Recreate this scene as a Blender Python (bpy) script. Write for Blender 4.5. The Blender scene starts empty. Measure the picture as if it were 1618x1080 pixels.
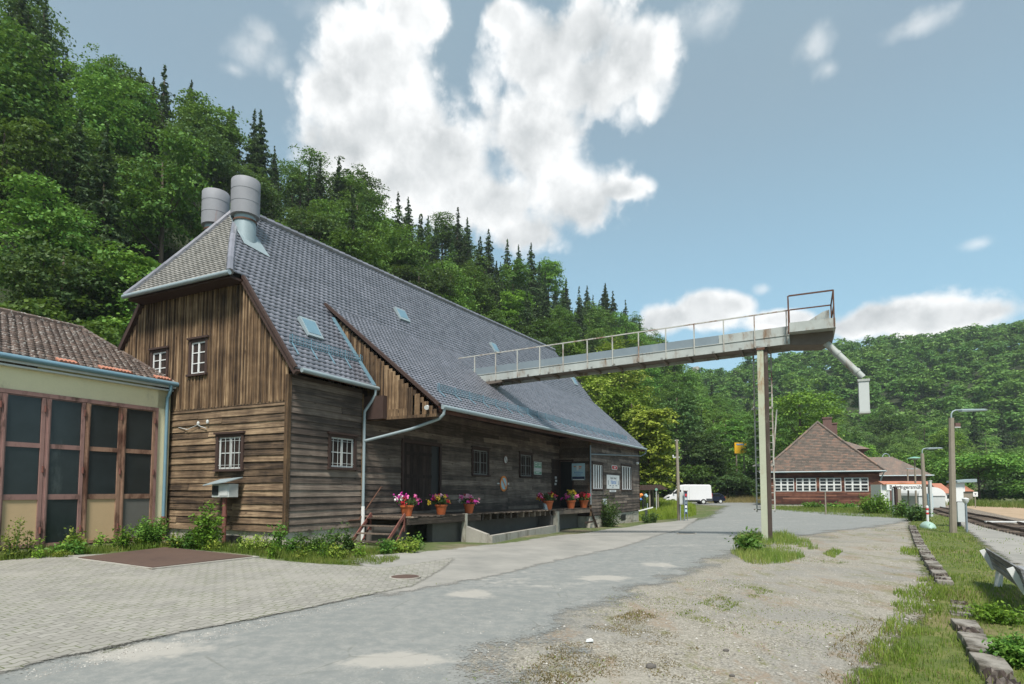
import bpy, math, random
import numpy as np
from mathutils import Matrix, Vector
RD = random.Random(11); NR = np.random.default_rng(11)
scn = bpy.context.scene; COL = scn.collection
rad = math.radians

# ------------------------------------------------------------------ camera
EYE = 1.6; PITCH = rad(3.46); FPX = 938.255; PW = 1618.0; SHY = 178.223
cd = bpy.data.cameras.new('camera'); cam = bpy.data.objects.new('camera', cd); COL.objects.link(cam)
cd.sensor_width = 36; cd.lens = FPX / PW * 36; cd.shift_y = SHY / PW
cd.clip_start = .05; cd.clip_end = 6000
cam.location = (0, 0, EYE); cam.rotation_euler = (rad(90) + PITCH, 0, 0)
scn.camera = cam
scn.view_settings.view_transform = 'Standard'; scn.view_settings.look = 'None'
scn.view_settings.gamma = 1; scn.view_settings.exposure = 0.80

def ray(px, py):
    u = (px - 809.) / FPX; v = (540. + SHY - py) / FPX
    c, s = math.cos(PITCH), math.sin(PITCH)
    return (u, c - s * v, s + c * v)
def at(px, py, D):                                   # a measured picture point at a known distance
    d = ray(px, py); return (d[0] / d[1] * D, D, EYE + d[2] / d[1] * D)
def azel(px, py):
    x, y, z = ray(px, py); return math.atan2(x, y), math.atan2(z, math.hypot(x, y))

# ------------------------------------------------------------------ node helper
class NT:
    def __init__(s, tree): s.t = tree; s.n = tree.nodes; s.l = tree.links
    def node(s, kind, **kw):
        nd = s.n.new(kind)
        for k, v in kw.items(): setattr(nd, k, v)
        return nd
    def put(s, sock, v):
        if isinstance(v, bpy.types.NodeSocket): s.l.new(v, sock)
        elif isinstance(v, (tuple, list)) and len(v) == 3 and sock.type == 'RGBA': sock.default_value = (*v, 1)
        else: sock.default_value = v
    def m(s, op, a, b=0., c=None, clamp=False):
        nd = s.node('ShaderNodeMath', operation=op, use_clamp=clamp)
        s.put(nd.inputs[0], a); s.put(nd.inputs[1], b)
        if c is not None: s.put(nd.inputs[2], c)
        return nd.outputs[0]
    def mix(s, f, a, b, mode='MIX'):
        nd = s.node('ShaderNodeMix', data_type='RGBA', blend_type=mode)
        s.put(nd.inputs[0], f); s.put(nd.inputs[6], a); s.put(nd.inputs[7], b)
        return nd.outputs[2]
    def ramp(s, f, stops, interp='LINEAR'):
        nd = s.node('ShaderNodeValToRGB'); r = nd.color_ramp; r.interpolation = interp
        while len(r.elements) < len(stops): r.elements.new(.5)
        for e, (p, c) in zip(r.elements, stops):
            e.position = p; e.color = (*c, 1) if not isinstance(c, float) else (c, c, c, 1)
        s.put(nd.inputs[0], f); return nd.outputs[0]
    def noise(s, vec, scale, det=4, rough=.55, dist=0.):
        nd = s.node('ShaderNodeTexNoise'); s.put(nd.inputs['Vector'], vec)
        nd.inputs['Scale'].default_value = scale; nd.inputs['Detail'].default_value = det
        nd.inputs['Roughness'].default_value = rough; nd.inputs['Distortion'].default_value = dist
        return nd.outputs[0]
    def vor(s, vec, scale, out='Distance', feat='F1'):
        nd = s.node('ShaderNodeTexVoronoi', feature=feat); s.put(nd.inputs['Vector'], vec)
        nd.inputs['Scale'].default_value = scale; return nd.outputs[out]
    def coord(s, out='Object'): return s.node('ShaderNodeTexCoord').outputs[out]
    def geo(s, out='Position'): return s.node('ShaderNodeNewGeometry').outputs[out]
    def mapv(s, vec, scale=(1, 1, 1), rot=(0, 0, 0), loc=(0, 0, 0)):
        nd = s.node('ShaderNodeMapping'); s.put(nd.inputs[0], vec)
        nd.inputs['Scale'].default_value = scale; nd.inputs['Rotation'].default_value = rot; nd.inputs['Location'].default_value = loc
        return nd.outputs[0]
    def attr(s, name, out='Fac'):
        nd = s.node('ShaderNodeAttribute'); nd.attribute_name = name; return nd.outputs[out]
    def xyz(s, vec):
        nd = s.node('ShaderNodeSeparateXYZ'); s.put(nd.inputs[0], vec); return nd.outputs
    def vec(s, x, y, z):
        nd = s.node('ShaderNodeCombineXYZ'); s.put(nd.inputs[0], x); s.put(nd.inputs[1], y); s.put(nd.inputs[2], z); return nd.outputs[0]
    def smooth(s, x, a, b):
        nd = s.node('ShaderNodeMapRange', interpolation_type='SMOOTHSTEP')
        s.put(nd.inputs[0], x); nd.inputs[1].default_value = a; nd.inputs[2].default_value = b; return nd.outputs[0]
    def bump(s, h, st=.3, d=.02):
        nd = s.node('ShaderNodeBump'); s.put(nd.inputs['Height'], h)
        nd.inputs['Strength'].default_value = st; nd.inputs['Distance'].default_value = d; return nd.outputs[0]

# ------------------------------------------------------------------ sky
SUN_EL, SUN_AZ = rad(57), rad(-178)                   # azimuth measured from +Y towards +X
w = bpy.data.worlds.new("World"); scn.world = w; w.use_nodes = True
t = NT(w.node_tree); w.node_tree.nodes.clear()
sky = t.node('ShaderNodeTexSky', sky_type='NISHITA', sun_disc=False)
sky.sun_elevation = SUN_EL; sky.sun_rotation = SUN_AZ; sky.air_density = 1.2; sky.dust_density = 1.6; sky.ozone_density = 1.3
dirv = t.coord('Generated')
dx, dy, dz = t.xyz(dirv)
azn = t.m('ARCTAN2', dx, dy); eln = t.m('ARCSINE', dz)
nv = t.vec(azn, eln, 0.)
warp = t.noise(nv, 5.5, 6, .58)
warp2 = t.noise(t.mapv(nv, loc=(3.1, 1.7, .4)), 14., 6, .6)
wv_ = t.node('ShaderNodeVectorMath', operation='ADD'); t.put(wv_.inputs[0], nv); t.put(wv_.inputs[1], t.vec(t.m('MULTIPLY', warp, .16), t.m('MULTIPLY', warp2, .10), 0.))
b1 = t.m('SUBTRACT', 1., t.vor(wv_.outputs[0], 15.)); b2 = t.m('SUBTRACT', 1., t.vor(wv_.outputs[0], 38.))
fine = t.m('ADD', t.m('ADD', t.m('MULTIPLY', warp, .55), t.m('MULTIPLY', warp2, .28)), t.m('ADD', t.m('MULTIPLY', t.m('SUBTRACT', b1, .12), .13), t.m('MULTIPLY', t.m('SUBTRACT', b2, .12), .06)))
BLOBS = [  # picture position and half-size of each puff, strength
 (590, 95, 105, 95), (650, 20, 60, 55), (530, 150, 60, 60), (600, 200, 130, 90), (545, 235, 85, 70), (700, 250, 130, 95), (840, 215, 120, 110),
 (850, 90, 90, 95), (930, 50, 100, 70), (1000, 85, 85, 75), (930, 140, 110, 75), (760, 320, 150, 70), (900, 310, 95, 75), (980, 300, 48, 22),
 (640, 290, 110, 60), (830, 370, 80, 40), (800, 30, 40, 40),
 (1110, 500, 75, 26), (1150, 485, 45, 20), (1040, 512, 50, 22), (1240, 505, 70, 20), (1480, 505, 150, 36), (1420, 490, 70, 24), (1560, 492, 90, 30), (1350, 515, 80, 22),
 (1110, 485, 60, 30), (1060, 500, 70, 28), (1400, 500, 120, 34), (1530, 495, 120, 40)]
WISPS = [(1205, 457, 22, 14), (400, 80, 75, 62), (370, 110, 40, 24), (420, 60, 40, 40), (1285, 70, 60, 55), (1310, 110, 40, 30), (1545, 385, 40, 16), (1450, 40, 90, 30), (560, 30, 120, 40), (1120, 30, 120, 60)]
def blobmax(lst):
    acc = None
    for px, py, rx, ry in lst:
        a, e = azel(px, py); a1, _ = azel(px + rx, py); _, e1 = azel(px, py - ry)
        q1 = t.m('DIVIDE', t.m('SUBTRACT', azn, a), abs(a1 - a)); q2 = t.m('DIVIDE', t.m('SUBTRACT', eln, e), abs(e1 - e))
        d = t.m('SUBTRACT', 1., t.m('SQRT', t.m('ADD', t.m('MULTIPLY', q1, q1), t.m('MULTIPLY', q2, q2))))
        acc = d if acc is None else t.m('SMOOTH_MAX', acc, d, .32)
    return acc
field = blobmax(BLOBS); wf = blobmax(WISPS)
big = t.noise(t.mapv(nv, loc=(.7, 2.2, .9)), 3.2, 3, .5)
fld = t.m('ADD', field, t.m('ADD', t.m('MULTIPLY', t.m('SUBTRACT', fine, .5), 3.3), t.m('MULTIPLY', t.m('SUBTRACT', big, .5), 1.0)))
dens = t.smooth(fld, -.17, .40)
wd = t.m('MULTIPLY', t.smooth(t.m('ADD', wf, t.m('MULTIPLY', t.m('SUBTRACT', fine, .5), 3.4)), .1, 1.1), .5)
dens = t.m('MAXIMUM', dens, wd)
# light and grey billows of the cloud
sh1 = t.noise(t.mapv(nv, loc=(.03, -.035, 0)), 5.5, 6, .58)
relief = t.m('SUBTRACT', warp, sh1)
inner = t.smooth(t.m('ADD', field, t.m('MULTIPLY', t.m('SUBTRACT', warp2, .5), 1.5)), .12, .80)
lum = t.m('ADD', t.m('SUBTRACT', 1.0, t.m('MULTIPLY', inner, .39)), t.m('ADD', t.m('MULTIPLY', relief, 1.6), t.m('ADD', t.m('MULTIPLY', t.m('SUBTRACT', b1, .60), .20), t.m('MULTIPLY', t.m('SUBTRACT', b2, .60), .10))), clamp=True)
ccol = t.mix(lum, (.30, .335, .355), (.90, .91, .91))
veil = t.m('ADD', t.m('MULTIPLY', t.smooth(eln, .15, .75), t.m('ADD', .12, t.m('MULTIPLY', big, .25))), .62, clamp=True)
bg1 = t.node('ShaderNodeBackground'); t.put(bg1.inputs[0], sky.outputs[0]); bg1.inputs[1].default_value = .10
bgv = t.node('ShaderNodeBackground'); t.put(bgv.inputs[0], t.mix(t.smooth(eln, .12, .62), (.205, .385, .475), (.175, .240, .280))); bgv.inputs[1].default_value = 1.08
bg2 = t.node('ShaderNodeBackground'); t.put(bg2.inputs[0], ccol); bg2.inputs[1].default_value = .70
ms0 = t.node('ShaderNodeMixShader'); t.put(ms0.inputs[0], veil); t.l.new(bg1.outputs[0], ms0.inputs[1]); t.l.new(bgv.outputs[0], ms0.inputs[2])
ms = t.node('ShaderNodeMixShader'); t.put(ms.inputs[0], dens); t.l.new(ms0.outputs[0], ms.inputs[1]); t.l.new(bg2.outputs[0], ms.inputs[2])
wo = t.node('ShaderNodeOutputWorld'); t.l.new(ms.outputs[0], wo.inputs[0])
w.cycles.sampling_method = 'MANUAL'; w.cycles.sample_map_resolution = 512

sl = bpy.data.lights.new('sun', 'SUN'); sun = bpy.data.objects.new('sun', sl); COL.objects.link(sun)
sl.energy = 3.3; sl.angle = rad(11); sl.color = (1, .95, .87)
sdir = Vector((math.sin(SUN_AZ) * math.cos(SUN_EL), math.cos(SUN_AZ) * math.cos(SUN_EL), math.sin(SUN_EL)))
sun.rotation_euler = sdir.to_track_quat('Z', 'Y').to_euler(); sun.location = (0, 0, 60)
scn.cycles.max_bounces = 6; scn.cycles.transparent_max_bounces = 12; scn.cycles.diffuse_bounces = 3; scn.cycles.glossy_bounces = 3

# ------------------------------------------------------------------ the frame of the long wooden building: s along it, g across it
AX = rad(26.084); CX0, CY0 = -6.742, 17.751; TH = rad(90) - AX
def toW(s, g): return CX0 + s * math.sin(AX) - g * math.cos(AX), CY0 + s * math.cos(AX) + g * math.sin(AX)
def toL(x, y):
    a, b = x - CX0, y - CY0
    return a * math.sin(AX) + b * math.cos(AX), -a * math.cos(AX) + b * math.sin(AX)
def pS(px, py, s0):
    d = ray(px, py); o = toL(0, 0); e = toL(d[0], d[1]); k = (s0 - o[0]) / (e[0] - o[0])
    return o[1] + (e[1] - o[1]) * k, EYE + d[2] * k
def pG(px, py, g0):
    d = ray(px, py); o = toL(0, 0); e = toL(d[0], d[1]); k = (g0 - o[1]) / (e[1] - o[1])
    return o[0] + (e[0] - o[0]) * k, EYE + d[2] * k

# ------------------------------------------------------------------ terrain height
CT = [(0, 0, 0), (0, 5, 0), (-5, 5, 0), (-10, 5, 0), (-16, 5, 0), (-5, 1, -.06), (-5, -2.5, -.2), (-2, -2.5, -.2), (4, -.5, -.2), (8, -2, -.42), (17, -2, -.6), (25, -2, -.75),
      (34, -2, -.85), (41, -2, -.8), (34, -8, -.7), (24, -9, -.55), (10, -8, -.42), (0, -8, -.36), (-13, -14, -.4), (-13, -7, -.3), (-20, -10, -.3), (8, -15, -.36),
      (12, -12.5, -.35), (20, -18, -.33), (35, -22, -.3), (50, -20, -.3), (55, -8, -.35), (60, 5, -.2), (75, -5, -.2), (-5, -20, -.4), (10, -28, -.35), (60, -45, -.3), (40, -60, -.3),
      (10, 14, .1), (30, 14, 0), (-15, 14, .2), (100, -20, -.2), (100, 20, 0), (-30, -30, -.4), (-30, 0, -.1), (0, -50, -.4)]
CTP = np.array([(*toW(a, b), c) for a, b, c in CT])
def sst(x): x = np.clip(x, 0, 1); return x * x * (3 - 2 * x)
def gz(x, y):
    x = np.asarray(x, float); y = np.asarray(y, float)
    sh = np.broadcast(x, y).shape; X = np.broadcast_to(x, sh).ravel(); Y = np.broadcast_to(y, sh).ravel()
    num = np.zeros(X.size); den = np.zeros(X.size)
    for a, b, c in CTP:
        wgt = 1. / ((X - a) ** 2 + (Y - b) ** 2 + 3.) ** 1.6; num += wgt * c; den += wgt
    z = num / den
    # wooded slope behind the wooden building
    q = (X + 60) * .794 + (Y - 70) * -.607; tt = (X + 60) * .607 + (Y - 70) * .794
    hl = 49 * np.clip((48 - q) / 48, 0, 1) ** 1.15 * (1 - sst((tt - 158) / 42)) * sst((Y + 160) / 120)
    # wooded slope across the valley
    u = X / np.maximum(Y, 1.)
    top = np.interp(u, [-.3, .2, .31, .42, .58, .68, .86, 1.3], [45, 50, 57, 66, 76, 79, 86, 90])
    hr = top * sst((np.hypot(X * .35, Y) - 150) / 215) ** .9 * sst((Y - 60) / 60)
    return (z + np.maximum(hl, hr)).reshape(sh)
def gz1(x, y): return float(gz(x, y))
def ground(px, py):                                   # where a measured picture point meets the terrain
    d = ray(px, py); lo, hi = 1.5, 1.5
    while hi < 400:
        hi = lo * 1.04
        if EYE + d[2] * hi < gz1(d[0] * hi, d[1] * hi): break
        lo = hi
    for _ in range(18):
        mi = .5 * (lo + hi)
        if EYE + d[2] * mi < gz1(d[0] * mi, d[1] * mi): hi = mi
        else: lo = mi
    return d[0] * lo, d[1] * lo

ground_xy = ground
# ------------------------------------------------------------------ object helpers
def tag(o, label=None, cat=None, group=None, kind=None):
    if label: o['label'] = label
    if cat: o['category'] = cat
    if group: o['group'] = group
    if kind: o['kind'] = kind
    return o
def thing(name, label, cat, loc=(0, 0, 0), rz=0., group=None):
    o = bpy.data.objects.new(name, None); COL.objects.link(o); o.empty_display_size = .2
    o.location = loc; o.rotation_euler = (0, 0, rz); return tag(o, label, cat, group)
def thingL(name, label, cat, s, g, z=0., group=None):
    x, y = toW(s, g); o = thing(name, label, cat, (x, y, z), TH, group); return o
def children(o): return [c for c in bpy.data.objects if c.parent == o]
def dup(o, parent=None):
    kids = list(o.children)
    c = o.copy(); COL.objects.link(c)
    if parent is not None: c.parent = parent
    for k in kids: dup(k, c)
    return c
def link(name, me, mat, parent=None):
    o = bpy.data.objects.new(name, me); COL.objects.link(o)
    for mm in (mat if isinstance(mat, (list, tuple)) else [mat]): me.materials.append(mm)
    if parent is not None: o.parent = parent
    return o
def mesh_np(name, V, Q, rnd=None, edge=None, k=4):
    me = bpy.data.meshes.new(name); n = len(Q)
    me.vertices.add(len(V)); me.vertices.foreach_set('co', np.asarray(V, np.float32).ravel())
    me.loops.add(n * k); me.polygons.add(n)
    me.polygons.foreach_set('loop_start', np.arange(0, n * k, k, dtype=np.int32))
    me.loops.foreach_set('vertex_index', np.asarray(Q, np.int32).ravel())
    if rnd is not None:
        a = me.attributes.new('rnd', 'FLOAT', 'FACE'); a.data.foreach_set('value', np.asarray(rnd, np.float32))
    if edge is not None:
        a = me.attributes.new('edge', 'FLOAT', 'POINT'); a.data.foreach_set('value', np.asarray(edge, np.float32))
    me.update(calc_edges=True); me.validate(); return me
class MB:
    def __init__(s, org=(0, 0, 0)): s.v = []; s.f = []; s.r = []; s.mi = []; s.rv = .5; s.m = 0; s.o = org
    def rn(s): s.rv = RD.random(); return s
    def cut(s): s.cuts = getattr(s, 'cuts', []) + [(len(s.v), len(s.f))]; return s          # the next shape starts another part of the same name
    def vs(s, pts):
        b = len(s.v); ox, oy, oz = s.o
        s.v += [(p[0] - ox, p[1] - oy, p[2] - oz) for p in pts]; return b
    def face(s, idx): s.f.append(idx); s.r.append(s.rv); s.mi.append(s.m)
    def poly(s, pts): b = s.vs(pts); s.face(list(range(b, b + len(pts)))); return s
    def hexa(s, p):                                   # 4 bottom, 4 top
        b = s.vs(p)
        for q in ((3, 2, 1, 0), (4, 5, 6, 7), (0, 1, 5, 4), (1, 2, 6, 5), (2, 3, 7, 6), (3, 0, 4, 7)): s.face([b + i for i in q])
        return s
    def box(s, x0, x1, y0, y1, z0, z1):
        return s.hexa([(x0, y0, z0), (x1, y0, z0), (x1, y1, z0), (x0, y1, z0), (x0, y0, z1), (x1, y0, z1), (x1, y1, z1), (x0, y1, z1)])
    def bar(s, p, q, wd, h=None, up=(0, 0, 1)):
        h = wd if h is None else h
        p = Vector(p); q = Vector(q); d = (q - p).normalized(); u = Vector(up)
        if abs(d.dot(u)) > .98: u = Vector((1, 0, 0))
        a = d.cross(u).normalized() * wd / 2; b = a.cross(d).normalized() * h / 2
        return s.hexa([p - a - b, p + a - b, p + a + b, p - a + b, q - a - b, q + a - b, q + a + b, q - a + b])
    def tube(s, pts, r, n=10, cap=True):
        pts = [Vector(p) for p in pts]; rs = r if isinstance(r, (list, tuple)) else [r] * len(pts)
        rings = []; pu = None
        for i, p in enumerate(pts):
            d = (pts[min(i + 1, len(pts) - 1)] - pts[max(i - 1, 0)]).normalized()
            u = Vector((0, 0, 1)) if abs(d.z) < .95 else Vector((1, 0, 0))
            if pu is not None: u = pu
            a = d.cross(u); a = a.normalized() if a.length > 1e-6 else Vector((1, 0, 0)); b = a.cross(d).normalized(); pu = b
            rings.append(s.vs([p + (a * math.cos(2 * math.pi * k / n) + b * math.sin(2 * math.pi * k / n)) * rs[i] for k in range(n)]))
        for r0, r1 in zip(rings, rings[1:]):
            for k in range(n): s.face([r0 + k, r0 + (k + 1) % n, r1 + (k + 1) % n, r1 + k])
        if cap: s.face([rings[0] + k for k in range(n)][::-1]); s.face([rings[-1] + k for k in range(n)])
        return s
    def lathe(s, prof, c=(0, 0, 0), n=20, cap=True):
        rings = [s.vs([(c[0] + r * math.cos(2 * math.pi * k / n), c[1] + r * math.sin(2 * math.pi * k / n), c[2] + z) for k in range(n)]) for r, z in prof]
        for r0, r1 in zip(rings, rings[1:]):
            for k in range(n): s.face([r0 + k, r0 + (k + 1) % n, r1 + (k + 1) % n, r1 + k])
        if cap: s.face([rings[0] + k for k in range(n)][::-1]); s.face([rings[-1] + k for k in range(n)])
        return s
    def prism(s, pts, f, d0, d1):                      # outline pts (a,b), f(a,b,depth)->xyz
        n = len(pts); b = s.vs([f(a, c, d0) for a, c in pts] + [f(a, c, d1) for a, c in pts])
        s.face(list(range(b, b + n))[::-1]); s.face(list(range(b + n, b + 2 * n)))
        for k in range(n): s.face([b + k, b + (k + 1) % n, b + n + (k + 1) % n, b + n + k])
        return s
    def build(s, name, mat, parent=None, smooth=False, bevel=0.):
        cuts = getattr(s, 'cuts', None)
        if cuts:
            ends = sorted({0, len(s.f)} | {c[1] for c in cuts}); out = None
            for a, b in zip(ends, ends[1:]):
                m_ = MB(); ids = sorted({i for f in s.f[a:b] for i in f}); mp = {i: k for k, i in enumerate(ids)}
                m_.v = [s.v[i] for i in ids]; m_.f = [[mp[i] for i in f] for f in s.f[a:b]]; m_.r = s.r[a:b]; m_.mi = s.mi[a:b]; o = m_.build(name, mat, parent, smooth, bevel); out = out or o
            return out
        me = bpy.data.meshes.new(name); me.from_pydata(s.v, [], s.f)
        a = me.attributes.new('rnd', 'FLOAT', 'FACE'); a.data.foreach_set('value', np.array(s.r, np.float32))
        o = link(name, me, mat, parent)
        if isinstance(mat, (list, tuple)): me.polygons.foreach_set('material_index', np.array(s.mi, np.int32))
        if smooth:
            me.polygons.foreach_set('use_smooth', np.ones(len(s.f), bool)); me.set_sharp_from_angle(angle=rad(40))
        me.update()
        if bevel:
            b = o.modifiers.new('bevel', 'BEVEL'); b.width = bevel; b.segments = 2; b.limit_method = 'ANGLE'
        return o

# ------------------------------------------------------------------ materials
def mat(name):
    m_ = bpy.data.materials.new(name); m_.use_nodes = True; tr = NT(m_.node_tree)
    b = m_.node_tree.nodes['Principled BSDF']; return m_, tr, b
def plain(name, col, rough=.6, metal=0., var=.25, sc=6., bump=0., spec=.4, dirt=None):
    m_, n, b = mat(name); c = n.coord()
    f = n.noise(c, sc, 6, .62); f2 = n.noise(c, sc * 7, 3)
    lo = tuple(x * (1 - var) for x in col); hi = tuple(min(1, x * (1 + var)) for x in col)
    cc = n.mix(f, lo, hi); cc = n.mix(n.m('MULTIPLY', f2, .35), cc, tuple(x * .7 for x in col))
    if dirt:
        dcol, amt, dsc = dirt
        d = n.smooth(n.noise(n.mapv(c, (dsc, dsc, dsc * .35)), 1., 8, .7), 1 - amt - .12, 1 - amt + .1)
        cc = n.mix(d, cc, dcol)
    n.put(b.inputs['Base Color'], cc); b.inputs['Roughness'].default_value = rough; b.inputs['Metallic'].default_value = metal
    b.inputs['Specular IOR Level'].default_value = spec
    if bump: n.put(b.inputs['Normal'], n.bump(f2, bump, .01))
    return m_
def wood(name, dark, mid, light, axis, amt=.5, gs=9., rough=.8):
    # axis: grain direction in object space; colour per board from 'rnd'
    m_, n, b = mat(name); c = n.coord(); r = n.attr('rnd')
    off = n.vec(n.m('MULTIPLY', r, 37.), n.m('MULTIPLY', r, 91.), n.m('MULTIPLY', r, 53.))
    va = n.node('ShaderNodeVectorMath', operation='ADD'); n.put(va.inputs[0], c); n.put(va.inputs[1], off)
    sc = [gs * 2.2] * 3; sc[axis] = gs * .11
    g1 = n.noise(n.mapv(va.outputs[0], tuple(sc)), 1., 6, .65, .4)
    g2 = n.noise(c, 1.3, 4, .6)
    f = n.m('ADD', n.m('MULTIPLY', g1, .75), n.m('MULTIPLY', n.m('SUBTRACT', r, .5), amt))
    f = n.m('ADD', f, n.m('MULTIPLY', n.m('SUBTRACT', g2, .5), .5))
    cc = n.ramp(f, [(.22, dark), (.45, mid), (.72, light)])
    kn = n.smooth(n.vor(n.mapv(va.outputs[0], tuple(3.2 if i != axis else 1.1 for i in range(3))), 1.), .10, .05)
    cc = n.mix(n.m('MULTIPLY', kn, .8), cc, tuple(x * .6 for x in dark))
    n.put(b.inputs['Base Color'], cc); b.inputs['Roughness'].default_value = rough; b.inputs['Specular IOR Level'].default_value = .25
    n.put(b.inputs['Normal'], n.bump(g1, .5, .012)); return m_
def leafmat(name, c0, c1, c2, trans=.3, hue=.0):
    m_, n, b = mat(name); r = n.attr('rnd'); oi = n.node('ShaderNodeObjectInfo')
    f = n.m('ADD', n.m('MULTIPLY', r, .72), n.m('MULTIPLY', oi.outputs['Random'], .28))
    cc = n.ramp(f, [(.1, c0), (.5, c1), (.92, c2)])
    hs = n.node('ShaderNodeHueSaturation'); n.put(hs.inputs['Color'], cc)
    n.put(hs.inputs['Hue'], n.m('ADD', .475, n.m('MULTIPLY', oi.outputs['Random'], .04)))
    n.put(hs.inputs['Value'], n.m('ADD', .72, n.m('MULTIPLY', n.m('FRACT', n.m('MULTIPLY', oi.outputs['Random'], 7.13)), .72)))
    cc = hs.outputs[0]
    n.put(b.inputs['Base Color'], cc); b.inputs['Roughness'].default_value = .55; b.inputs['Specular IOR Level'].default_value = .25
    tl = n.node('ShaderNodeBsdfTranslucent'); n.put(tl.inputs[0], n.mix(.5, cc, (.16, .25, .03)))
    mx = n.node('ShaderNodeMixShader'); mx.inputs[0].default_value = trans
    n.l.new(b.outputs[0], mx.inputs[1]); n.l.new(tl.outputs[0], mx.inputs[2])
    n.l.new(mx.outputs[0], m_.node_tree.nodes['Material Output'].inputs[0]); return m_
def sheetmat(name, colfn, amp=.5, nsc=1.6, rough=.9, soft=.065):
    # ground sheet with a ragged border: 'edge' is the distance inside its outline
    m_, n, b = mat(name); p = n.geo()
    cc, h, bs = colfn(n, p)
    n.put(b.inputs['Base Color'], cc); b.inputs['Roughness'].default_value = rough; b.inputs['Specular IOR Level'].default_value = .3
    if h is not None: n.put(b.inputs['Normal'], n.bump(h, bs, .02))
    e = n.m('ADD', n.attr('edge'), n.m('MULTIPLY', n.m('SUBTRACT', n.noise(p, nsc, 7, .7), .5), amp * 2.4))
    e = n.m('ADD', e, n.m('MULTIPLY', n.m('SUBTRACT', n.noise(p, 28., 3, .7), .5), min(amp, 1.) * 2.0))
    a = n.smooth(e, -soft, soft)
    tr_ = n.node('ShaderNodeBsdfTransparent'); mx = n.node('ShaderNodeMixShader'); n.put(mx.inputs[0], a)
    n.l.new(tr_.outputs[0], mx.inputs[1]); n.l.new(b.outputs[0], mx.inputs[2])
    n.l.new(mx.outputs[0], m_.node_tree.nodes['Material Output'].inputs[0]); return m_

PATCH = [(ground_xy(px, py) + (a, b)) for px, py, a, b in ((952, 914, .55, .5), (745, 940, .42, .45), (225, 1032, .6, .35), (640, 1046, .7, .25), (1040, 893, .4, .5))]
def c_ground(n, p):
    a = n.noise(p, .35, 6, .6); f = n.noise(p, 5., 6, .7)
    g = n.ramp(f, [(.25, (.035, .055, .014)), (.5, (.075, .105, .026)), (.75, (.15, .15, .05))])
    d = n.ramp(f, [(.3, (.10, .085, .05)), (.7, (.24, .20, .13))])
    return n.mix(n.smooth(a, .46, .66), g, d), f, .6
def c_gravel(n, p):
    v = n.vor(p, 55., 'Color'); vd = n.noise(p, 40., 4, .8); f = n.noise(p, .9, 6, .65)
    val = n.xyz(v)[0]
    c = n.ramp(val, [(0., (.11, .10, .078)), (.5, (.245, .225, .185)), (1., (.40, .375, .325))])
    c = n.mix(n.smooth(f, .38, .8), c, (.30, .278, .235)); c = n.mix(n.m('MULTIPLY', n.smooth(n.noise(p, .33, 7, .68), .47, .60), .55), c, (.215, .21, .195))
    pk = n.m('MULTIPLY', n.smooth(n.noise(n.mapv(p, (1.6, .55, 1), (0, 0, .42)), .9, 7, .7), .52, .60), n.smooth(n.noise(p, 14., 4, .75), .38, .56))
    c = n.mix(n.m('MULTIPLY', pk, .6), c, (.235, .165, .105))
    mo = n.m('MULTIPLY', n.smooth(n.noise(n.mapv(p, (1.7, .6, 1), (0, 0, .42), (4, 9, 0)), 1.0, 8, .72), .52, .61), n.smooth(n.noise(p, 22., 4, .7), .42, .55))
    c = n.mix(n.m('MULTIPLY', mo, .75), c, (.14, .14, .045))
    return c, vd, .25
def c_asphalt(n, p):
    f = n.noise(p, .55, 6, .62); s = n.noise(p, 90., 2, .8); v = n.vor(p, 60., 'Color')
    c = n.mix(n.xyz(v)[0], (.195, .198, .186), (.285, .288, .27))
    c = n.mix(n.smooth(f, .35, .7), c, (.265, .265, .25))
    pat = n.smooth(n.noise(n.mapv(p, (.16, .36, 1), (0, 0, -.45)), 1.9, 5, .55), .61, .66)
    c = n.mix(n.m('MULTIPLY', pat, .75), c, (.36, .345, .315))
    mt = n.noise(p, 4.5, 7, .72); c = n.mix(n.smooth(mt, .36, .66), tuple(x * .90 for x in (.21, .222, .215)), c)
    ag = n.smooth(n.noise(p, 70., 3, .8), .60, .68); c = n.mix(n.m('MULTIPLY', ag, n.m('MULTIPLY', n.smooth(f, .40, .62), .7)), c, (.40, .39, .36))
    dk = n.smooth(n.noise(n.mapv(p, (.3, .8, 1), (0, 0, -.45)), 1.2, 6, .6), .62, .72)
    c = n.mix(n.m('MULTIPLY', dk, .6), c, (.145, .155, .155))
    for (wx, wy, ra_, rb_) in PATCH:
        q = n.mapv(p, (1 / ra_, 1 / rb_, 0), (0, 0, 0), (-wx / ra_, -wy / rb_, 0)); ln = n.node('ShaderNodeVectorMath', operation='LENGTH'); n.put(ln.inputs[0], q)
        d_ = n.m('ADD', ln.outputs['Value'], n.m('MULTIPLY', n.m('SUBTRACT', n.noise(p, 1.9, 8, .72), .5), 2.6)); c = n.mix(n.m('MULTIPLY', n.smooth(d_, 1.25, .6), .7), c, (.40, .375, .335))
    cr = n.vor(n.mapv(p, (.5, .5, .5)), 1.3, 'Distance', 'DISTANCE_TO_EDGE')
    cr = n.m('MULTIPLY', n.smooth(n.m('ADD', cr, n.m('MULTIPLY', n.noise(p, 5., 4), .03)), .026, .018), n.smooth(f, .48, .58))
    c = n.mix(n.m('MULTIPLY', cr, .35), c, (.10, .105, .085))
    return c, s, .25
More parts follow.
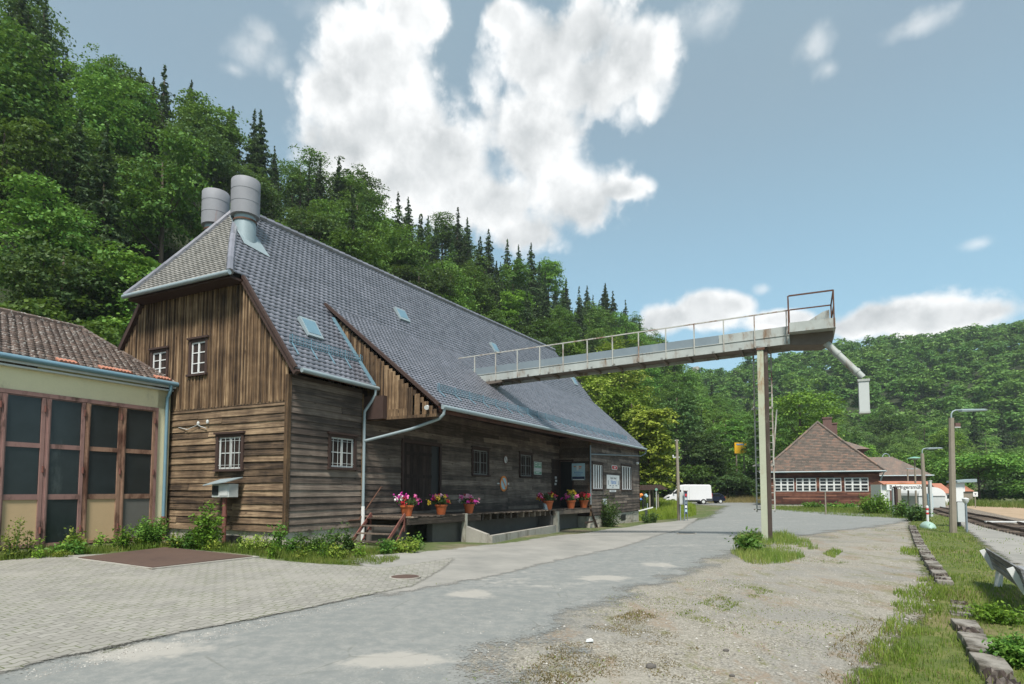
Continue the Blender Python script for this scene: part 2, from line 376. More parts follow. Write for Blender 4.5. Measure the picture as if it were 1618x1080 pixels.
def c_paver(n, p):
    q = n.mapv(p, (1, 1, 1), (0, 0, -TH))
    wv = n.node('ShaderNodeTexWave', wave_type='BANDS', bands_direction='X'); n.put(wv.inputs[0], q); wv.inputs['Scale'].default_value = 1.43
    x, y, z = n.xyz(q); q2 = n.vec(x, n.m('ADD', y, n.m('MULTIPLY', wv.outputs['Fac'], .045)), z)
    br = n.node('ShaderNodeTexBrick'); n.put(br.inputs['Vector'], q2); br.inputs['Scale'].default_value = 1.
    br.inputs['Brick Width'].default_value = .22; br.inputs['Row Height'].default_value = .14
    br.inputs['Mortar Size'].default_value = .009; br.inputs['Mortar Smooth'].default_value = .3; br.offset = .5
    br.inputs['Color1'].default_value = (.225, .218, .195, 1); br.inputs['Color2'].default_value = (.30, .29, .26, 1); br.inputs['Mortar'].default_value = (.10, .095, .08, 1)
    f = n.noise(p, .55, 6, .62); f3 = n.noise(p, 30., 4, .7)
    c = n.mix(n.m('MULTIPLY', f3, .4), br.outputs['Color'], (.30, .285, .255))
    dust = n.smooth(f, .42, .68); c = n.mix(n.m('MULTIPLY', dust, .72), c, (.32, .305, .27))
    gm = n.m('MULTIPLY', n.m('MULTIPLY', br.outputs['Fac'], n.smooth(n.noise(p, 1.7, 6, .7), .46, .56)), .9)
    c = n.mix(gm, c, (.085, .105, .03)); return c, n.m('SUBTRACT', 1., br.outputs['Fac']), .35
def c_concrete(n, p):
    f = n.noise(p, .7, 7, .65); f2 = n.noise(p, 40., 3, .7)
    c = n.ramp(f, [(.25, (.20, .20, .185)), (.5, (.29, .28, .255)), (.75, (.36, .345, .315))]); c = n.mix(n.m('MULTIPLY', f2, .3), c, (.19, .185, .17))
    return c, f2, .2
def c_grass(n, p):
    f = n.noise(p, 3., 7, .7); f2 = n.noise(p, .5, 4)
    c = n.ramp(f, [(.25, (.04, .065, .014)), (.5, (.10, .125, .03)), (.75, (.20, .18, .07))])
    c = n.mix(n.smooth(f2, .5, .7), c, n.ramp(f, [(.3, (.09, .08, .03)), (.7, (.22, .19, .09))])); return c, f, .6
def c_ballast(n, p):
    v = n.vor(p, 18., 'Color'); c = n.ramp(n.xyz(v)[0], [(0., (.08, .065, .05)), (.6, (.20, .165, .13)), (1., (.32, .28, .23))]); return c, n.vor(p, 18.), .6
def c_sand(n, p):
    f = n.noise(p, 1.5, 7, .7); return n.ramp(f, [(.25, (.17, .15, .07)), (.45, (.36, .26, .17)), (.75, (.46, .35, .25))]), f, .3
M = {}
M['ground'] = mat('ground')[0]
_m, _n, _b = M['ground'], NT(M['ground'].node_tree), M['ground'].node_tree.nodes['Principled BSDF']
_c, _h, _s = c_ground(_n, _n.geo()); _c = _n.mix(_n.smooth(_n.xyz(_n.geo())[2], 1.2, 4.), _c, (.022, .034, .010)); _n.put(_b.inputs['Base Color'], _c); _b.inputs['Roughness'].default_value = .95; _n.put(_b.inputs['Normal'], _n.bump(_h, .6, .03))
M['gravel'] = sheetmat('gravel', c_gravel, .9, 1.3); M['asphalt'] = sheetmat('asphalt', c_asphalt, 1.5, .8, .82, .38)
M['paver'] = sheetmat('paver', c_paver, .10, 6.); M['concrete_sheet'] = sheetmat('concrete_sheet', c_concrete, .35, 2.)
M['turf'] = sheetmat('turf', c_grass, .5, 2.5); M['ballast'] = sheetmat('ballast', c_ballast, .3, 3.); M['sand'] = sheetmat('sand', c_sand, .5, 1.2)

M['gable_wood'] = wood('gable_wood', (.045, .029, .019), (.165, .105, .060), (.46, .325, .195), 2, .30)
M['clap_wood'] = wood('clap_wood', (.036, .025, .018), (.165, .112, .070), (.46, .335, .21), 1, .27)
M['long_wood'] = wood('long_wood', (.060, .047, .040), (.15, .118, .096), (.32, .26, .21), 0, .34)
M['trim_wood'] = wood('trim_wood', (.03, .02, .014), (.12, .075, .042), (.30, .20, .11), 2, .3)
M['dark_trim'] = plain('dark_trim', (.055, .032, .026), .75, var=.35)
M['red_soffit'] = wood('red_soffit', (.06, .028, .02), (.14, .062, .045), (.26, .13, .09), 0, .4)
M['old_plank'] = wood('old_plank', (.045, .035, .028), (.13, .10, .08), (.30, .24, .18), 0, .4)
M['brown_door'] = wood('brown_door', (.02, .014, .012), (.045, .03, .025), (.085, .06, .05), 2, .3)
M['plinth'] = plain('plinth', (.46, .44, .37), .9, var=.3, sc=4., bump=.5, dirt=((.16, .14, .10), .42, 1.6))
M['stone'] = plain('stone', (.44, .41, .35), .9, var=.35, sc=3., bump=.6, dirt=((.2, .18, .14), .4, 2.5))
M['concrete'] = plain('concrete', (.36, .34, .30), .9, var=.3, sc=3., bump=.4, dirt=((.17, .15, .12), .4, 1.4))
M['kerb_concrete'] = plain('kerb_concrete', (.27, .25, .22), .95, var=.4, sc=5., bump=.6, dirt=((.07, .06, .045), .46, 2.6))
M['dark_concrete'] = plain('dark_concrete', (.12, .11, .10), .9, var=.35, sc=2.)
M['zinc'] = plain('zinc', (.33, .40, .425), .5, .25, .18, 3.)
M['blue_zinc'] = plain('blue_zinc', (.20, .34, .42), .5, .35, .2, 3.)
M['vent_metal'] = plain('vent_metal', (.27, .275, .30), .7, .08, .2, 2., dirt=((.24, .13, .10), .30, 1.8))
M['grey_panel'] = plain('grey_panel', (.21, .255, .285), .55, .2, .2, 1.5, dirt=((.30, .32, .32), .33, .8))
M['pale_paint'] = plain('pale_paint', (.40, .425, .405), .6, .1, .3, 2., dirt=((.19, .12, .07), .38, 2.2))
M['rail_paint'] = plain('rail_paint', (.45, .45, .41), .65, .05, .25, 3., dirt=((.19, .09, .05), .43, 2.2))
M['rust'] = plain('rust', (.12, .06, .04), .85, .1, .45, 4., bump=.3)
M['under_rust'] = plain('under_rust', (.15, .125, .105), .85, .1, .4, 2.)
M['dark_steel'] = plain('dark_steel', (.075, .055, .045), .85, .1, .5, 2., dirt=((.24, .23, .20), .30, 2.5))
M['pillar_paint'] = plain('pillar_paint', (.44, .46, .345), .6, .05, .15, 2., dirt=((.27, .11, .035), .37, 2.0))
M['red_rust'] = plain('red_rust', (.19, .075, .06), .75, .1, .35, 4., dirt=((.08, .04, .03), .4, 3.))
M['glass'] = plain('glass', (.014, .018, .02), .06, 0., .5, .8, spec=.6)
M['dirty_glass'] = plain('dirty_glass', (.022, .03, .032), .22, 0., .6, 1.3, spec=.5, dirt=((.09, .11, .11), .30, .8))
M['grey_board'] = plain('grey_board', (.14, .14, .13), .5, 0., .15, 1.)
M['brown_board'] = plain('brown_board', (.56, .40, .235), .8, 0., .10, .8)
M['white_paint'] = plain('white_paint', (.72, .73, .72), .5, 0., .08, 3.)
M['sash_paint'] = plain('sash_paint', (.55, .57, .56), .55, 0., .15, 6.)
M['shaded_sash'] = plain('shaded_sash', (.20, .20, .19), .6, 0., .25, 5.)  # sash paint darkened: the shade under the canopy put into its colour
M['grey_paint'] = plain('grey_paint', (.50, .53, .52), .55, 0., .10, 3.)
M['plaster'] = plain('plaster', (.82, .74, .49), .9, var=.10, sc=2.5, bump=.35, dirt=((.36, .32, .21), .34, 1.1))
M['gate_paint'] = plain('gate_paint', (.30, .175, .155), .7, .05, .25, 4., dirt=((.07, .04, .03), .40, 2.6))
M['gate_worn'] = plain('gate_worn', (.32, .195, .135), .75, .05, .4, 4., dirt=((.10, .045, .03), .45, 2.2))
M['plate'] = plain('plate', (.135, .088, .07), .65, .25, .3, 1.5, dirt=((.09, .06, .05), .4, .8))
M['terracotta'] = plain('terracotta', (.46, .115, .035), .65, 0., .15, 6.)
M['bark'] = plain('bark', (.085, .065, .048), .95, 0., .4, 5., bump=.6)
M['pole_wood'] = plain('pole_wood', (.27, .235, .185), .85, 0., .25, 3., dirt=((.15, .13, .09), .4, 1.))
M['lamp_green'] = plain('lamp_green', (.20, .40, .31), .45, .1, .15)
M['red'] = plain('red', (.55, .04, .045), .5); M['sign_white'] = plain('sign_white', (.78, .79, .78), .45, 0., .06)
M['black'] = plain('black', (.015, .015, .017), .5); M['sign_blue'] = plain('sign_blue', (.08, .22, .52), .45)
M['pale_blue'] = plain('pale_blue', (.42, .60, .68), .45, 0., .08); M['navy'] = plain('navy', (.03, .05, .10), .45)
M['yellow'] = plain('yellow', (.80, .45, .02), .5, 0., .08); M['orange'] = plain('orange', (.75, .24, .04), .5)
M['brick_red'] = plain('brick_red', (.15, .088, .075), .8, 0., .3); M['green_sign'] = plain('green_sign', (.16, .34, .22), .5)
M['rubber'] = plain('rubber', (.02, .02, .02), .8); M['bumper'] = plain('bumper', (.05, .055, .06), .6)
M['van_paint'] = plain('van_paint', (.74, .74, .76), .3, 0., .03, .6, spec=.5); M['car_paint'] = plain('car_paint', (.018, .025, .05), .25, .3, .05, spec=.6)
M['canoe'] = plain('canoe', (.42, .60, .50), .45, 0., .15, 2.); M['canoe_end'] = plain('canoe_end', (.05, .40, .14), .45)
M['slate_wood'] = wood('slate_wood', (.12, .12, .12), (.30, .31, .33), (.52, .54, .57), 0, .3)
M['rail_steel'] = plain('rail_steel', (.075, .045, .035), .6, .5, .3)
M['rock'] = plain('rock', (.40, .38, .34), .95, 0., .3, .8, bump=.8, dirt=((.10, .13, .05), .4, .25))

M['crumble'], _n, _b = mat('crumble'); _n.put(_b.inputs['Base Color'], _n.ramp(_n.m('ADD', _n.m('MULTIPLY', _n.attr('rnd'), .6), _n.m('MULTIPLY', _n.noise(_n.coord(), 14., 5, .7), .5)), [(.2, (.018, .013, .011)), (.5, (.055, .040, .033)), (.85, (.17, .15, .13))])); _b.inputs['Roughness'].default_value = .95
def tilemat(name, c0, c1, c2, rough, lich=None, spec=.5):
    m_, n, b = mat(name); c = n.coord(); r = n.attr('rnd')
    f = n.m('ADD', n.m('MULTIPLY', r, .34), n.m('MULTIPLY', n.noise(c, 1.1, 6, .7), .82))
    cc = n.ramp(f, [(.25, c0), (.55, c1), (.85, c2)])
    if lich:
        lcol, th = lich; l_ = n.smooth(n.noise(c, 8.5, 6, .75), th, th + .05); cc = n.mix(n.m('MULTIPLY', l_, .85), cc, lcol)
    n.put(b.inputs['Base Color'], cc); n.put(b.inputs['Roughness'], n.m('ADD', rough, n.m('MULTIPLY', r, .12))); b.inputs['Specular IOR Level'].default_value = spec
    return m_
M['roof_tile'] = tilemat('roof_tile', (.125, .126, .148), (.175, .176, .205), (.24, .24, .28), .25, None, 1.0)
M['grey_tile'] = tilemat('grey_tile', (.22, .21, .195), (.30, .285, .265), (.38, .36, .335), .5)
M['old_tile'] = tilemat('old_tile', (.05, .040, .036), (.105, .078, .066), (.165, .12, .098), .8, ((.46, .44, .41), .555), .3)
M['new_tile'] = plain('new_tile', (.40, .17, .11), .7, 0., .25)
M['station_tile'] = tilemat('station_tile', (.085, .072, .064), (.15, .122, .105), (.29, .175, .13), .8, ((.24, .225, .18), .56), .3)
M['station_wood'] = wood('station_wood', (.06, .026, .02), (.15, .062, .042), (.26, .125, .085), 1, .5)

L_BROAD = leafmat('broadleaf', (.030, .082, .014), (.080, .180, .028), (.19, .31, .052))
L_FAR_SUNLIT = leafmat('far_leaf_sunlit', (.05, .125, .028), (.125, .255, .052), (.27, .40, .09))  # broadleaf colours brightened: sunlight on the far slope put into the leaf colour
L_YELL = leafmat('yellow_leaf', (.09, .145, .018), (.20, .28, .038), (.36, .40, .085))
L_DARK = leafmat('dark_leaf', (.026, .064, .020), (.062, .125, .036), (.13, .205, .062))
L_SPRUCE = leafmat('spruce_needle', (.018, .040, .016), (.042, .082, .030), (.095, .145, .05), .2)
L_BRIGHT = leafmat('bright_leaf', (.045, .11, .010), (.115, .23, .022), (.24, .37, .05))
L_GRASS = leafmat('grass_blade', (.06, .11, .014), (.14, .21, .032), (.30, .29, .09), .35)
L_MEADOW = leafmat('meadow_blade', (.075, .13, .014), (.17, .25, .03), (.33, .34, .07), .35)
L_DRY = leafmat('dry_blade', (.12, .09, .035), (.22, .17, .07), (.34, .27, .13), .3)

# ------------------------------------------------------------------ thin summer haze in the valley
def build_haze():
    x0, x1, y0, y1, z0, z1 = -420, 620, -160, 620, -6, 128
    v = [(x0, y0, z0), (x1, y0, z0), (x1, y1, z0), (x0, y1, z0), (x0, y0, z1), (x1, y0, z1), (x1, y1, z1), (x0, y1, z1)]
    me = bpy.data.meshes.new('haze'); me.from_pydata(v, [], [(3, 2, 1, 0), (4, 5, 6, 7), (0, 1, 5, 4), (1, 2, 6, 5), (2, 3, 7, 6), (3, 0, 4, 7)])
    m_ = bpy.data.materials.new('haze'); m_.use_nodes = True; nt = m_.node_tree; nt.nodes.clear(); o_ = nt.nodes.new('ShaderNodeOutputMaterial'); pv = nt.nodes.new('ShaderNodeVolumePrincipled')
    pv.inputs['Color'].default_value = (.86, .93, 1., 1); pv.inputs['Density'].default_value = HAZE; pv.inputs['Anisotropy'].default_value = .2; nt.links.new(pv.outputs[0], o_.inputs['Volume'])
    o = bpy.data.objects.new('haze', me); COL.objects.link(o); me.materials.append(m_); tag(o, 'thin pale summer haze in the valley air', 'haze', kind='stuff')
HAZE = .00026
# ================================================================== GROUND
def axis_grid(a, b, st, lo, hi):
    v = list(np.arange(a, b + 1e-6, st)); d = st; x = a
    while x > lo: d = min(d * 1.22, 60); x -= d; v.insert(0, x)
    d = st; x = b
    while x < hi: d = min(d * 1.22, 60); x += d; v.append(x)
    return np.array(v)
def grid_mesh(name, xs, ys):
    X, Y = np.meshgrid(xs, ys); Z = gz(X, Y); V = np.stack([X, Y, Z], -1).reshape(-1, 3)
    nx, ny = len(xs), len(ys); i = np.arange(nx * ny).reshape(ny, nx)
    Q = np.stack([i[:-1, :-1], i[:-1, 1:], i[1:, 1:], i[1:, :-1]], -1).reshape(-1, 4)
    return mesh_np(name, V, Q)
me = grid_mesh('ground', axis_grid(-24, 30, .5, -2500, 2500), axis_grid(-4, 62, .5, -2500, 2600))
gnd = link('ground', me, M['ground']); tag(gnd, kind='structure'); me.polygons.foreach_set('use_smooth', np.ones(len(me.polygons), bool))

def inside_dist(P, X, Y):                               # signed distance (+ inside) to polygon P
    P = np.array(P); A = P; B = np.roll(P, -1, 0); best = np.full(X.shape, 1e9); ins = np.zeros(X.shape, bool)
    for (ax, ay), (bx, by) in zip(A, B):
        ex, ey = bx - ax, by - ay; tt = np.clip(((X - ax) * ex + (Y - ay) * ey) / (ex * ex + ey * ey + 1e-12), 0, 1)
        best = np.minimum(best, np.hypot(X - ax - tt * ex, Y - ay - tt * ey))
        c = ((ay > Y) != (by > Y)); xx = ax + (Y - ay) * ex / np.where(abs(ey) < 1e-9, 1e-9, ey); ins ^= c & (X < xx)
    return np.where(ins, best, -best)
def sheet(name, poly, m_, off, cell=.3, margin=.9, kind='structure', **kw):
    P = np.array(poly); xs = np.arange(P[:, 0].min() - margin, P[:, 0].max() + margin, cell); ys = np.arange(P[:, 1].min() - margin, P[:, 1].max() + margin, cell)
    X, Y = np.meshgrid(xs, ys); D = inside_dist(poly, X, Y); Z = gz(X, Y) + off
    i = np.arange(X.size).reshape(X.shape); Q = np.stack([i[:-1, :-1], i[:-1, 1:], i[1:, 1:], i[1:, :-1]], -1).reshape(-1, 4)
    d = D.ravel(); keep = d[Q].max(1) > -margin; Q = Q[keep]; used = np.unique(Q); mp = -np.ones(X.size, int); mp[used] = np.arange(len(used))
    V = np.stack([X.ravel(), Y.ravel(), Z.ravel()], -1)[used]
    me = mesh_np(name, V, mp[Q], edge=d[used]); me.polygons.foreach_set('use_smooth', np.ones(len(me.polygons), bool))
    o = link(name, me, m_); tag(o, kind=kind, **kw); return o
def gp(lst): return [ground(x, y) for x, y in lst]
KERB = [(-260, 1150), (48, 1056), (148, 1034), (289, 1004), (371, 989), (482, 967), (600, 941), (694, 924), (798, 904), (877, 884), (936, 874), (1000, 858), (1060, 842)]
LOT = gp([(380, 1180), (520, 1080), (640, 1010), (760, 955), (880, 918), (1010, 885), (1110, 862), (1160, 840), (1240, 818), (1300, 810), (1425, 812), (1442, 830), (1470, 880), (1500, 930), (1470, 990), (1380, 1060), (1300, 1180)])
sheet('gravel_lot', LOT, M['gravel'], .010, .25)
ROAD = gp([(x, y - 9 - (y - 780) * .03) for x, y in KERB]) + gp([(1100, 822), (1135, 808), (1150, 799), (1090, 797), (1030, 797), (1030, 794), (1185, 793), (1205, 796), (1215, 803), (1260, 807), (1300, 809), (1425, 815), (1432, 822), (1330, 838), (1230, 850), (1165, 872), (1080, 905), (1000, 935), (905, 975), (845, 1020), (790, 1090), (640, 1240), (-200, 1240)])
sheet('road', ROAD, M['asphalt'], .022, .25, 2.0)
APRON = gp([(600, 945), (694, 927), (798, 907), (877, 887), (936, 876), (1000, 860), (1080, 836), (1104, 818), (1010, 830), (950, 838), (885, 846), (790, 860), (720, 868), (640, 875), (560, 880)])
sheet('concrete_apron', APRON, M['concrete_sheet'], .030, .25)
YARD = gp([(-300, 1160), (48, 1054), (148, 1032), (289, 1002), (371, 987), (482, 965), (600, 939), (650, 929), (700, 900), (720, 882), (610, 900), (500, 893), (412, 884), (300, 878), (200, 876), (90, 880), (-60, 894), (-300, 920)])
sheet('paved_yard', YARD, M['paver'], .040, .25, .3)

# ================================================================== THE WOODEN GOODS SHED
SHED_L, SHED_W = 34.2, 9.04; ZB, ZM = .39, 4.36; Z1 = 5.227; S1 = 3.75
def z3(s): return 11.93 + 1.38 * (s - 1.65) / 31.2
def z4(s): return 4.445 + .495 * (s - 3.5) / 31
def zmain(s, g): return Z1 + (z3(s) - Z1) * (g + .452) / 4.972
GC = 1.96
def e2(s): return 2.95 - .35 * max(0, (s - 4) / 30.)
def zext(s, g): return z4(s) + (zmain(s, GC) - z4(s)) * (g + e2(s)) / (GC + e2(s))
shed = thingL('wooden_goods_shed', 'long dark weathered wooden goods shed with half hipped tiled roof', 'building', 0, 0, 0)

def clapboards(mb, ax, off, a0, a1, z0, z1, holes=(), bh=.212, out=.05, jit=.012, ztop=None):
    z = z0; row = 0
    def P(a, d, zz): return (a, off - d, zz) if ax == 's' else (off - d, a, zz)
    while z < z1 - .03:
        zt = min(z + bh, z1); seg = [(a0, a1)]
        for h0, h1, q0, q1 in holes:
            if min(zt, q1) - max(z, q0) > .45 * bh:
                ns = []
                for x0, x1 in seg:
                    if h1 <= x0 or h0 >= x1: ns.append((x0, x1)); continue
                    if h0 > x0: ns.append((x0, h0))
                    if h1 < x1: ns.append((h1, x1))
                seg = ns
        for x0, x1 in seg:
            x = x0
            while x < x1 - .01:
                ln = RD.uniform(2.2, 4.6); xe = min(x + ln, x1)
                if x1 - xe < .7: xe = x1
                j0, j1 = RD.uniform(-jit, jit), RD.uniform(-jit, jit); o = out + RD.uniform(-.008, .012); mb.rn()
                lo0, lo1 = z - .03 + j0, z - .03 + j1; g_ = .004
                mb.hexa([P(x + g_, o, lo0), P(xe - g_, o, lo1), P(xe - g_, o - .03, lo1), P(x + g_, o - .03, lo0),
                         P(x + g_, .022, zt), P(xe - g_, .022, zt), P(xe - g_, 0, zt), P(x + g_, 0, zt)])
                x = xe
        z = zt
def window(parent, ax, off, a0, a1, z0, z1, style, trim='dark_trim', tw=.11, proj=.09, sash=None):
    """surround frame is the part; sash, pane, bars and sill are its sub-parts"""
    def P(a, d, zz): return (a, off - d, zz) if ax == 's' else (off - d, a, zz)
    def bx(mb, b0, b1, d0, d1, q0, q1):
        return mb.hexa([P(b0, d1, q0), P(b1, d1, q0), P(b1, d0, q0), P(b0, d0, q0), P(b0, d1, q1), P(b1, d1, q1), P(b1, d0, q1), P(b0, d0, q1)])
    f = MB(); bx(f.rn(), a0, a0 + tw, -.02, proj, z0, z1); bx(f.rn(), a1 - tw, a1, -.02, proj, z0, z1)
    bx(f.rn(), a0 - .05, a1 + .05, -.02, proj + .05, z1 - .012, z1 + .05); bx(f.rn(), a0 + tw, a1 - tw, -.02, proj - .01, z1 - tw, z1 - .012)
    fr = f.build('window', M[trim], parent)
    i0, i1, q0, q1 = a0 + tw, a1 - tw, z0 + .06, z1 - tw
    bx(MB(), a0 - .03, a1 + .03, -.02, proj + .06, z0 - .02, z0 + .05).build('sill', M[trim], fr)
    bx(MB(), i0, i1, -.03, -.012, q0, q1).build('pane', M['glass'], fr)
    s_ = MB(); fw = .05; d0, d1 = -.012, .025
    bx(s_, i0, i0 + fw, d0, d1, q0, q1); bx(s_, i1 - fw, i1, d0, d1, q0, q1); bx(s_, i0 + fw, i1 - fw, d0, d1, q0, q0 + fw); bx(s_, i0 + fw, i1 - fw, d0, d1, q1 - fw, q1)
    if style == 'cross':
        c = (i0 + i1) / 2; bx(s_, c - .035, c + .035, d0, d1 + .006, q0 + fw, q1 - fw)
        for k in (1 / 3., 2 / 3.): zz = q0 + (q1 - q0) * k; bx(s_, i0 + fw, i1 - fw, d0, d1 - .006, zz - .015, zz + .015)
    if style == 'barred':
        c = (i0 + i1) / 2; bx(s_, c - .04, c + .04, d0, d1 + .006, q0 + fw, q1 - fw)
        zz = (q0 + q1) / 2; bx(s_, i0 + fw, i1 - fw, d0, d1 - .006, zz - .015, zz + .015)
    if style == 'curtain':
        n = 4
        for k in range(n):
            c = i0 + (i1 - i0) * (k + .75) / (n + .5); bx(s_, c - .10, c + .10, d0, d1, q0 + fw, q1 - fw)
    s_.build('sash', M[sash] if sash else M['white_paint'] if style in ('cross', 'curtain') else M['sash_paint'], fr)
    if style == 'barred':
        b = MB(); n = 5
        for k in range(n):
            a = i0 + (i1 - i0) * (k + .5) / n; b.tube([P(a, .055, q0), P(a, .055, q1)], .009, 5)
        for zz in (q0 + .12, q1 - .12): b.tube([P(i0, .055, zz), P(i1, .055, zz)], .007, 5)
        b.build('bars', M[sash or 'grey_paint'], fr)
    return fr

# --- walls
FS, FG = 22.1, -2.06                                     # the forward end block starts at s=FS, its front at g=FG
gw = (1.78, 3.05, 2.23, 3.41); uw = (3.62, 4.55, 5.42, 6.66); ul = (5.62, 6.60, 5.50, 6.52)
w1 = (1.66, 2.99, 2.32, 3.47)
mb = MB(); mb.rv = .35
mb.box(.0, SHED_L, .0, .15, ZB, 5.15); mb.box(.0, .15, .16, SHED_W, ZB, 5.15); mb.box(0, SHED_L, SHED_W - .15, SHED_W, ZB, 5.15); mb.box(SHED_L - .15, SHED_L, .16, SHED_W - .16, ZB, 5.15)
mb.box(FS, SHED_L - .02, FG, -.01, .02, 5.0)
hw = SHED_W / 2 - 2.63
def gable_top(g): return min(zmain(0, min(g, SHED_W - g)) - .12, 8.42)
out = [(.02, 5.16), (.02, gable_top(.02)), (hw + .05, 8.42), (SHED_W - hw - .05, 8.42), (SHED_W - .02, gable_top(.02)), (SHED_W - .02, 5.16)]
for s0, s1 in ((.0, .15), (SHED_L - .15, SHED_L)):
    mb.prism([(g, z if s0 < 1 else z + .8 * (z > 5.3)) for g, z in out], lambda g, z, d: (d, g, z), s0, s1)
mb.build('wall', M['brown_door'], shed)
mb = MB()
clapboards(mb, 'g', .0, 0.06, SHED_W - .03, ZB, ZM, [gw], out=.062, jit=.022)
mb.build('gable_boards', M['clap_wood'], shed)
mb = MB()
g = .0
while g < SHED_W:
    wd = RD.uniform(.125, .17); zt = min(gable_top(max(g, .0)), gable_top(min(g + wd, SHED_W)))
    spans = [(ZM - .05 + RD.uniform(-.02, .015), zt)]
    for h0, h1, q0, q1 in (uw, ul):
        if g + wd * .6 > h0 and g + wd * .4 < h1:
            spans = [(a, min(b, q0)) for a, b in spans if a < q0] + [(max(a, q1), b) for a, b in spans if b > q1]
    for a, b in spans:
        if b - a < .05: continue
        mb.rn(); dd = RD.uniform(.025, .04); mb.box(-dd, -.001, g + .006, g + wd - .006, a, b)
        mb.rn(); mb.box(-dd - RD.uniform(.022, .035), -dd - .001, g + wd - .028, g + wd + .028, a + .01, b - .01)
    g += wd
mb.build('gable_upper_boards', M['gable_wood'], shed)
mb = MB()
door1 = (5.59, 8.33, .72, 3.54); w2 = (10.97, 12.65, 2.31, 3.63); w3 = (16.12, 17.87, 2.35, 3.69)
clapboards(mb, 's', .0, .05, 3.30, ZB, 5.15, [w1], out=.055)
clapboards(mb, 's', .0, 3.36, FS, ZB, 4.9, [door1, w2, w3], out=.05)
clapboards(mb, 's', FG, FS + .05, SHED_L - .05, .10, 4.85, [(22.35, 24.6, 1.66, 3.36), (28.87, 31.9, 1.62, 3.5)], out=.05)
clapboards(mb, 'g', FS, FG + .06, .0, .7, 4.9, [(-1.0, -.05, .72, 3.5)], out=.045)
clapboards(mb, 'g', SHED_L, FG, SHED_W, .2, 4.9, out=-.03)
mb.build('long_wall_boards', M['long_wood'], shed)
mb = MB()
for a in ((-.075, .06, -.075, .055, ZB - .06, 5.1), ):
    mb.rn().box(*a)
mb.cut().rn().box(3.30, 3.36, -.07, -.0, ZB, 5.0); mb.cut().rn().box(FS - .05, FS + .05, FG - .07, FG + .06, .05, 4.9); mb.cut().rn().box(SHED_L - .05, SHED_L + .06, FG - .07, FG + .05, .05, 4.9)
mb.cut().rn().box(-.05, -.001, .07, 5.4, ZM - .10, ZM - .075)
mb.build('corner_post', M['trim_wood'], shed)
mb = MB(); mb.box(.03, 3.4, .0, .3, -.6, ZB - .005); mb.box(.03, .3, .31, SHED_W - .03, -.4, ZB - .005); mb.box(3.41, FS, .25, .5, -1.3, ZB - .005)
mb.build('plinth', M['plinth'], shed)
mb = MB(); mb.box(FS + .02, SHED_L - .03, FG + .04, -.02, -1.4, .02); mb.box(FS, SHED_L - .05, 0.0, SHED_W - .05, -1.4, ZB - .01)
for k in range(11):
    for j in range(4):
        a = FS + .1 + k * 1.1 + (.5 if j % 2 else 0); 
        if a + 1.0 < SHED_L - .06: mb.rn().box(a, a + RD.uniform(.8, 1.0), FG + RD.uniform(.0, .03), FG + .06, -.95 + j * .25, -.95 + j * .25 + .225)
mb.build('stone_plinth', M['stone'], shed)
mb = MB(); mb.box(.0, .28, 1.85, 2.65, -.18, .20); mb.cut().box(28.9, 30.2, FG - .0, FG + .3, -.55, -.12); mb.build('cellar_opening_shade', M['black'], shed)  # solid black boxes stand for the shade inside the cellar openings
window(shed, 'g', 0., *gw, 'barred'); window(shed, 'g', 0., *uw, 'cross', proj=.07); window(shed, 'g', 0., *ul, 'cross', proj=.07)
window(shed, 's', 0., *w1, 'barred'); window(shed, 's', 0., *w2, 'barred', sash='shaded_sash'); window(shed, 's', 0., *w3, 'barred', sash='shaded_sash')
window(shed, 's', FG, 22.35, 24.6, 1.66, 3.36, 'curtain', tw=.08, proj=.08); window(shed, 's', FG, 28.87, 31.9, 1.62, 3.5, 'curtain', tw=.1, proj=.08)
# --- doors
mb = MB()
for k in range(9):
    a = 5.72 + k * .215; mb.rn().box(a, a + .205, -.045, .0, .80, 3.42)
for z in (1.2, 2.1, 3.0): mb.rn().box(5.72, 7.64, -.07, -.046, z, z + .14)
dr = mb.build('door', M['brown_door'], shed)
MB().box(5.59, 5.70, -.10, .0, .72, 3.6).box(8.24, 8.35, -.10, 0, .72, 3.6).box(5.705, 8.235, -.10, 0, 3.46, 3.6).build('door_frame', M['dark_trim'], dr)
MB().box(7.67, 8.23, -.02, -.001, .8, 3.45).build('opening', M['black'], dr)  # black slab painted as the shade in the open half of the doorway
mb = MB(); mb.box(20.75, 22.05, -.06, .0, .66, 3.55); dr2 = mb.build('door', M['brown_door'], shed)
st = MB()
for z, a in ((2.35, 21.25), (2.15, 21.3), (1.95, 21.2)): st.box(a, a + .28, -.075, -.061, z, z + .13)
st.build('sticker', M['sash_paint'], dr2)
mb = MB(); mb.box(FS - .06, FS - .001, -1.0, -.90, .64, 3.55).box(FS - .06, FS - .001, -.12, -.05, .64, 3.55).box(FS - .06, FS - .001, -.899, -.121, 3.45, 3.55)
dr3 = mb.build('door_frame', M['dark_trim'], shed); MB().box(FS - .03, FS - .002, -.899, -.121, .64, 3.449).build('opening', M['black'], dr3)  # black slab in the frame stands for the unlit room behind

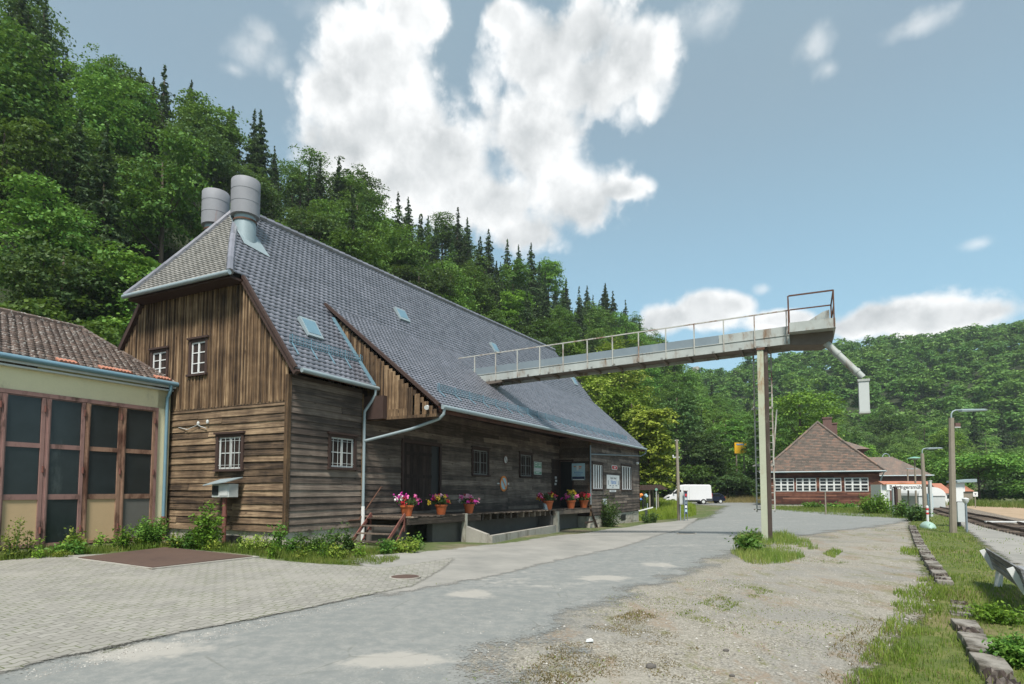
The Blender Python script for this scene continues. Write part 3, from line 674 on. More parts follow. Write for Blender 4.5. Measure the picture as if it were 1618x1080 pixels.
# --- tiled roof
def tiles(mb, pt, nrm, v0, v1, row, srange, step, lip=.027, wave=.012, per=.24):
    """pt(s,g)->xyz; rows run along s, stacked in g from v0 to v1"""
    n = max(2, int(abs(v1 - v0) / row)); V = []; Q = []; R = []
    for i in range(n):
        ga = v0 + (v1 - v0) * i / n; gb = v0 + (v1 - v0) * (i + 1) / n
        ra, rb = srange(ga), srange(gb); lo, hi = min(ra[0], rb[0]), max(ra[1], rb[1])
        if hi - lo < .02: continue
        ss = np.arange(lo, hi + step, step); k0 = int(lo / step); ph = (i % 2) * per * .5
        b = len(V)
        for off_g, hgt, rr in ((ga, -.005, ra), (ga, lip, ra), (gb, .0, rb)):
            for s in ss:
                sc = min(max(s, rr[0]), rr[1]); p = pt(sc, off_g); wv = wave * math.sin(2 * math.pi * (s + ph) / per) if hgt > -.001 else 0
                V.append((p[0] + nrm[0] * (hgt + wv), p[1] + nrm[1] * (hgt + wv), p[2] + nrm[2] * (hgt + wv)))
        m_ = len(ss); rr_ = NR.random(m_ // 4 + 2)
        for j in range(m_ - 1):
            for l in (0, 1):
                Q.append((b + l * m_ + j, b + l * m_ + j + 1, b + (l + 1) * m_ + j + 1, b + (l + 1) * m_ + j)); R.append(rr_[j // 4])
    return np.array(V), np.array(Q), np.array(R)
def tile_part(name, patches, m_, parent):
    Vs, Qs, Rs = [], [], []; b = 0
    for V, Q, R in patches: Vs.append(V); Qs.append(Q + b); Rs.append(R); b += len(V)
    o = link(name, mesh_np(name, np.concatenate(Vs), np.concatenate(Qs), np.concatenate(Rs)), m_, parent); return o
OH = .656; HW = 2.63; SR = 1.655; RL = SHED_L
def hip_lo(g): return -.19 if g < SHED_W / 2 - HW else -OH + (SR + OH) * (g - (SHED_W / 2 - HW)) / HW
def hip_hi(g): return RL + .19 if g < SHED_W / 2 - HW else RL + OH - (SR + OH) * (g - (SHED_W / 2 - HW)) / HW
sl_m = math.atan2(7.4, 4.972); n_m = (0, -math.sin(sl_m), math.cos(sl_m)); sl_e = math.atan2(4.3, 4.9); n_e = (0, -math.sin(sl_e), math.cos(sl_e))
pm = lambda s, g: (s, g, zmain(s, g)); pe = lambda s, g: (s, g, zext(s, g))
STEP = .06
patches = [tiles(None, pm, n_m, -.452, GC, .115, lambda g: (-.19, S1 - .1), STEP), tiles(None, pm, n_m, GC, SHED_W / 2, .115, lambda g: (hip_lo(g), hip_hi(g)), STEP)]
def ext_lo(g): return 3.55 + .35 * (GC - g) / 4.9
V, Q, R = tiles(None, lambda s, u: pe(s, GC - (GC + e2(s)) * (1 - u)), n_e, 0., 1., .0285, lambda u: (3.55 + .35 * (1 - u), RL + .25), STEP); patches.append((V, Q, R))
tile_part('roof', patches, M['roof_tile'], shed)
# hip face
zh0, zh1 = zmain(0, SHED_W / 2 - HW), z3(SR); sl_h = math.atan2(zh1 - zh0, SR + OH); n_h = (-math.sin(sl_h), 0, math.cos(sl_h))
def ph_(a, u): return (-OH + (SR + OH) * u - .10 * (1 - u) * u * 2.2 + 0, a, zh0 + (zh1 - zh0) * u - .22 * u * (1 - u) * 2)
tile_part('hip_roof', [tiles(None, ph_, n_h, 0., 1., .031, lambda u: (SHED_W / 2 - HW * (1 - u), SHED_W / 2 + HW * (1 - u)), .06, .03, .005)], M['grey_tile'], shed)
mb = MB()                                               # rear slope, underside and far hip
def zr_(s): return z3(s)
mb.poly([(SR, SHED_W / 2, z3(SR) - .02), (RL - SR, SHED_W / 2, z3(RL - SR) - .02), (RL + OH, SHED_W - hw, zmain(RL, hw) - .02), (RL + .2, SHED_W + .45, Z1 - .02), (-.19, SHED_W + .45, Z1 - .02), (-.19, SHED_W - hw, zh0 - .02), (-OH, SHED_W - hw, zh0 - .02)])
mb.poly([(RL - SR, SHED_W / 2, z3(RL - SR) - .02), (RL + OH, hw, zmain(RL, hw) - .02), (RL + OH, SHED_W - hw, zmain(RL, hw) - .02)])
mb.build('rear_roof', M['roof_tile'], shed)
mb = MB(); th = .09                                     # boarded underside: main eave, wide canopy
def slab(f, pts, d0=.07, d1=.14):
    top = [(s, g, f(s, g) - d0) for s, g in pts]; bot = [(s, g, f(s, g) - d1) for s, g in pts]
    mb.hexa(bot + top)
mb.rv = .5; slab(zmain, [(-.17, -.43), (S1 - .12, -.43), (S1 - .12, GC), (-.17, GC)]); slab(zmain, [(-.17, GC), (RL + .17, GC), (RL + .17, hw), (-.17, hw)])
for k in range(31):
    s0 = 3.95 + k * .985; mb.rn(); slab(zext, [(s0, -e2(s0) + .03), (s0 + .975, -e2(s0) + .03), (s0 + .975, GC), (s0, GC)], .07, .13)
for k in range(16):
    s0 = 4.2 + k * 1.97; mb.rn(); mb.bar((s0, -e2(s0) + .12, zext(s0, -e2(s0) + .12) - .20), (s0, .0, zext(s0, 0) - .20), .12, .14)
mb.rn().bar((3.9, -e2(4) + .10, z4(4) - .12), (RL + .1, -e2(34) + .10, z4(34) - .12), .05, .20)
mb.rn().bar((4.0, -1.75, zext(4, -1.75) - .36), (RL, -1.65, zext(34, -1.65) - .36), .16, .2)
mb.build('soffit', M['red_soffit'], shed)
mb = MB(); mb.box(-OH + .06, 0.12, hw + .05, SHED_W - hw - .05, zh0 - .14, zh0 - .07)
mb.poly([ph_(hw, 0.), ph_(SHED_W - hw, 0.), (SR, SHED_W / 2, zh1 - .1)])
mb.cut(); mb.bar((-.10, -.44, Z1 - .13), (-.10, hw, zmain(0, hw) - .13), .16, .16); mb.cut(); mb.bar((-.10, SHED_W + .44, Z1 - .13), (-.10, SHED_W - hw, zmain(0, hw) - .13), .16, .16)
mb.cut(); mb.bar((RL + .12, -e2(34) + .05, z4(34) - .09), (RL + .12, GC, zmain(RL, GC) - .09), .12, .18); mb.bar((RL + .12, GC, zmain(RL, GC) - .09), (RL + .12, hw, zmain(RL, hw) - .09), .12, .18)
mb.build('bargeboard', M['dark_trim'], shed)
# small gable under the start of the wide canopy
mb = MB(); g = -2.92
while g < 1.9:
    wd = RD.uniform(.12, .2); zt = zext(3.7, g) - .14; lo = 4.14 + .03 * (g + 3) + RD.uniform(-.02, .02)
    gap = -2.62 < g < -2.05 and RD.random() < .5
    mb.rn()
    if g > -.2: lo = max(lo, 4.6)
    if gap: mb.box(3.62, 3.65, g, g + wd * .8, max(lo, zt - .18), zt)
    elif zt - lo > .03: mb.box(3.62, 3.65, g + .004, g + wd - .004, lo, zt); mb.rn().box(3.585, 3.619, g + wd - .025, g + wd + .02, lo, zt - .03)
    g += wd
mb.rn().box(3.58, 3.612, -1.75, -.92, 4.17, 4.42); mb.rn().bar((3.6, -2.95, 4.12), (3.6, -.02, 4.12), .07, .10)
mb.build('side_gable_boards', M['gable_wood'], shed)
MB().box(3.66, 3.9, -2.88, .0, 4.09, 4.13).box(3.37, 3.65, -.9, -.06, 4.09, 4.9).build('soffit_box', M['dark_trim'], shed)
mb = MB(); mb.bar((3.72, -e2(4) - .02, z4(4) + .03), (3.5, GC, zext(3.5, GC) + .03), .14, .10); mb.bar((-.17, -.46, Z1 + .02), (-.17, hw, zmain(0, hw) + .03), .10, .09)
mb.build('verge_tiles', M['dark_trim'], shed)
MB().bar((3.44, -.46, Z1 + .06), (3.44, 1.5, zmain(3.4, 1.5) + .06), .14, .05).build('flashing', M['blue_zinc'], shed)
# ridge and hip caps
mb = MB(); n = 78
for k in range(n):
    a = SR + (RL - 2 * SR) * k / n; b = SR + (RL - 2 * SR) * (k + 1.06) / n
    mb.rn().tube([(a, SHED_W / 2, z3(a) + .02), (b, SHED_W / 2, z3(b) + .035)], [.125, .14], 8)
for gg, sg in ((hw, 1), (SHED_W - hw, -1)):
    for k in range(11):
        u0, u1 = k / 11., (k + 1.08) / 11.; p = ph_(gg + sg * HW * u0, u0); q = ph_(gg + sg * HW * min(u1, 1), min(u1, 1))
        mb.rn().tube([(p[0], p[1], p[2] + .02), (q[0], q[1], q[2] + .05)], [.12, .105], 8)
mb.build('ridge_tiles', M['roof_tile'], shed, True)
# gutters and pipes
mb = MB(); mb.tube([(.0, -.53, Z1 - .03), (S1 - .2, -.53, Z1 - .05)], .075, 10)
mb.cut().tube([(3.85, -e2(4) - .07, z4(4) - .03), (RL + .1, -e2(34) - .07, z4(34) - .03)], .078, 10)
mb.cut().tube([(-OH - .05, hw - .05, zh0 - .02), (-OH - .05, SHED_W - hw + .05, zh0 - .02)], .075, 10)
mb.build('gutter', M['zinc'], shed, True)
mb = MB(); PX, PG_ = 3.28, -.16
mb.tube([(3.4, -.53, Z1 - .1), (3.4, -.53, Z1 - .28), (3.36, -.42, Z1 - .5), (PX, PG_ - .02, Z1 - .85), (PX, PG_, Z1 - 1.05), (PX, PG_, 1.05)], .052, 12)
mb.cut().tube([(3.95, -e2(4) - .07, z4(4) - .1), (3.95, -e2(4) - .05, z4(4) - .26), (3.92, -e2(4) + .12, z4(4) - .42), (3.75, -1.8, z4(4) - .74), (PX, PG_, z4(4) - 1.13)], .052, 12)
mb.build('downpipe', M['zinc'], shed, True)
MB().tube([(PX, PG_, 1.06), (PX, PG_, -.25)], .064, 12).build('pipe_sleeve', M['white_paint'], shed, True)
mb = MB(); mb.tube([(FS - .1, FG - .06, 4.4), (FS - .1, FG - .06, .75)], .05, 10); mb.cut().tube([(FS - .08, FG - .08, 3.85), (RL - .4, FG - .3, 4.35), (RL, -e2(34) - .05, z4(34) - .35), (RL, -e2(34) - .07, z4(34) - .05)], .045, 10)
mb.build('downpipe', M['grey_panel'], shed, True)
# roof windows, snow guards
def rooflight(s0, s1, g0, g1, f, nn):
    mb = MB(); h = .10
    def q(s, g, d): z = f(s, g); return (s + nn[0] * d, g + nn[1] * d, z + nn[2] * d)
    mb.hexa([q(s0, g0, .03), q(s1, g0, .03), q(s1, g1, .03), q(s0, g1, .03), q(s0, g0, h), q(s1, g0, h), q(s1, g1, h + .06), q(s0, g1, h + .06)])
    o = mb.build('roof_window', M['zinc'], shed); m2 = MB(); e = .07
    a, b = s0 + e, s1 - e; c, d = g0 + e, g1 - e * .8
    m2.hexa([q(a, c, h + .004), q(b, c, h + .004), q(b, d, h + .06), q(a, d, h + .06), q(a, c, h + .02), q(b, c, h + .02), q(b, d, h + .075), q(a, d, h + .075)]); m2.build('pane', M['blue_zinc'], o)
rooflight(1.28, 1.98, .60, 1.08, zmain, n_m); rooflight(8.75, 9.5, 2.5, 2.9, zmain, n_m); rooflight(18.4, 19.1, 2.7, 3.1, zmain, n_m); rooflight(32.2, 32.9, 2.6, 3.0, zmain, n_m)
def guard(s0, s1, gg, f, nn, n_b):
    mb = MB()
    def q(s, z): return (s, gg, f(s, gg) + z)
    for z in (.06, .14, .22, .30): mb.bar(q(s0, z), q(s1, z), .016)
    k = int((s1 - s0) / .11)
    for i in range(k + 1): s = s0 + (s1 - s0) * i / k; mb.bar(q(s, .05), q(s, .31), .012)
    for i in range(n_b):
        s = s0 + .1 + (s1 - s0 - .2) * i / (n_b - 1); mb.bar(q(s, .0), q(s, .34), .035, .02); mb.bar((s, gg - .28, f(s, gg - .28) + .05), (s, gg, f(s, gg) + .06), .05, .02)
    mb.build('snow_guard', M['blue_zinc'], shed)
guard(.2, 3.55, .20, zmain, n_m, 5); guard(4.9, 30.5, -2.12, zext, n_e, 24)
# handrail on the wall above the steps
MB().tube([(4.35, -.14, 1.72), (4.28, -.14, 1.74), (3.1, -.14, .6), (2.6, -.14, .6)], .022, 8).build('handrail', M['rust'], shed, True)
mb = MB(); mb.tube([(-.05, 4.95, 3.72), (-.12, 4.4, 3.62), (-.1, 3.95, 3.75), (-.1, 3.5, 3.62)], .012, 5); mb.lathe([(.04, 0), (.05, .06), (.02, .12)], (-.1, 3.9, 3.75), 8); mb.lathe([(.04, 0), (.05, .06), (.02, .12)], (-.1, 3.45, 3.78), 8)
mb.build('insulator_wire', M['sash_paint'], shed)
# the two big ventilators
def ventilator(s, g, base, h):
    b = MB(); b.tube([(s, g, base), (s, g, base + h * .5)], [.38, .36], 24)
    v = b.build('ventilator', M['zinc'], shed, True)
    c = MB(); z0 = base + h * .5
    c.lathe([(.37, .0), (.37, .03), (.475, .035), (.48, .48), (.49, .49), (.48, .5), (.48, .92), (.49, .93), (.48, .94), (.48, 1.30), (.46, 1.33), (.28, 1.36)], (s, g, z0), 28)
    c.build('cowl', M['vent_metal'], v, True)
    r = MB(); r.lathe([(.395, -.06), (.395, 0), (.37, .0)], (s, g, z0 - .12), 24, False); r.build('band', M['rust'], v, True)
VENT = []
ventilator(1.25, 3.62, 10.1, 2.25)
fl = MB(); fl.poly([(.82, 3.1, zmain(.8, 3.1) + .07), (1.8, 2.95, zmain(1.8, 2.95) + .07), (1.7, 4.0, zmain(1.7, 4.0) + .07), (.9, 4.0, zmain(.9, 4.0) + .07)])
fl.build('flashing', M['zinc'], shed)
ventilator(1.75, 5.85, 10.4, 2.25)
mb = MB(); mb.bar((6.6, 6.2, z3(7) - 1.2), (8.6, 6.2, z3(7) - .3), .9, .08); mb.bar((8.6, 6.2, z3(7) - .3), (10.4, 6.2, z3(7) - 1.0), .9, .08); mb.box(7.6, 9.4, 5.8, 6.6, z3(7) - 1.6, z3(7) - .75)
mb.build('dormer', M['old_plank'], shed)

# ================================================================== LOADING PLATFORM in front of the shed
plat = thingL('loading_platform', 'raised timber loading platform on concrete walls along the shed front', 'platform', 3.3, -1.0, -.3)
O = (3.3, -1.0, -.3)
def zp(s): return .74 - .010 * (s - 3.3)
mb = MB(O); s = 3.3
while s < 23.6:
    wd = RD.uniform(.2, .26); mb.rn()
    if not FS - .05 < s + wd or True:
        gi = -.06 if s + wd < FS - .05 else FG - .06
        if gi > -1: mb.hexa([(s, -2.10, zp(s) - .05), (s + wd - .01, -2.10 + RD.uniform(-.03, .03), zp(s) - .05), (s + wd - .01, gi, zp(s) - .05), (s, gi, zp(s) - .05), (s, -2.10, zp(s)), (s + wd - .01, -2.10, zp(s)), (s + wd - .01, gi, zp(s)), (s, gi, zp(s))])
    s += wd
mb.build('deck', M['old_plank'], plat)
mb = MB(O)
for a, b in ((3.32, 8.2), (16.2, 22.0)): mb.cut().rn().bar((a, -2.03, zp(a) - .17), (b, -2.03, zp(b) - .17), .12, .22)
mb.build('edge_beam', M['old_plank'], plat)
mb = MB(O)
for k in range(12):
    a = 8.5 + k * .66; mb.cut().rn().box(a, a + .16, -1.98, -.1, zp(a) - .30, zp(a) - .052)
mb.build('joist', M['old_plank'], plat)
mb = MB(O); mb.box(3.5, 4.0, -1.5, -.1, -.7, zp(4) - .3); mb.box(5.2, 8.3, -1.75, -1.5, -.9, zp(6) - .29); mb.box(8.31, 16.3, -1.2, -.9, -1.2, .4); mb.box(16.0, 16.25, -1.95, -1.21, -1.2, zp(16) - .31); mb.box(16.3, 21.9, -1.3, -1.0, -1.2, zp(18) - .3)
mb.build('back_wall', M['dark_concrete'], plat)
# low wall round the pit
p0 = ground(778, 858); p1 = ground(885, 839.5); L0 = toL(*p0); L1 = toL(*p1)
mb = MB(O)
zt0 = EYE + (pG(780, 839, (L0[1] + L1[1]) / 2)[1] - EYE); gA_, gB_ = L0[1], L1[1]
zw = lambda s: -.10 + (-.12 + .0) * (s - L0[0]) / (L1[0] - L0[0])
mb.hexa([(L0[0], gA_, -1.2), (L1[0], gB_, -1.4), (L1[0], gB_ + .22, -1.4), (L0[0], gA_ + .22, -1.2), (L0[0], gA_, zw(L0[0])), (L1[0], gB_, zw(L1[0])), (L1[0], gB_ + .22, zw(L1[0])), (L0[0], gA_ + .22, zw(L0[0]))])
mb.hexa([(L0[0], gA_ + .23, -1.2), (L0[0] + .22, gA_ + .23, -1.2), (L0[0] + .22, -1.9, -1.2), (L0[0], -1.9, -1.2), (L0[0], gA_ + .23, -.06), (L0[0] + .22, gA_ + .23, -.06), (L0[0] + .22, -1.9, .28), (L0[0], -1.9, .28)])
mb.build('pit_wall', M['concrete'], plat)
mb = MB(O); mb.box(L0[0] - .05, L0[0] + .1, -2.12, -1.97, -1.0, .72); mb.build('pit_post', M['plinth'], plat)
MB(O).box(16.3, 16.55, -2.2, -1.95, -1.2, .5).build('pit_post', M['plinth'], plat)
mb = MB(O); mb.bar((22.0, -2.12, .5), (23.3, -2.12, -.75), .07, .12); mb.cut().bar((20.9, -2.15, -.3), (22.3, -2.15, -.3), .05, .1); mb.build('brace', M['dark_trim'], plat)

steps = thingL('wooden_steps', 'rusty steel steps with wooden treads at the platform end', 'steps', 2.7, -1.3, -.25)
O = (2.7, -1.3, -.25); mb = MB(O)
for gg in (-.55, -1.95): mb.cut().bar((2.12, gg, -.22), (3.26, gg, .82), .045, .10)
mb.build('stringer', M['red_rust'], steps)
for k in range(4):
    s = 2.30 + k * .27; z = -.02 + k * .235; mb = MB(O); mb.rn().box(s - .13, s + .13, -1.92, -.58, z - .035, z); mb.build('tread', M['old_plank'], steps)
mb = MB(O)
for gg in (-.55, -1.95): mb.cut().bar((3.22, gg, .75), (3.22, gg, .25), .05, .05); mb.bar((3.22, gg, .45), (2.75, gg, -.15), .04, .05)
mb.build('strut', M['red_rust'], steps)

# ================================================================== GARAGE on the left
GG = 5.31
gar = thingL('garage_building', 'cream plastered garage with rusty glazed folding gates and tiled roof', 'building', -.15, GG, 0)
O = (-.15, GG, 0)
mb = MB(O); mb.box(-14, -.12, GG, 16, -.3, 0.); GZ = lambda s: 5.12 + .02 * s
mb.box(-.56, -.13, GG + .0, GG + .35, 0., 4.95); mb.box(-14, -.13, GG + .0, GG + .35, 4.34, 4.95); mb.box(-14, -9.5, GG, GG + .35, .0, 4.34); mb.box(-.45, -.13, GG + .36, 16, 0., 4.95)
mb.prism([(GG + .05, 4.96), (10.69, 7.45), (16, 4.96)], lambda g, z, d: (d, g, z), -.5, -.25)
mb.build('wall', M['plaster'], gar)
RZ0, RZ1, RG1 = 5.20, 7.72, 10.69
nr = math.atan2(RZ1 - RZ0, RG1 - GG + .15)
V, Q, R = tiles(None, lambda s, g: (s + .15, g - GG, RZ0 + (RZ1 - RZ0) * (g - GG + .15) / (RG1 - GG + .15)), (0, -math.sin(nr), math.cos(nr)), GG - .15, RG1, .26, lambda g: (-13.8, -.12), .05, .05, .03, .21)
tile_part('roof', [(V, Q, R)], M['old_tile'], gar)
mb = MB(O); mb.poly([(-14, RG1, RZ1 - .02), (-.12, RG1, RZ1 - .02), (-.12, 16.3, RZ0), (-14, 16.3, RZ0)]); mb.poly([(-14, GG - .13, RZ0 - .06), (-.14, GG - .13, RZ0 - .06), (-.14, RG1, RZ1 - .08), (-14, RG1, RZ1 - .08)])
for k in range(36): a = -.1 - k * .38; mb.rn().tube([(a, RG1, RZ1 + .05), (a - .40, RG1, RZ1 + .03)], [.11, .12], 7)
for k in range(15): u = k / 15.; v = (k + 1.05) / 15.; mb.rn().bar((-.1, GG - .15 + (RG1 - GG + .15) * u, RZ0 + (RZ1 - RZ0) * u + .05), (-.1, GG - .15 + (RG1 - GG + .15) * v, RZ0 + (RZ1 - RZ0) * v + .07), .16, .05)
mb.build('ridge_tiles', M['old_tile'], gar)
mb = MB(O)
for a, n in ((-3.5, 5), (-2.35, 9), (-.62, 5)):
    mb.cut()
    for k in range(n):
        s = a + k * .105; u0, u1 = .012, .055; f = lambda u, h: (GG - .15 + (RG1 - GG + .15) * u, RZ0 + (RZ1 - RZ0) * u + h)
        g0, z0 = f(u0, .085); g1, z1 = f(u1, .085); mb.rn().tube([(s, g0, z0), (s, g1, z1)], [.055, .045], 7)
mb.build('patch_tiles', M['new_tile'], gar)
mb = MB(O); mb.tube([(-14, GG - .24, RZ0 - .02), (-.06, GG - .24, RZ0 - .02)], .08, 10); mb.build('gutter', M['blue_zinc'], gar, True)
MB(O).box(-14, -.08, GG - .2, GG - .16, RZ0 - .16, RZ0 - .03).box(-14, -.14, GG - .155, GG - .002, RZ0 - .26, RZ0 - .21).build('fascia', M['sash_paint'], gar)
mb = MB(O); mb.tube([(-.28, GG - .24, RZ0 - .08), (-.28, GG - .22, RZ0 - .25), (-.30, GG - .1, RZ0 - .5), (-.30, GG - .09, RZ0 - .7), (-.30, GG - .09, .75)], .055, 12); mb.build('downpipe', M['blue_zinc'], gar, True)
MB(O).tube([(-.30, GG - .09, .75), (-.30, GG - .09, -.1)], .07, 12).build('pipe_sleeve', M['red_rust'], gar, True)
MB(O).box(-14, -.2, GG + .5, GG + .52, .0, 4.3).build('dark_interior', M['black'], gar)
# glazed gate leaves
FR = GG - .02
cols = [(-1.59, -.74), (-2.64, -1.82), (-3.68, -2.88), (-4.72, -3.91), (-5.76, -4.95), (-6.8, -5.99), (-7.84, -7.03), (-8.88, -8.07)]
rows = [(.13, 1.35), (1.50, 2.79), (2.92, 4.19)]
fills = [['grey_board', 'dirty_glass', 'dirty_glass'], ['brown_board', 'dirty_glass', 'dirty_glass'], ['dirty_glass', 'dirty_glass', 'dirty_glass'], ['brown_board', 'dirty_glass', 'dirty_glass'], ['brown_board', 'dirty_glass', 'dirty_glass']]
MB(O).box(-9.4, -.57, FR - .05, FR + .12, 4.22, 4.335).box(-.66, -.57, FR - .05, FR + .12, .0, 4.215).build('gate_frame', M['gate_paint'], gar)
for i, (a, b) in enumerate(cols):
    lf = MB(O); l, r = a - .125, b + .09
    if i == 0: r = -.665
    lf.rn().box(l, a, FR - .045, FR + .04, .04, 4.21); lf.rn().box(b, r, FR - .045, FR + .04, .04, 4.21)
    zz = [.04] + [q for rw in rows for q in rw] + [4.21]
    for k in range(0, 8, 2): lf.rn().box(a, b, FR - .03, FR + .03, zz[k], zz[k + 1])
    lf.box(a - .085, a - .04, FR - .075, FR - .046, .1, 4.15)
    leaf = lf.build('gate', M['gate_paint' if i >= 2 else 'gate_worn'], gar)
    for j, (q0, q1) in enumerate(rows):
        fm = fills[min(i, 4)][j]
        MB(O).box(a - .0, b + .0, FR + .0, FR + .012, q0, q1).build('board' if 'board' in fm else 'pane', M[fm if not (i == 0 and j) else 'dirty_glass'], leaf)
    h = MB(O)
    for z in (.5, 2.2, 3.9): h.tube([(r - .02, FR - .07, z - .09), (r - .02, FR - .07, z + .09)], .028, 7)
    h.build('hinge', M['red_rust'], leaf)

# ================================================================== CONVEYOR BRIDGE
xs_, ys_ = toW(12.6, -12.55)
PB = (12.6, -12.55, gz1(xs_, ys_))
conv = thingL('conveyor_bridge', 'old grey steel conveyor bridge with railings running from the shed roof to a rusty pillar', 'conveyor', *PB)
SA, SB = 11.95, 13.25
def zb(g): return 6.86 + (-g) * .028                      # underside of the bridge
G0, G1, G2 = .9, -13.55, -15.05
mb = MB(PB)
for s in (SA, SB): 
    mb.cut().hexa([(s, G0 - .6, zb(G0)), (s + .07, G0 - .6, zb(G0)), (s + .07, G1, zb(G1)), (s, G1, zb(G1)), (s, G0, zb(G0) + .33), (s + .07, G0, zb(G0) + .33), (s + .07, G1, zb(G1) + .33), (s, G1, zb(G1) + .33)])
    mb.bar((s + .035, G0, zb(G0) + .35), (s + .035, G1, zb(G1) + .35), .12, .03)
mb.build('girder', M['pale_paint'], conv)
mb = MB(PB)
for k in range(14):
    a = .6 - k * 1.03
    mb.rn().bar((SA, a, zb(a) + .03), (SB + .07, a, zb(a) + .03), .10, .09)
mb.hexa([(SA + .075, .7, zb(0) + .10), (SB - .005, .7, zb(0) + .10), (SB - .005, G1, zb(G1) + .10), (SA + .075, G1, zb(G1) + .10), (SA + .075, .7, zb(0) + .14), (SB - .005, .7, zb(0) + .14), (SB - .005, G1, zb(G1) + .14), (SA + .075, G1, zb(G1) + .14)])
mb.bar((12.1, .2, zb(0) - .12), (12.1, -1.1, zb(0) - .02), .3, .14)
mb.build('walkway', M['under_rust'], conv)
def panel(name, ga, gb, m_):
    mb = MB(PB); s = SA + .01
    mb.hexa([(s, ga, zb(ga) + .37), (s + .03, ga, zb(ga) + .37), (s + .03, gb, zb(gb) + .37), (s, gb, zb(gb) + .37), (s, ga, zb(ga) + .70), (s + .03, ga, zb(ga) + .70), (s + .03, gb, zb(gb) + .70), (s, gb, zb(gb) + .70)])
    return mb.build(name, m_, conv)
panel('side_panel', .55, -10.95, M['grey_panel']); panel('side_panel', -10.96, -13.5, M['pale_paint'])
mb = MB(PB)
mb.hexa([(SA + .3, .4, zb(0) + .42), (SB - .2, .4, zb(0) + .42), (SB - .2, -14.4, zb(G1) + .62), (SA + .3, -14.4, zb(G1) + .62), (SA + .36, .4, zb(0) + .5), (SB - .26, .4, zb(0) + .5), (SB - .26, -14.4, zb(G1) + .72), (SA + .36, -14.4, zb(G1) + .72)])
mb.build('belt', M['rubber'], conv)
mb = MB(PB); s = SA - .03
for k in range(13):
    a = .35 - k * 1.15
    if a < G1: break
    mb.rn().bar((s, a, zb(a) + .02), (s, a, zb(a) + 1.30), .045, .045)
mb.bar((s, 1.45, zb(1.4) + 1.30), (s, G1, zb(G1) + 1.30), .045, .045)
mb.build('railing', M['rail_paint'], conv)
mb = MB(PB); s = SB + .1
for k in range(14):
    a = .9 - k * 1.07
    if -12.6 < a < -11.6: continue
    mb.rn().bar((s, a, zb(a) + .3), (s, a, zb(a) + 1.02), .04, .04)
for z in (.80, 1.02):
    mb.bar((s, 1.0, zb(1) + z), (s, -11.55, zb(-11.5) + z), .04, .04); mb.bar((s, -12.7, zb(-12.7) + z), (s, -14.9, zb(-14.9) + z), .04, .04)
mb.build('railing', M['rail_paint'], conv)
zpz = 7.62                                                # head platform
mb = MB(PB); mb.box(SA - .35, SB + .3, G2, G1 + .0, zpz - .02, zpz + .03)
mb.box(SA - .38, SA - .33, G2, G1, zpz - .02, zpz + .34); mb.box(SA - .37, SB + .3, G2 - .05, G2 - .001, zpz - .02, zpz + .34)
mb.prism([(G1 - .05, zpz + .36), (G1 - .55, zpz + .42), (G1 - 1.15, zpz + .78), (G2 + .12, zpz + .84), (G2 + .12, zpz + .36)], lambda g, z, d: (d, g, z), SA + .25, SB - .25)
mb.build('head_box', M['pale_paint'], conv)
mb = MB(PB); mb.prism([(G1 + .35, zb(G1) + .05), (G1 + .35, zb(G1) + .3), (G1 - .05, zpz - .021), (G2 + .02, zpz - .021), (G2 + .02, zpz - .28), (G2 + .4, zb(G1) - .12), (G1 - .2, zb(G1) - .05)], lambda g, z, d: (d, g, z), SA + .1, SB - .1)
mb.build('hopper', M['under_rust'], conv)
mb = MB(PB); A_ = SA - .36; B_ = SB + .3
for s, g in ((A_, G1 + .02), (A_, G2), (B_, G2), (B_, G1 + .02), (A_ + .5, G1 + .02)): mb.rn().bar((s, g, zpz), (s, g, zpz + 1.38), .05, .05)
for z in (1.38, .8):
    if z > 1: mb.bar((A_, G1, zpz + z), (A_, G2, zpz + z), .05, .05)
    mb.bar((A_, G2, zpz + z), (B_, G2, zpz + z), .045, .045); mb.bar((B_, G1, zpz + z), (B_, G2, zpz + z), .045, .045)
for k in range(4): mb.bar((A_, G1 + .02, zpz + .2 + k * .3), (A_ + .5, G1 + .02, zpz + .2 + k * .3), .03, .03)
mb.build('cage_railing', M['rust'], conv)
mb = MB(PB); sc = (SA + SB) / 2 - .3
c0 = Vector((sc, G2 + .25, zb(G1) - .05)); c1 = Vector((sc, -15.95, 5.78))
mb.tube([c0 + (c0 - c1) * .12, c0, c1], .125, 14); mb.tube([c0.lerp(c1, .28), c0.lerp(c1, .33)], .145, 14); mb.tube([c0.lerp(c1, .8), c0.lerp(c1, .85)], .15, 14)
ch = mb.build('chute', M['pale_paint'], conv, True)
mb = MB(PB); mb.box(sc - .17, sc + .17, -16.13, -15.80, 4.46, 5.70); mb.build('spout', M['grey_paint'], ch)
MB(PB).box(sc - .20, sc + .20, -16.16, -15.77, 5.62, 5.70).box(sc - .18, sc + .18, -16.145, -15.785, 4.44, 4.50).build('collar', M['pale_paint'], ch)
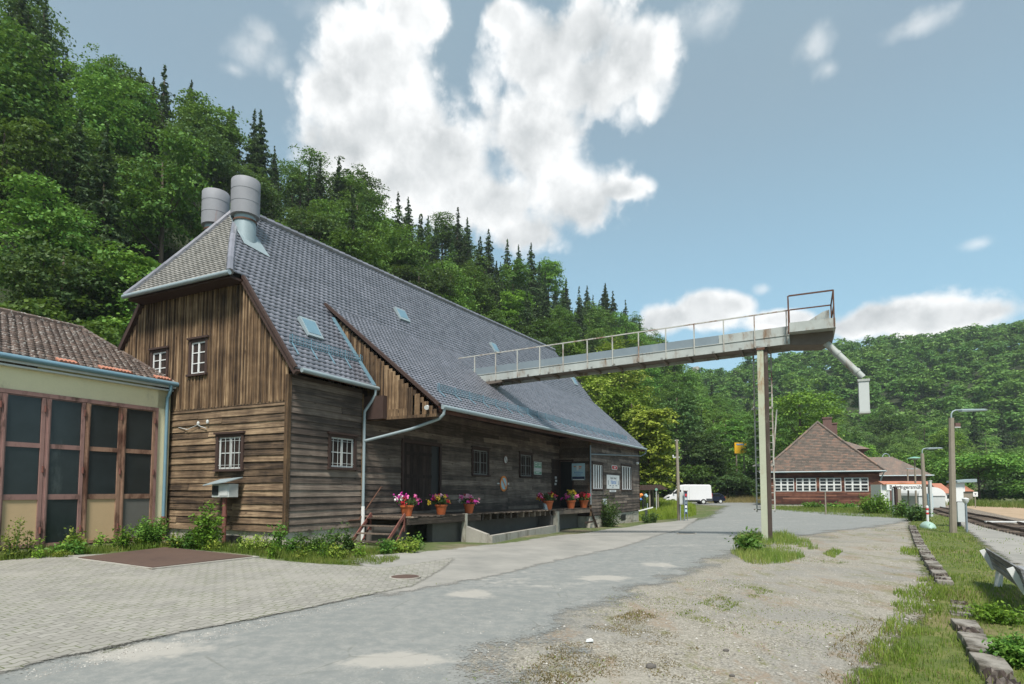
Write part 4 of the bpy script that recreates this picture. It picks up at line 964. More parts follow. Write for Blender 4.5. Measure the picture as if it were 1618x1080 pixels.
# pillar: two flanges and a web, flange towards the yard
gb = PB[2] - .3; pt_ = zb(-12.5) + .02; mb = MB(PB)
sp = 11.98
mb.box(sp, sp + .03, -12.60, -12.37, gb, pt_); mb.box(sp + .031, sp + .33, -12.52, -12.50, gb, pt_); mb.box(sp + .331, sp + .36, -12.60, -12.37, gb, pt_)
pl = mb.build('pillar', M['pillar_paint'], conv)
mb = MB(PB); mb.box(sp + .08, sp + .36, -12.745, -12.605, gb, pt_ - .02)
mb.build('web', M['dark_steel'], pl)
mb = MB(PB); mb.bar((SA, -12.5, zb(-12.5) - .02), (SB + .1, -12.5, zb(-12.5) - .02), .3, .16); mb.bar((sp + .2, -12.55, 6.0), (SB, -12.55, 7.1), .1, .1); mb.build('crosshead', M['rust'], conv)
lad = MB(PB); ls = 12.75; la, lb = -12.18, -12.84
for g in (la, lb): lad.rn().bar((ls, g, .75), (ls, g, 7.25), .05, .05)
for k in range(22): lad.rn().bar((ls, la, .95 + k * .285), (ls, lb, .95 + k * .285), .028, .028)
for z in (.85, 2.6, 4.9): lad.bar((sp + .2, la, z), (ls, la, z), .04, .04); lad.bar((sp + .2, lb, z), (ls, lb, z), .04, .04); lad.bar((ls, la + .12, z), (ls, lb - .02, z), .05, .05)
lad.bar((ls + .1, -12.8, 2.6), (ls + .6, -12.98, 4.9), .04, .04)
lad.build('ladder', M['rail_paint'], conv)

# ================================================================== SIGNS AND SMALL THINGS ON THE SHED
def text_mesh(name, body, size, m_, parent, mtx, ext=.002, align='CENTER', bold=0.):
    cu = bpy.data.curves.new(name, 'FONT'); cu.body = body; cu.size = size; cu.extrude = ext; cu.align_x = align; cu.align_y = 'CENTER'; cu.offset = bold
    ob = bpy.data.objects.new(name, cu); COL.objects.link(ob); dg = bpy.context.evaluated_depsgraph_get()
    me = bpy.data.meshes.new_from_object(ob.evaluated_get(dg)); bpy.data.objects.remove(ob); me.name = name
    o = link(name, me, m_, parent); o.matrix_local = mtx; return o
# local frames: front of a sign on the long wall faces -g, on a cross wall faces -s
FACE_G = Matrix(((1, 0, 0, 0), (0, 0, -1, 0), (0, 1, 0, 0), (0, 0, 0, 1)))
FACE_S = Matrix(((0, 0, -1, 0), (-1, 0, 0, 0), (0, 1, 0, 0), (0, 0, 0, 1)))
def T(x, y, z): return Matrix.Translation((x, y, z))
def disc(mb, c, r0, r1, y0, y1, n=28):                     # ring/disc facing -g around c=(s,z)
    mb.prism([(c[0] + r1 * math.cos(2 * math.pi * k / n), c[1] + r1 * math.sin(2 * math.pi * k / n)) for k in range(n)], lambda a, z, d: (a, d, z), y0, y1)
sg = thingL('no_stopping_sign', 'round red and blue no stopping sign with a worn face on the dark shed wall', 'sign', 14.22, -.08, 1.96)
mb = MB(); disc(mb, (0, 0), 0, .40, .0, .02); mb.build('red_disc', M['orange'], sg)
mb = MB(); disc(mb, (0, 0), 0, .30, -.006, -.001); mb.build('blue_disc', M['pale_blue'], sg)
MB().bar((-.20, -.014, .22), (.20, -.014, -.22), .004, .09, (0, 0, 1)).build('slash', M['orange'], sg)
MB().box(-.72, -.48, .0, .02, -.03, .03).box(.46, .62, 0, .02, -.05, .05).build('wall_clip', M['sash_paint'], sg)
sg = thingL('round_sign', 'small round red rimmed sign above the no stopping sign', 'sign', 14.44, -.08, 3.2)
mb = MB(); disc(mb, (0, 0), 0, .25, .0, .02); mb.build('red_disc', M['brick_red'], sg); mb = MB(); disc(mb, (0, 0), 0, .17, -.006, -.001); mb.build('face', M['sash_paint'], sg)
MB().bar((-.06, -.01, .12), (.06, -.01, -.12), .004, .05).build('slash', M['brick_red'], sg)
sg = thingL('green_poster', 'pale green and white poster beside the shed window', 'poster', 18.6, -.075, 2.9)
MB().box(-.54, .54, 0, .02, -.37, .37).build('board', M['sash_paint'], sg)
MB().box(-.5, -.02, -.004, -.001, .02, .33).box(.02, .5, -.004, -.001, .02, .33).box(-.5, .5, -.004, -.001, -.34, -.2).build('green_field', M['green_sign'], sg)
mb = MB()
for k, (a, z, wd) in enumerate([(-.4, .24, .3), (-.4, .14, .25), (.1, .24, .3), (.1, .14, .3), (-.3, -.08, .6), (-.3, -.28, .5)]): mb.box(a, a + wd, -.008, -.005, z, z + .04)
mb.build('lettering', M['white_paint'], sg)
zz = 2.78
sg = thingL('pale_blue_sign', 'pale blue company sign beside the open doorway of the shed', 'sign', FS - .075, -1.32, zz)
MB().box(0, .02, -.43, .43, -.52, .52).build('board', M['pale_blue'], sg)
MB().box(-.004, -.001, -.41, .41, -.50, -.30).build('navy_band', M['navy'], sg)
MB().box(-.006, -.0045, -.37, .37, -.52, -.46).box(-.004, -.001, -.02, .12, .08, .38).build('white_band', M['sign_white'], sg)
mb = MB()
for z, a, b in ((.3, -.22, -.04), (.2, -.2, -.04), (.3, .16, .3)): mb.box(-.008, -.0045, a, b, z, z + .05)
mb.build('red_mark', M['orange'], sg)
text_mesh('lettering', 'Autohaus', .15, M['sign_blue'], sg, T(-.004, 0, -.05) @ FACE_S)
text_mesh('lettering', 'Service', .11, M['sign_blue'], sg, T(-.004, 0, -.2) @ FACE_S)
sg = thingL('red_pointer_sign', 'small red sign with white border and arrow above the white board', 'sign', 27.2, FG - .075, 3.2)
MB().prism([(-.62, -.15), (.55, -.15), (.78, .0), (.55, .15), (-.62, .15), (-.72, 0)], lambda a, z, d: (a, d, z), .0, .02).build('border', M['sign_white'], sg)
MB().prism([(-.56, -.115), (.52, -.115), (.70, .0), (.52, .115), (-.56, .115), (-.65, 0)], lambda a, z, d: (a, d, z), -.006, -.001).build('red_field', M['red'], sg)
text_mesh('lettering', 'G', .24, M['sign_white'], sg, T(0, -.007, 0) @ FACE_G, bold=.004)
MB().bar((-.2, -.008, 0), (.3, -.008, 0), .004, .05).build('arrow', M['sign_white'], sg)
sg = thingL('white_sign_board', 'square white sign board between the two white framed windows', 'sign', 26.85, FG - .075, 2.2)
MB().box(-1.5, 1.5, 0, .02, -.47, .47).build('board', M['sign_white'], sg)
text_mesh('lettering', 'Fahrrad', .42, M['sign_blue'], sg, T(.05, -.001, -.02) @ FACE_G, bold=.006)
text_mesh('lettering', 'Verleih · Verkauf', .21, M['black'], sg, T(.0, -.001, .26) @ FACE_G)
mb = MB(); 
for a, z, wd in ((-.9, -.28, .35), (-.2, -.27, .25), (.5, -.28, .4), (-.3, -.38, .3)): mb.box(a, a + wd, -.004, -.001, z, z + .045)
for a in (-1.25, 1.15): mb.box(a, a + .10, -.004, -.001, -.2, .1)
mb.build('small_print', M['navy'], sg)
sg = thingL('white_name_plate', 'narrow white name plate below the square white board', 'sign', 26.75, FG - .075, 1.58); MB().box(-.75, .75, 0, .02, -.07, .07).build('plate', M['sign_white'], sg); MB().box(-.55, .5, -.004, -.001, -.02, .02).build('small_print', M['navy'], sg)
sg = thingL('parking_plate', 'small white plate with a blue symbol low on the shed wall', 'sign', 24.85, FG - .075, .87); MB().box(-.4, .4, 0, .02, -.2, .2).build('plate', M['sign_white'], sg); text_mesh('lettering', 'P', .34, M['sign_blue'], sg, T(0, -.001, 0) @ FACE_G, bold=.01)
lp = thingL('wall_lamp', 'small white floodlight under the shed eave', 'lamp', 33.2, FG - .1, 3.75); MB().lathe([(.05, 0), (.12, .06), (.12, .16), (.05, .2)], (0, -.05, -.1), 12).build('lamp_head', M['sign_white'], lp, True); MB().box(-.02, .02, -.04, .1, .0, .03).build('bracket', M['grey_paint'], lp)
lp = thingL('eave_floodlight', 'white floodlight at the tip of the small boarded gable', 'lamp', 3.56, -2.62, 4.42); MB().tube([(-.02, 0, 0), (-.16, -.05, -.06)], [.05, .08], 10).build('lamp_head', M['sign_white'], lp, True); MB().box(-.03, .03, .02, .05, -.02, .02).build('bracket', M['grey_paint'], lp)
# meter cupboard on its pipe
x, y = ground(353, 871); L = toL(x, y); mz = gz1(x, y)
mg = -.42
gC, zC = pS(355, 772, mg)
mc = thingL('meter_cupboard', 'small pale cupboard with a slanted metal lid on a pink pipe before the gable', 'cupboard', mg, gC, -.05)
MB().box(-.17, .17, -.40, .36, 1.45, 1.86).build('box', M['grey_paint'], mc, bevel=.01)
MB().box(-.185, -.171, -.36, -.0, 1.50, 1.81).build('door', M['sash_paint'], mc); MB().box(-.19, -.1711, .06, .32, 1.52, 1.80).build('pane', M['dirty_glass'], mc)
MB().hexa([(-.34, -.50, 1.90), (.25, -.48, 2.05), (.25, .52, 1.99), (-.34, .56, 1.80), (-.34, -.50, 1.925), (.25, -.48, 2.075), (.25, .52, 2.015), (-.34, .56, 1.825)]).build('lid', M['zinc'], mc)
MB().tube([(0, -.02, 1.45), (0, -.02, -.1)], .065, 12).tube([(0, -.02, .86), (0, -.02, .92)], .085, 12).build('pipe', M['red_rust'], mc, True)
# steel hatch in the yard
hp = [ground(*p) for p in ((112, 886), (240, 903), (410, 883), (262, 868))]
hc = np.mean(np.array(hp), 0); hz = gz1(*hc)
ht = thing('steel_hatch', 'brown steel pit cover with concrete rim set in the yard', 'hatch', (hc[0], hc[1], hz))
mb = MB(); q = [((p[0] - hc[0]), (p[1] - hc[1]), gz1(*p) - hz) for p in hp]; sc_ = lambda p, k, z: (p[0] * k, p[1] * k, p[2] + z)
n = 4
for k in range(4):
    a, b = q[k], q[(k + 1) % 4]; mb.rn().hexa([sc_(a, 1.0, -.1), sc_(b, 1.0, -.1), sc_(b, .93, -.1), sc_(a, .93, -.1), sc_(a, 1., .07), sc_(b, 1., .07), sc_(b, .93, .07), sc_(a, .93, .07)])
mb.build('rim', M['concrete'], ht)
mb = MB(); mb.hexa([sc_(p, .925, -.05) for p in q] + [sc_(p, .925, .085) for p in q]); mb.build('plate', M['plate'], ht)
# manhole in the yard, drain in the road
def cover(name, label, px, py, rx, ry, m_):
    x, y = ground(px, py); z = gz1(x, y); o = thing(name, label, 'manhole', (x, y, z), TH)
    mb = MB(); mb.lathe([(rx, .0), (rx, .056), (rx * .9, .06)], (0, 0, 0), 24); mb.build('ring', M['concrete'], o)
    mb = MB(); mb.lathe([(rx * .88, .0), (rx * .88, .062)], (0, 0, 0), 24); mb.build('lid', m_, o)
cover('manhole_cover', 'weedy round manhole cover at the edge of the yard', 640, 915, .33, .33, M['plate']); cover('manhole_cover', 'dark iron manhole cover far along the concrete apron', 1085, 844, .45, .45, M['black'])

# ================================================================== FLOWER POTS
fl_m = {}
def flowmat(name, cols):
    m_, n, b = mat(name); r = n.attr('rnd'); st = [((i + .02) / len(cols), c) for i, c in enumerate(cols)]
    n.put(b.inputs['Base Color'], n.ramp(r, st, 'CONSTANT')); b.inputs['Roughness'].default_value = .6; return m_
PINK, MAG, REDF, WHI, YEL, PALE = (.72, .16, .38), (.55, .03, .32), (.48, .02, .04), (.75, .72, .70), (.72, .52, .04), (.75, .42, .50)
POTS = [((643, 811), [PINK, PINK, MAG, MAG, WHI, REDF], 'magenta and pink geraniums at the top of the wooden steps', .52),
        ((697, 810), [PALE, REDF, YEL, MAG, MAG, YEL], 'mixed yellow red and magenta flowers before the plank door', .5),
        ((741, 808), [PINK, WHI, WHI, MAG, REDF, PALE], 'white and pink flowers beside the white post', .5),
        ((866, 803.5), [REDF, REDF, PALE, YEL, PINK, REDF], 'red and cream flowers above the concrete pit', .5),
        ((902, 802.5), [YEL, YEL, YEL, PINK, MAG, PINK], 'tall yellow flowers in front of the pale blue sign', .55),
        ((930, 802), [REDF, REDF, REDF, (.25, .4, .02), REDF, REDF], 'deep red flowers at the far end of the platform', .5)]
def quads_at(P, N, sz, asp=1.):                              # leaf quads: centres, normals, sizes
    n = len(P); t0 = NR.normal(size=(n, 3)); a = np.cross(N, t0); a /= np.linalg.norm(a, axis=1, keepdims=True) + 1e-9
    b = np.cross(N, a); b /= np.linalg.norm(b, axis=1, keepdims=True) + 1e-9
    s = np.asarray(sz).reshape(-1, 1); V = np.stack([P - a * s, P - b * s * asp * .55 + N * s * .12, P + a * s, P + b * s * asp * .55 + N * s * .12], 1)
    return V.reshape(-1, 3), np.arange(4 * n).reshape(n, 4)
def unit(v): return v / (np.linalg.norm(v, axis=-1, keepdims=True) + 1e-9)
for i, ((px, py), cols, desc, ph2) in enumerate(POTS):
    gp_ = -1.78; s, z = pG(px, py, gp_); s = min(s, FS - .42); z = zp(s)
    o = thingL('flower_pot', 'terracotta pot of ' + desc, 'flower pot', s, gp_, z, 'terracotta flower pots along the loading platform')
    k = 1.0 if i < 3 else 1.25
    MB().lathe([(.15 * k, .0), (.205 * k, .30 * k), (.235 * k, .31 * k), (.235 * k, .37 * k), (.2 * k, .37 * k), (.19 * k, .33 * k)], (0, 0, 0), 22).build('pot', M['terracotta'], o, True)
    n = 260; d = unit(NR.normal(size=(n, 3))); d[:, 2] = np.abs(d[:, 2]) * .9; rr = NR.random(n) ** .4
    P = d * rr[:, None] * np.array([.36, .36, .33]) * k + np.array([0, 0, .40 * k]); V, Q = quads_at(P, unit(d + NR.normal(size=(n, 3)) * .5), NR.uniform(.03, .06, n) * k)
    link('foliage', mesh_np('foliage', V, Q, NR.random(n)), L_DARK, o)
    fm = flowmat('petals', cols)
    for c in range(19):
        dd = unit(NR.normal(size=3)); dd[2] = abs(dd[2]) * .8; c0 = dd * np.array([.42, .42, .36]) * k * RD.uniform(.8, 1.1) + np.array([0, 0, .43 * k]); col = RD.randrange(len(cols))
        if i == 4 and cols[col] == YEL: c0 = np.array([.1 + RD.uniform(-.15, .25), RD.uniform(-.2, .2), RD.uniform(.75, 1.0)])
        q = np.concatenate([c0 + NR.normal(size=(15, 3)) * .04 * k, c0[None]]); V, Q = quads_at(q, unit(NR.normal(size=q.shape) + np.array([0, 0, .6])), NR.uniform(.03, .046, 16) * k, 1.7)
        link('blossom', mesh_np('blossom', V, Q, [(col + .4) / len(cols)] * 16), fm, o)
    if i == 4:
        st = MB()
        for _ in range(10): st.tube([(0, 0, .4), (.1 + RD.uniform(-.12, .2), RD.uniform(-.15, .15), RD.uniform(.7, .95))], .008, 4)
        st.build('stem', L_DARK, o)
mp = thingL('watering_can', 'grey zinc watering can among the pots on the platform', 'watering can', 15.9, -1.7, zp(15.9)); MB().lathe([(.16, 0), (.15, .3), (.1, .34)], (0, 0, 0), 16).build('body', M['zinc'], mp, True); MB().tube([(.14, 0, .08), (.36, 0, .34)], [.025, .018], 8).build('spout', M['zinc'], mp, True); MB().tube([(-.14, 0, .08), (-.26, 0, .22), (-.1, 0, .38), (.05, 0, .36)], .012, 6).build('handle', M['zinc'], mp, True)

# ================================================================== STATION BUILDING beyond the lot
SX, SY, _ = at(1297, 800, 71.); sl_ = toL(SX, SY); sz_ = gz1(SX, SY) 
stn = thingL('station_building', 'brown timber station with steep mossy hipped tile roof and a row of white windows', 'building', sl_[0], sl_[1], sz_)
HWID = 6.05; EV = 4.15
mb = MB(); mb.box(.0, 15, -HWID, HWID, .25, EV + .2); mb.build('wall', M['brown_door'], stn)
mb = MB(); MB().box(.02, 14.9, -HWID + .05, HWID - .05, -.6, .35).build('plinth', M['plinth'], stn)
def g_of(px): return sl_[1]
# front cladding with window holes (front faces -s)
pxm = FPX / 71. * 1.128
def gpx(px): return -(px - 1297) / pxm
def zpx(py): return (EYE - (py - 775.) / FPX * 71.) - sz_
wins = [(1223, 1255), (1258.5, 1291), (1296, 1330), (1335, 1371)]
holes = [(gpx(b), gpx(a), zpx(776), zpx(755)) for a, b in wins]
clapboards(mb, 'g', .0, -HWID, HWID, .3, EV + .2, holes, bh=.2, out=.05); clapboards(mb, 's', -HWID, .05, 14.9, .3, EV + .2, bh=.2)
mb.build('boards', M['station_wood'], stn)
for h0, h1, q0, q1 in holes:
    f = MB(); f.box(-.07, .01, h0, h1, q0, q0 + .07).box(-.07, .01, h0, h1, q1 - .07, q1).box(-.07, .01, h0, h0 + .08, q0 + .071, q1 - .071).box(-.07, .01, h1 - .08, h1, q0 + .071, q1 - .071)
    wn = f.build('window', M['white_paint'], stn); b = MB()
    for k in (1, 2): c = h0 + (h1 - h0) * k / 3; b.box(-.066, .0, c - .09, c + .09, q0 + .072, q1 - .072)
    mid = (q0 + q1) / 2
    for z, t_ in ((mid, .075), ((q0 + mid) / 2, .03), ((q1 + mid) / 2, .03)): b.box(-.062, .0, h0 + .081, h1 - .081, z - t_, z + t_)
    b.build('sash', M['white_paint'], wn); MB().box(-.03, -.015, h0 + .08, h1 - .08, q0 + .07, q1 - .07).build('pane', M['glass'], wn)
EO = .6; RH = 10.3 - sz_ - .0; RB = 3.6
e0 = HWID + EO; apex = (RB, 0, 10.15 - sz_)
def hipf(a, u): return (-EO + (RB + EO) * u, a, EV + (apex[2] - EV) * (u * .93 + .07 * u * u))
sl1 = math.atan2(apex[2] - EV, RB + EO)
def sidf(sgn):
    return lambda s, u: (s, sgn * e0 * (1 - u), EV + (apex[2] - EV) * u)
P1 = tiles(None, hipf, (-math.sin(sl1), 0, math.cos(sl1)), 0, 1., .032, lambda u: (-e0 * (1 - u), e0 * (1 - u)), .09, .03, .012, .2)
sl2 = math.atan2(apex[2] - EV, e0)
P2 = tiles(None, sidf(-1), (0, -math.sin(sl2), math.cos(sl2)), 0, 1., .03, lambda u: (-EO + (RB + EO) * u, 15), .12, .03, .012, .2)
P3 = tiles(None, sidf(1), (0, math.sin(sl2), math.cos(sl2)), 0, 1., .03, lambda u: (-EO + (RB + EO) * u, 15), .12, .03, .012, .2)
tile_part('roof', [P1, P2, P3], M['station_tile'], stn)
mb = MB()
for sg_ in (1, -1):
    for k in range(18): u0, u1 = k / 18., (k + 1.06) / 18.; p, q = hipf(sg_ * e0 * (1 - u0), u0), hipf(sg_ * e0 * (1 - u1), u1); mb.rn().tube([(p[0], p[1], p[2] + .05), (q[0], q[1], q[2] + .09)], [.15, .13], 7)
for k in range(20): mb.rn().tube([(RB + k * .56, 0, apex[2] + .02), (RB + k * .56 + .6, 0, apex[2] + .05)], .14, 7)
mb.build('ridge_tiles', M['station_tile'], stn)
MB().box(-EO + .1, 15, -e0 + .1, e0 - .1, EV - .12, EV - .05).build('soffit', M['dark_trim'], stn)
MB().tube([(-EO - .06, -e0, EV), (-EO - .06, e0, EV)], .08, 8).tube([(-EO, -e0 - .06, EV), (15, -e0 - .06, EV)], .08, 8).build('gutter', M['zinc'], stn, True)
MB().tube([(-EO, -e0 + .1, EV - .05), (.0, -HWID - .12, EV - .9), (.0, -HWID - .12, .1)], .06, 8).tube([(.3, -HWID - .5, EV - .2), (1.2, -HWID - .1, 2.6)], .06, 6).build('downpipe', M['zinc'], stn, True)
for (s, g, hh, wd) in ((5.6, -1.15, 11.65, 1.0), (7.3, -2.0, 11.1, .62)):
    mb = MB(); mb.box(s - wd / 2, s + wd / 2, g - wd / 2, g + wd / 2, 8.0, hh - sz_ - .9); mb.box(s - wd / 2 - .08, s + wd / 2 + .08, g - wd / 2 - .08, g + wd / 2 + .08, hh - sz_ - .9, hh - sz_ - .72); mb.build('chimney', M['stone'] if False else M['brick_red'], stn)
dm = MB(); dm.box(4.6, 8.2, -5.0, -1.5, 5.5, 7.05); d_ = dm.build('dormer', M['brick_red'], stn)
mb = MB(); f = lambda s, g, z: (s, g, z); mb.poly([(3.9, -5.6, 7.0), (9, -5.6, 7.0), (9, -3.2, 8.1), (5.4, -3.2, 8.1)]); mb.poly([(3.9, -5.6, 7.0), (5.4, -3.2, 8.1), (3.9, -1.0, 7.0)]); mb.poly([(3.9, -1, 7.), (5.4, -3.2, 8.1), (9, -3.2, 8.1), (9, -1, 7)]); mb.poly([(3.9, -5.6, 6.95), (9, -5.6, 6.95), (9, -1, 6.95), (3.9, -1, 6.95)]); mb.build('dormer_roof', M['station_tile'], d_)
# lower wing behind
wg0 = -HWID - 7.0
MB().box(12.0, 22, wg0 + .6, HWID - 1, .0, 3.9).build('wing_wall', M['brick_red'], stn)
mb = MB(); R0 = 6.5
mb.poly([(11.4, wg0 - .1, 3.85), (11.4, HWID, 3.85), (15.0, HWID - 3, R0), (15.0, wg0 + 3.9, R0)]); mb.poly([(11.4, wg0 - .1, 3.85), (15, wg0 + 3.9, R0), (20, wg0 + 3.9, R0), (23, wg0 - .1, 3.85)]); mb.poly([(11.4, wg0 - .1, 3.8), (11.4, HWID, 3.8), (23, HWID, 3.8), (23, wg0 - .1, 3.8)])
mb.build('wing_roof', M['station_tile'], stn); MB().tube([(11.3, wg0 - .1, 3.85), (11.3, -HWID - .2, 3.85)], .08, 8).build('wing_gutter', M['zinc'], stn)

# ================================================================== STREET FURNITURE, RIGHT SIDE
def place(px, py): x, y = ground(px, py); return x, y, gz1(x, y), y
def lamp_post(px, pyb, pxt, pyt, head, label, m_=None, D=None, arm_px=0, bird=False):
    if D is None: x, y, z, D = place(px, pyb)
    else: x, _, _ = at(px, 780, D); y = D; z = gz1(x, y)
    top = at(pxt, pyt, D); o = thing('street_lamp', label, 'street lamp', (x, y, z), 0, 'street lamps along the platform')
    h = top[2] - z; dxx = top[0] - x; r0 = .15 if head == 'long' else .09
    n = 8; mb = MB(); mb.tube([(0, 0, -.2), (dxx * .5, 0, h * .5), (dxx, 0, h)], [r0, r0 * .87, r0 * .72], n); mb.build('pole', M['pole_wood'] if m_ is None else m_, o, True)
    L_ = arm_px * D / FPX
    if head == 'long':
        mb = MB(); mb.tube([(dxx, 0, h - .1), (dxx + .01, 0, h + .18), (dxx + .08, 0, h + .30), (dxx + .22, 0, h + .36), (dxx + L_ * .35, 0, h + .37)], .03, 8); mb.build('arm', M['zinc'], o, True)
        mb = MB(); a, b = dxx + L_ * .26, dxx + L_
        mb.hexa([(a, -.10, h + .28), (b, -.07, h + .33), (b, .07, h + .33), (a, .10, h + .28), (a, -.12, h + .36), (b, -.09, h + .38), (b, .09, h + .38), (a, .12, h + .36)]); mb.hexa([(a, -.12, h + .362), (b, -.09, h + .382), (b, .09, h + .382), (a, .12, h + .362), (a + .1, -.05, h + .41), (b - .1, -.03, h + .42), (b - .1, .03, h + .42), (a + .1, .05, h + .41)])
        mb.build('lamp_head', M['zinc'], o)
    elif head == 'hat':
        MB().lathe([(.09, -.14), (.18, -.1), (.62, .0), (.60, .03), (.25, .14), (.04, .18)], (dxx, 0, h), 20).build('lamp_head', M['lamp_green'], o, True)
        MB().tube([(dxx, 0, h - .12), (dxx, 0, h - 1.0)], .06, 8).build('neck', M['lamp_green'], o)
    elif head == 'bar':
        MB().box(dxx - .15, dxx + L_, -.08, .08, h, h + .09).build('lamp_head', M['zinc'], o)
    elif head == 'hook':
        mb = MB(); pts = [(dxx + .55 - .55 * math.cos(a), 0, h + .7 * math.sin(a)) for a in np.linspace(0, 2.75, 10)]; mb.tube([(dxx, 0, h - .3)] + pts, .06, 7); mb.build('arm', M['zinc'], o, True); MB().lathe([(.06, 0), (.13, -.1), (.08, -.22)], pts[-1], 10).build('lamp_head', M['grey_paint'], o)
    if bird:
        MB().box(dxx + .11, dxx + .34, -.1, .1, h - .42, h - .24).build('bird_box', M['brick_red'], o); MB().box(dxx + .06, dxx + .33, -.12, .12, h - .46, h - .421).build('bird_box_floor', M['sash_paint'], o)
    return o
lamp_post(1506, 842, 1503, 660, 'long', 'nearest tall concrete lamp post with long flat lamp arm and red box', arm_px=56, bird=True)
lamp_post(1461, 812, 1457, 716, 'long', 'second concrete lamp post with long flat arm beside the station name board', arm_px=32, D=42)
lamp_post(1447, 800, 1445, 724, 'hat', 'thin post with round green hat shaped lamp', D=58)
lamp_post(1435, 800, 1434, 741, 'bar', 'thin far lamp post with a short straight bar lamp', arm_px=15, D=62)
lamp_post(1396, 795, 1394, 724, 'hook', 'thin lamp with hooked arm above the station wing roof', m_=M['zinc'], D=86)
# station name board
x0, y0, z0 = at(1433, 800, 55.); z0 = gz1(x0, y0)
nb = thing('station_name_board', 'white station name board reading Behringersmühle on two white legs', 'sign', (x0, y0, z0))
wd = 62 * 55 / FPX; zc = at(1433, 769.5, 55.)[2] - z0
MB().box(-wd / 2, wd / 2, -.03, .03, zc - .29, zc + .29).build('board', M['sign_white'], nb, bevel=.01)
text_mesh('lettering', 'Behringersmühle', .49, M['black'], nb, T(.1, -.032, zc) @ Matrix.Rotation(rad(90), 4, 'X'), bold=.008)
MB().box(-wd / 2 - .02, wd / 2 + .02, -.05, .05, zc + .291, zc + .34).build('cap', M['orange'], nb)
for a in (-wd / 2 + .18, wd / 2 - .1): MB().box(a - .12, a + .12, .03, .10, -.1, zc + .2).build('leg', M['grey_paint'], nb)
# timber post with box, white posts, red and white marker
x, y, z, D = place(1418, 817); o = thing('timber_post', 'broad weathered timber post with pale box in front of the name board', 'post', (x, y, z))
MB().box(-.13, .02, -.1, .1, -.1, 2.15).build('post', M['dark_trim'], o); MB().box(.021, .26, -.12, .10, .75, 2.05).build('box', M['pole_wood'], o); MB().box(-.14, .3, -.14, .13, 2.16, 2.24).build('cap', M['dark_trim'], o); MB().box(.1, .17, -.05, .05, -.1, .749).build('leg', M['grey_paint'], o)
for px, pt2, D, lab, wpx in ((1413, 772, 46, 'short white post left of the weathered timber post', 4), (1471, 760, 44, 'tall pale post right of the second lamp post', 3.4)):
    x, y, _ = at(px, 800, D); z = gz1(x, y); h = at(px, pt2, D)[2] - z; r = wpx * D / FPX / 2; o = thing('white_post', lab, 'post', (x, y, z)); MB().box(-r, r, -r, r, -.1, h).build('post', M['grey_paint'], o); MB().box(-r * 1.3, r * 1.3, -r * 1.3, r * 1.3, h + .001, h + .05).build('cap', M['white_paint'], o)
x, y, _ = at(1467, 787, 44.5); z = gz1(x, y); o = thing('switch_box', 'pale blue grey steel box beside the second lamp post', 'cabinet', (x, y, z)); MB().box(-.22, .24, -.16, .14, .55, 1.72).build('box', M['grey_paint'], o, bevel=.02); MB().box(-.05, .1, -.1, .1, -.1, .55).build('leg', M['zinc'], o); MB().box(-.19, .21, -.175, -.161, .6, 1.68).build('door', M['pale_blue'], o)
x, y, z, D = place(1466, 827); o = thing('marker_post', 'short white post with two red bands beside the canoe', 'post', (x, y, z)); MB().tube([(0, 0, -.1), (0, 0, .95)], .07, 10).lathe([(.07, .951), (.075, 1.02), (.03, 1.07)], (0, 0, 0), 10).build('post', M['white_paint'], o, True); MB().tube([(0, 0, .80), (0, 0, .92)], .078, 10).build('band', M['red'], o); MB().tube([(0, 0, .55), (0, 0, .66)], .078, 10).build('band', M['red'], o)
# white cabinet with small roof and post lamp
x, y, z, D = place(1516, 833); k = D / FPX
o = thing('white_cabinet', 'tall white steel cabinet with a projecting flat roof behind the nearest lamp post', 'cabinet', (x, y, z))
MB().box(-7 * k, 8 * k, -.25, .25, .30, 40 * k).build('lower_box', M['grey_paint'], o, bevel=.01); MB().box(-8 * k, 4 * k, -.22, .22, 40.5 * k, 70 * k).build('upper_box', M['white_paint'], o, bevel=.01); MB().box(3.99 * k, 7 * k, -.2, .2, 56 * k, 70 * k).build('side_box', M['white_paint'], o)
MB().hexa([(-9 * k, -.4, 70.2 * k), (22 * k, -.4, 71 * k), (22 * k, .4, 71 * k), (-9 * k, .4, 70.2 * k), (-9 * k, -.4, 73 * k), (22 * k, -.4, 76 * k), (22 * k, .4, 76 * k), (-9 * k, .4, 73 * k)]).build('roof', M['zinc'], o); MB().box(-3 * k, .5 * k, -.1, .1, -.2, .30).build('foot', M['bumper'], o); MB().box(-7.5 * k, 8.2 * k, -.255, .255, 40.05 * k, 40.45 * k).build('joint', M['bumper'], o)
x, y, z, D = place(1528, 841); o = thing('post_lamp', 'knee high grey post with a round white top beside the white cabinet', 'post', (x, y, z)); k = D / FPX; MB().tube([(0, 0, -.1), (0, 0, 46 * k)], 1.6 * k, 10).build('post', M['grey_panel'], o, True); MB().lathe([(.5 * k, 44 * k), (4 * k, 48 * k), (5 * k, 53 * k), (1 * k, 54.5 * k)], (0, 0, 0), 14).build('lamp_head', M['white_paint'], o, True)
x, y, _ = at(1542, 800, 66.); z = gz1(x, y); o = thing('stop_board', 'small white board with black H on a thin post beyond the track', 'sign', (x, y, z)); k = 66 / FPX; zc = at(1542, 780.5, 66.)[2] - z; MB().box(-3.6 * k, 3.6 * k, -.03, .03, zc - 3.6 * k, zc + 3.6 * k).build('board', M['sign_white'], o); text_mesh('lettering', 'H', .34, M['black'], o, T(0, -.032, zc) @ Matrix.Rotation(rad(90), 4, 'X') @ Matrix.Rotation(rad(90), 4, 'Z'), bold=.012); MB().tube([(0, .06, -.1), (0, .06, zc + .2)], .05, 8).build('post', M['pole_wood'], o)
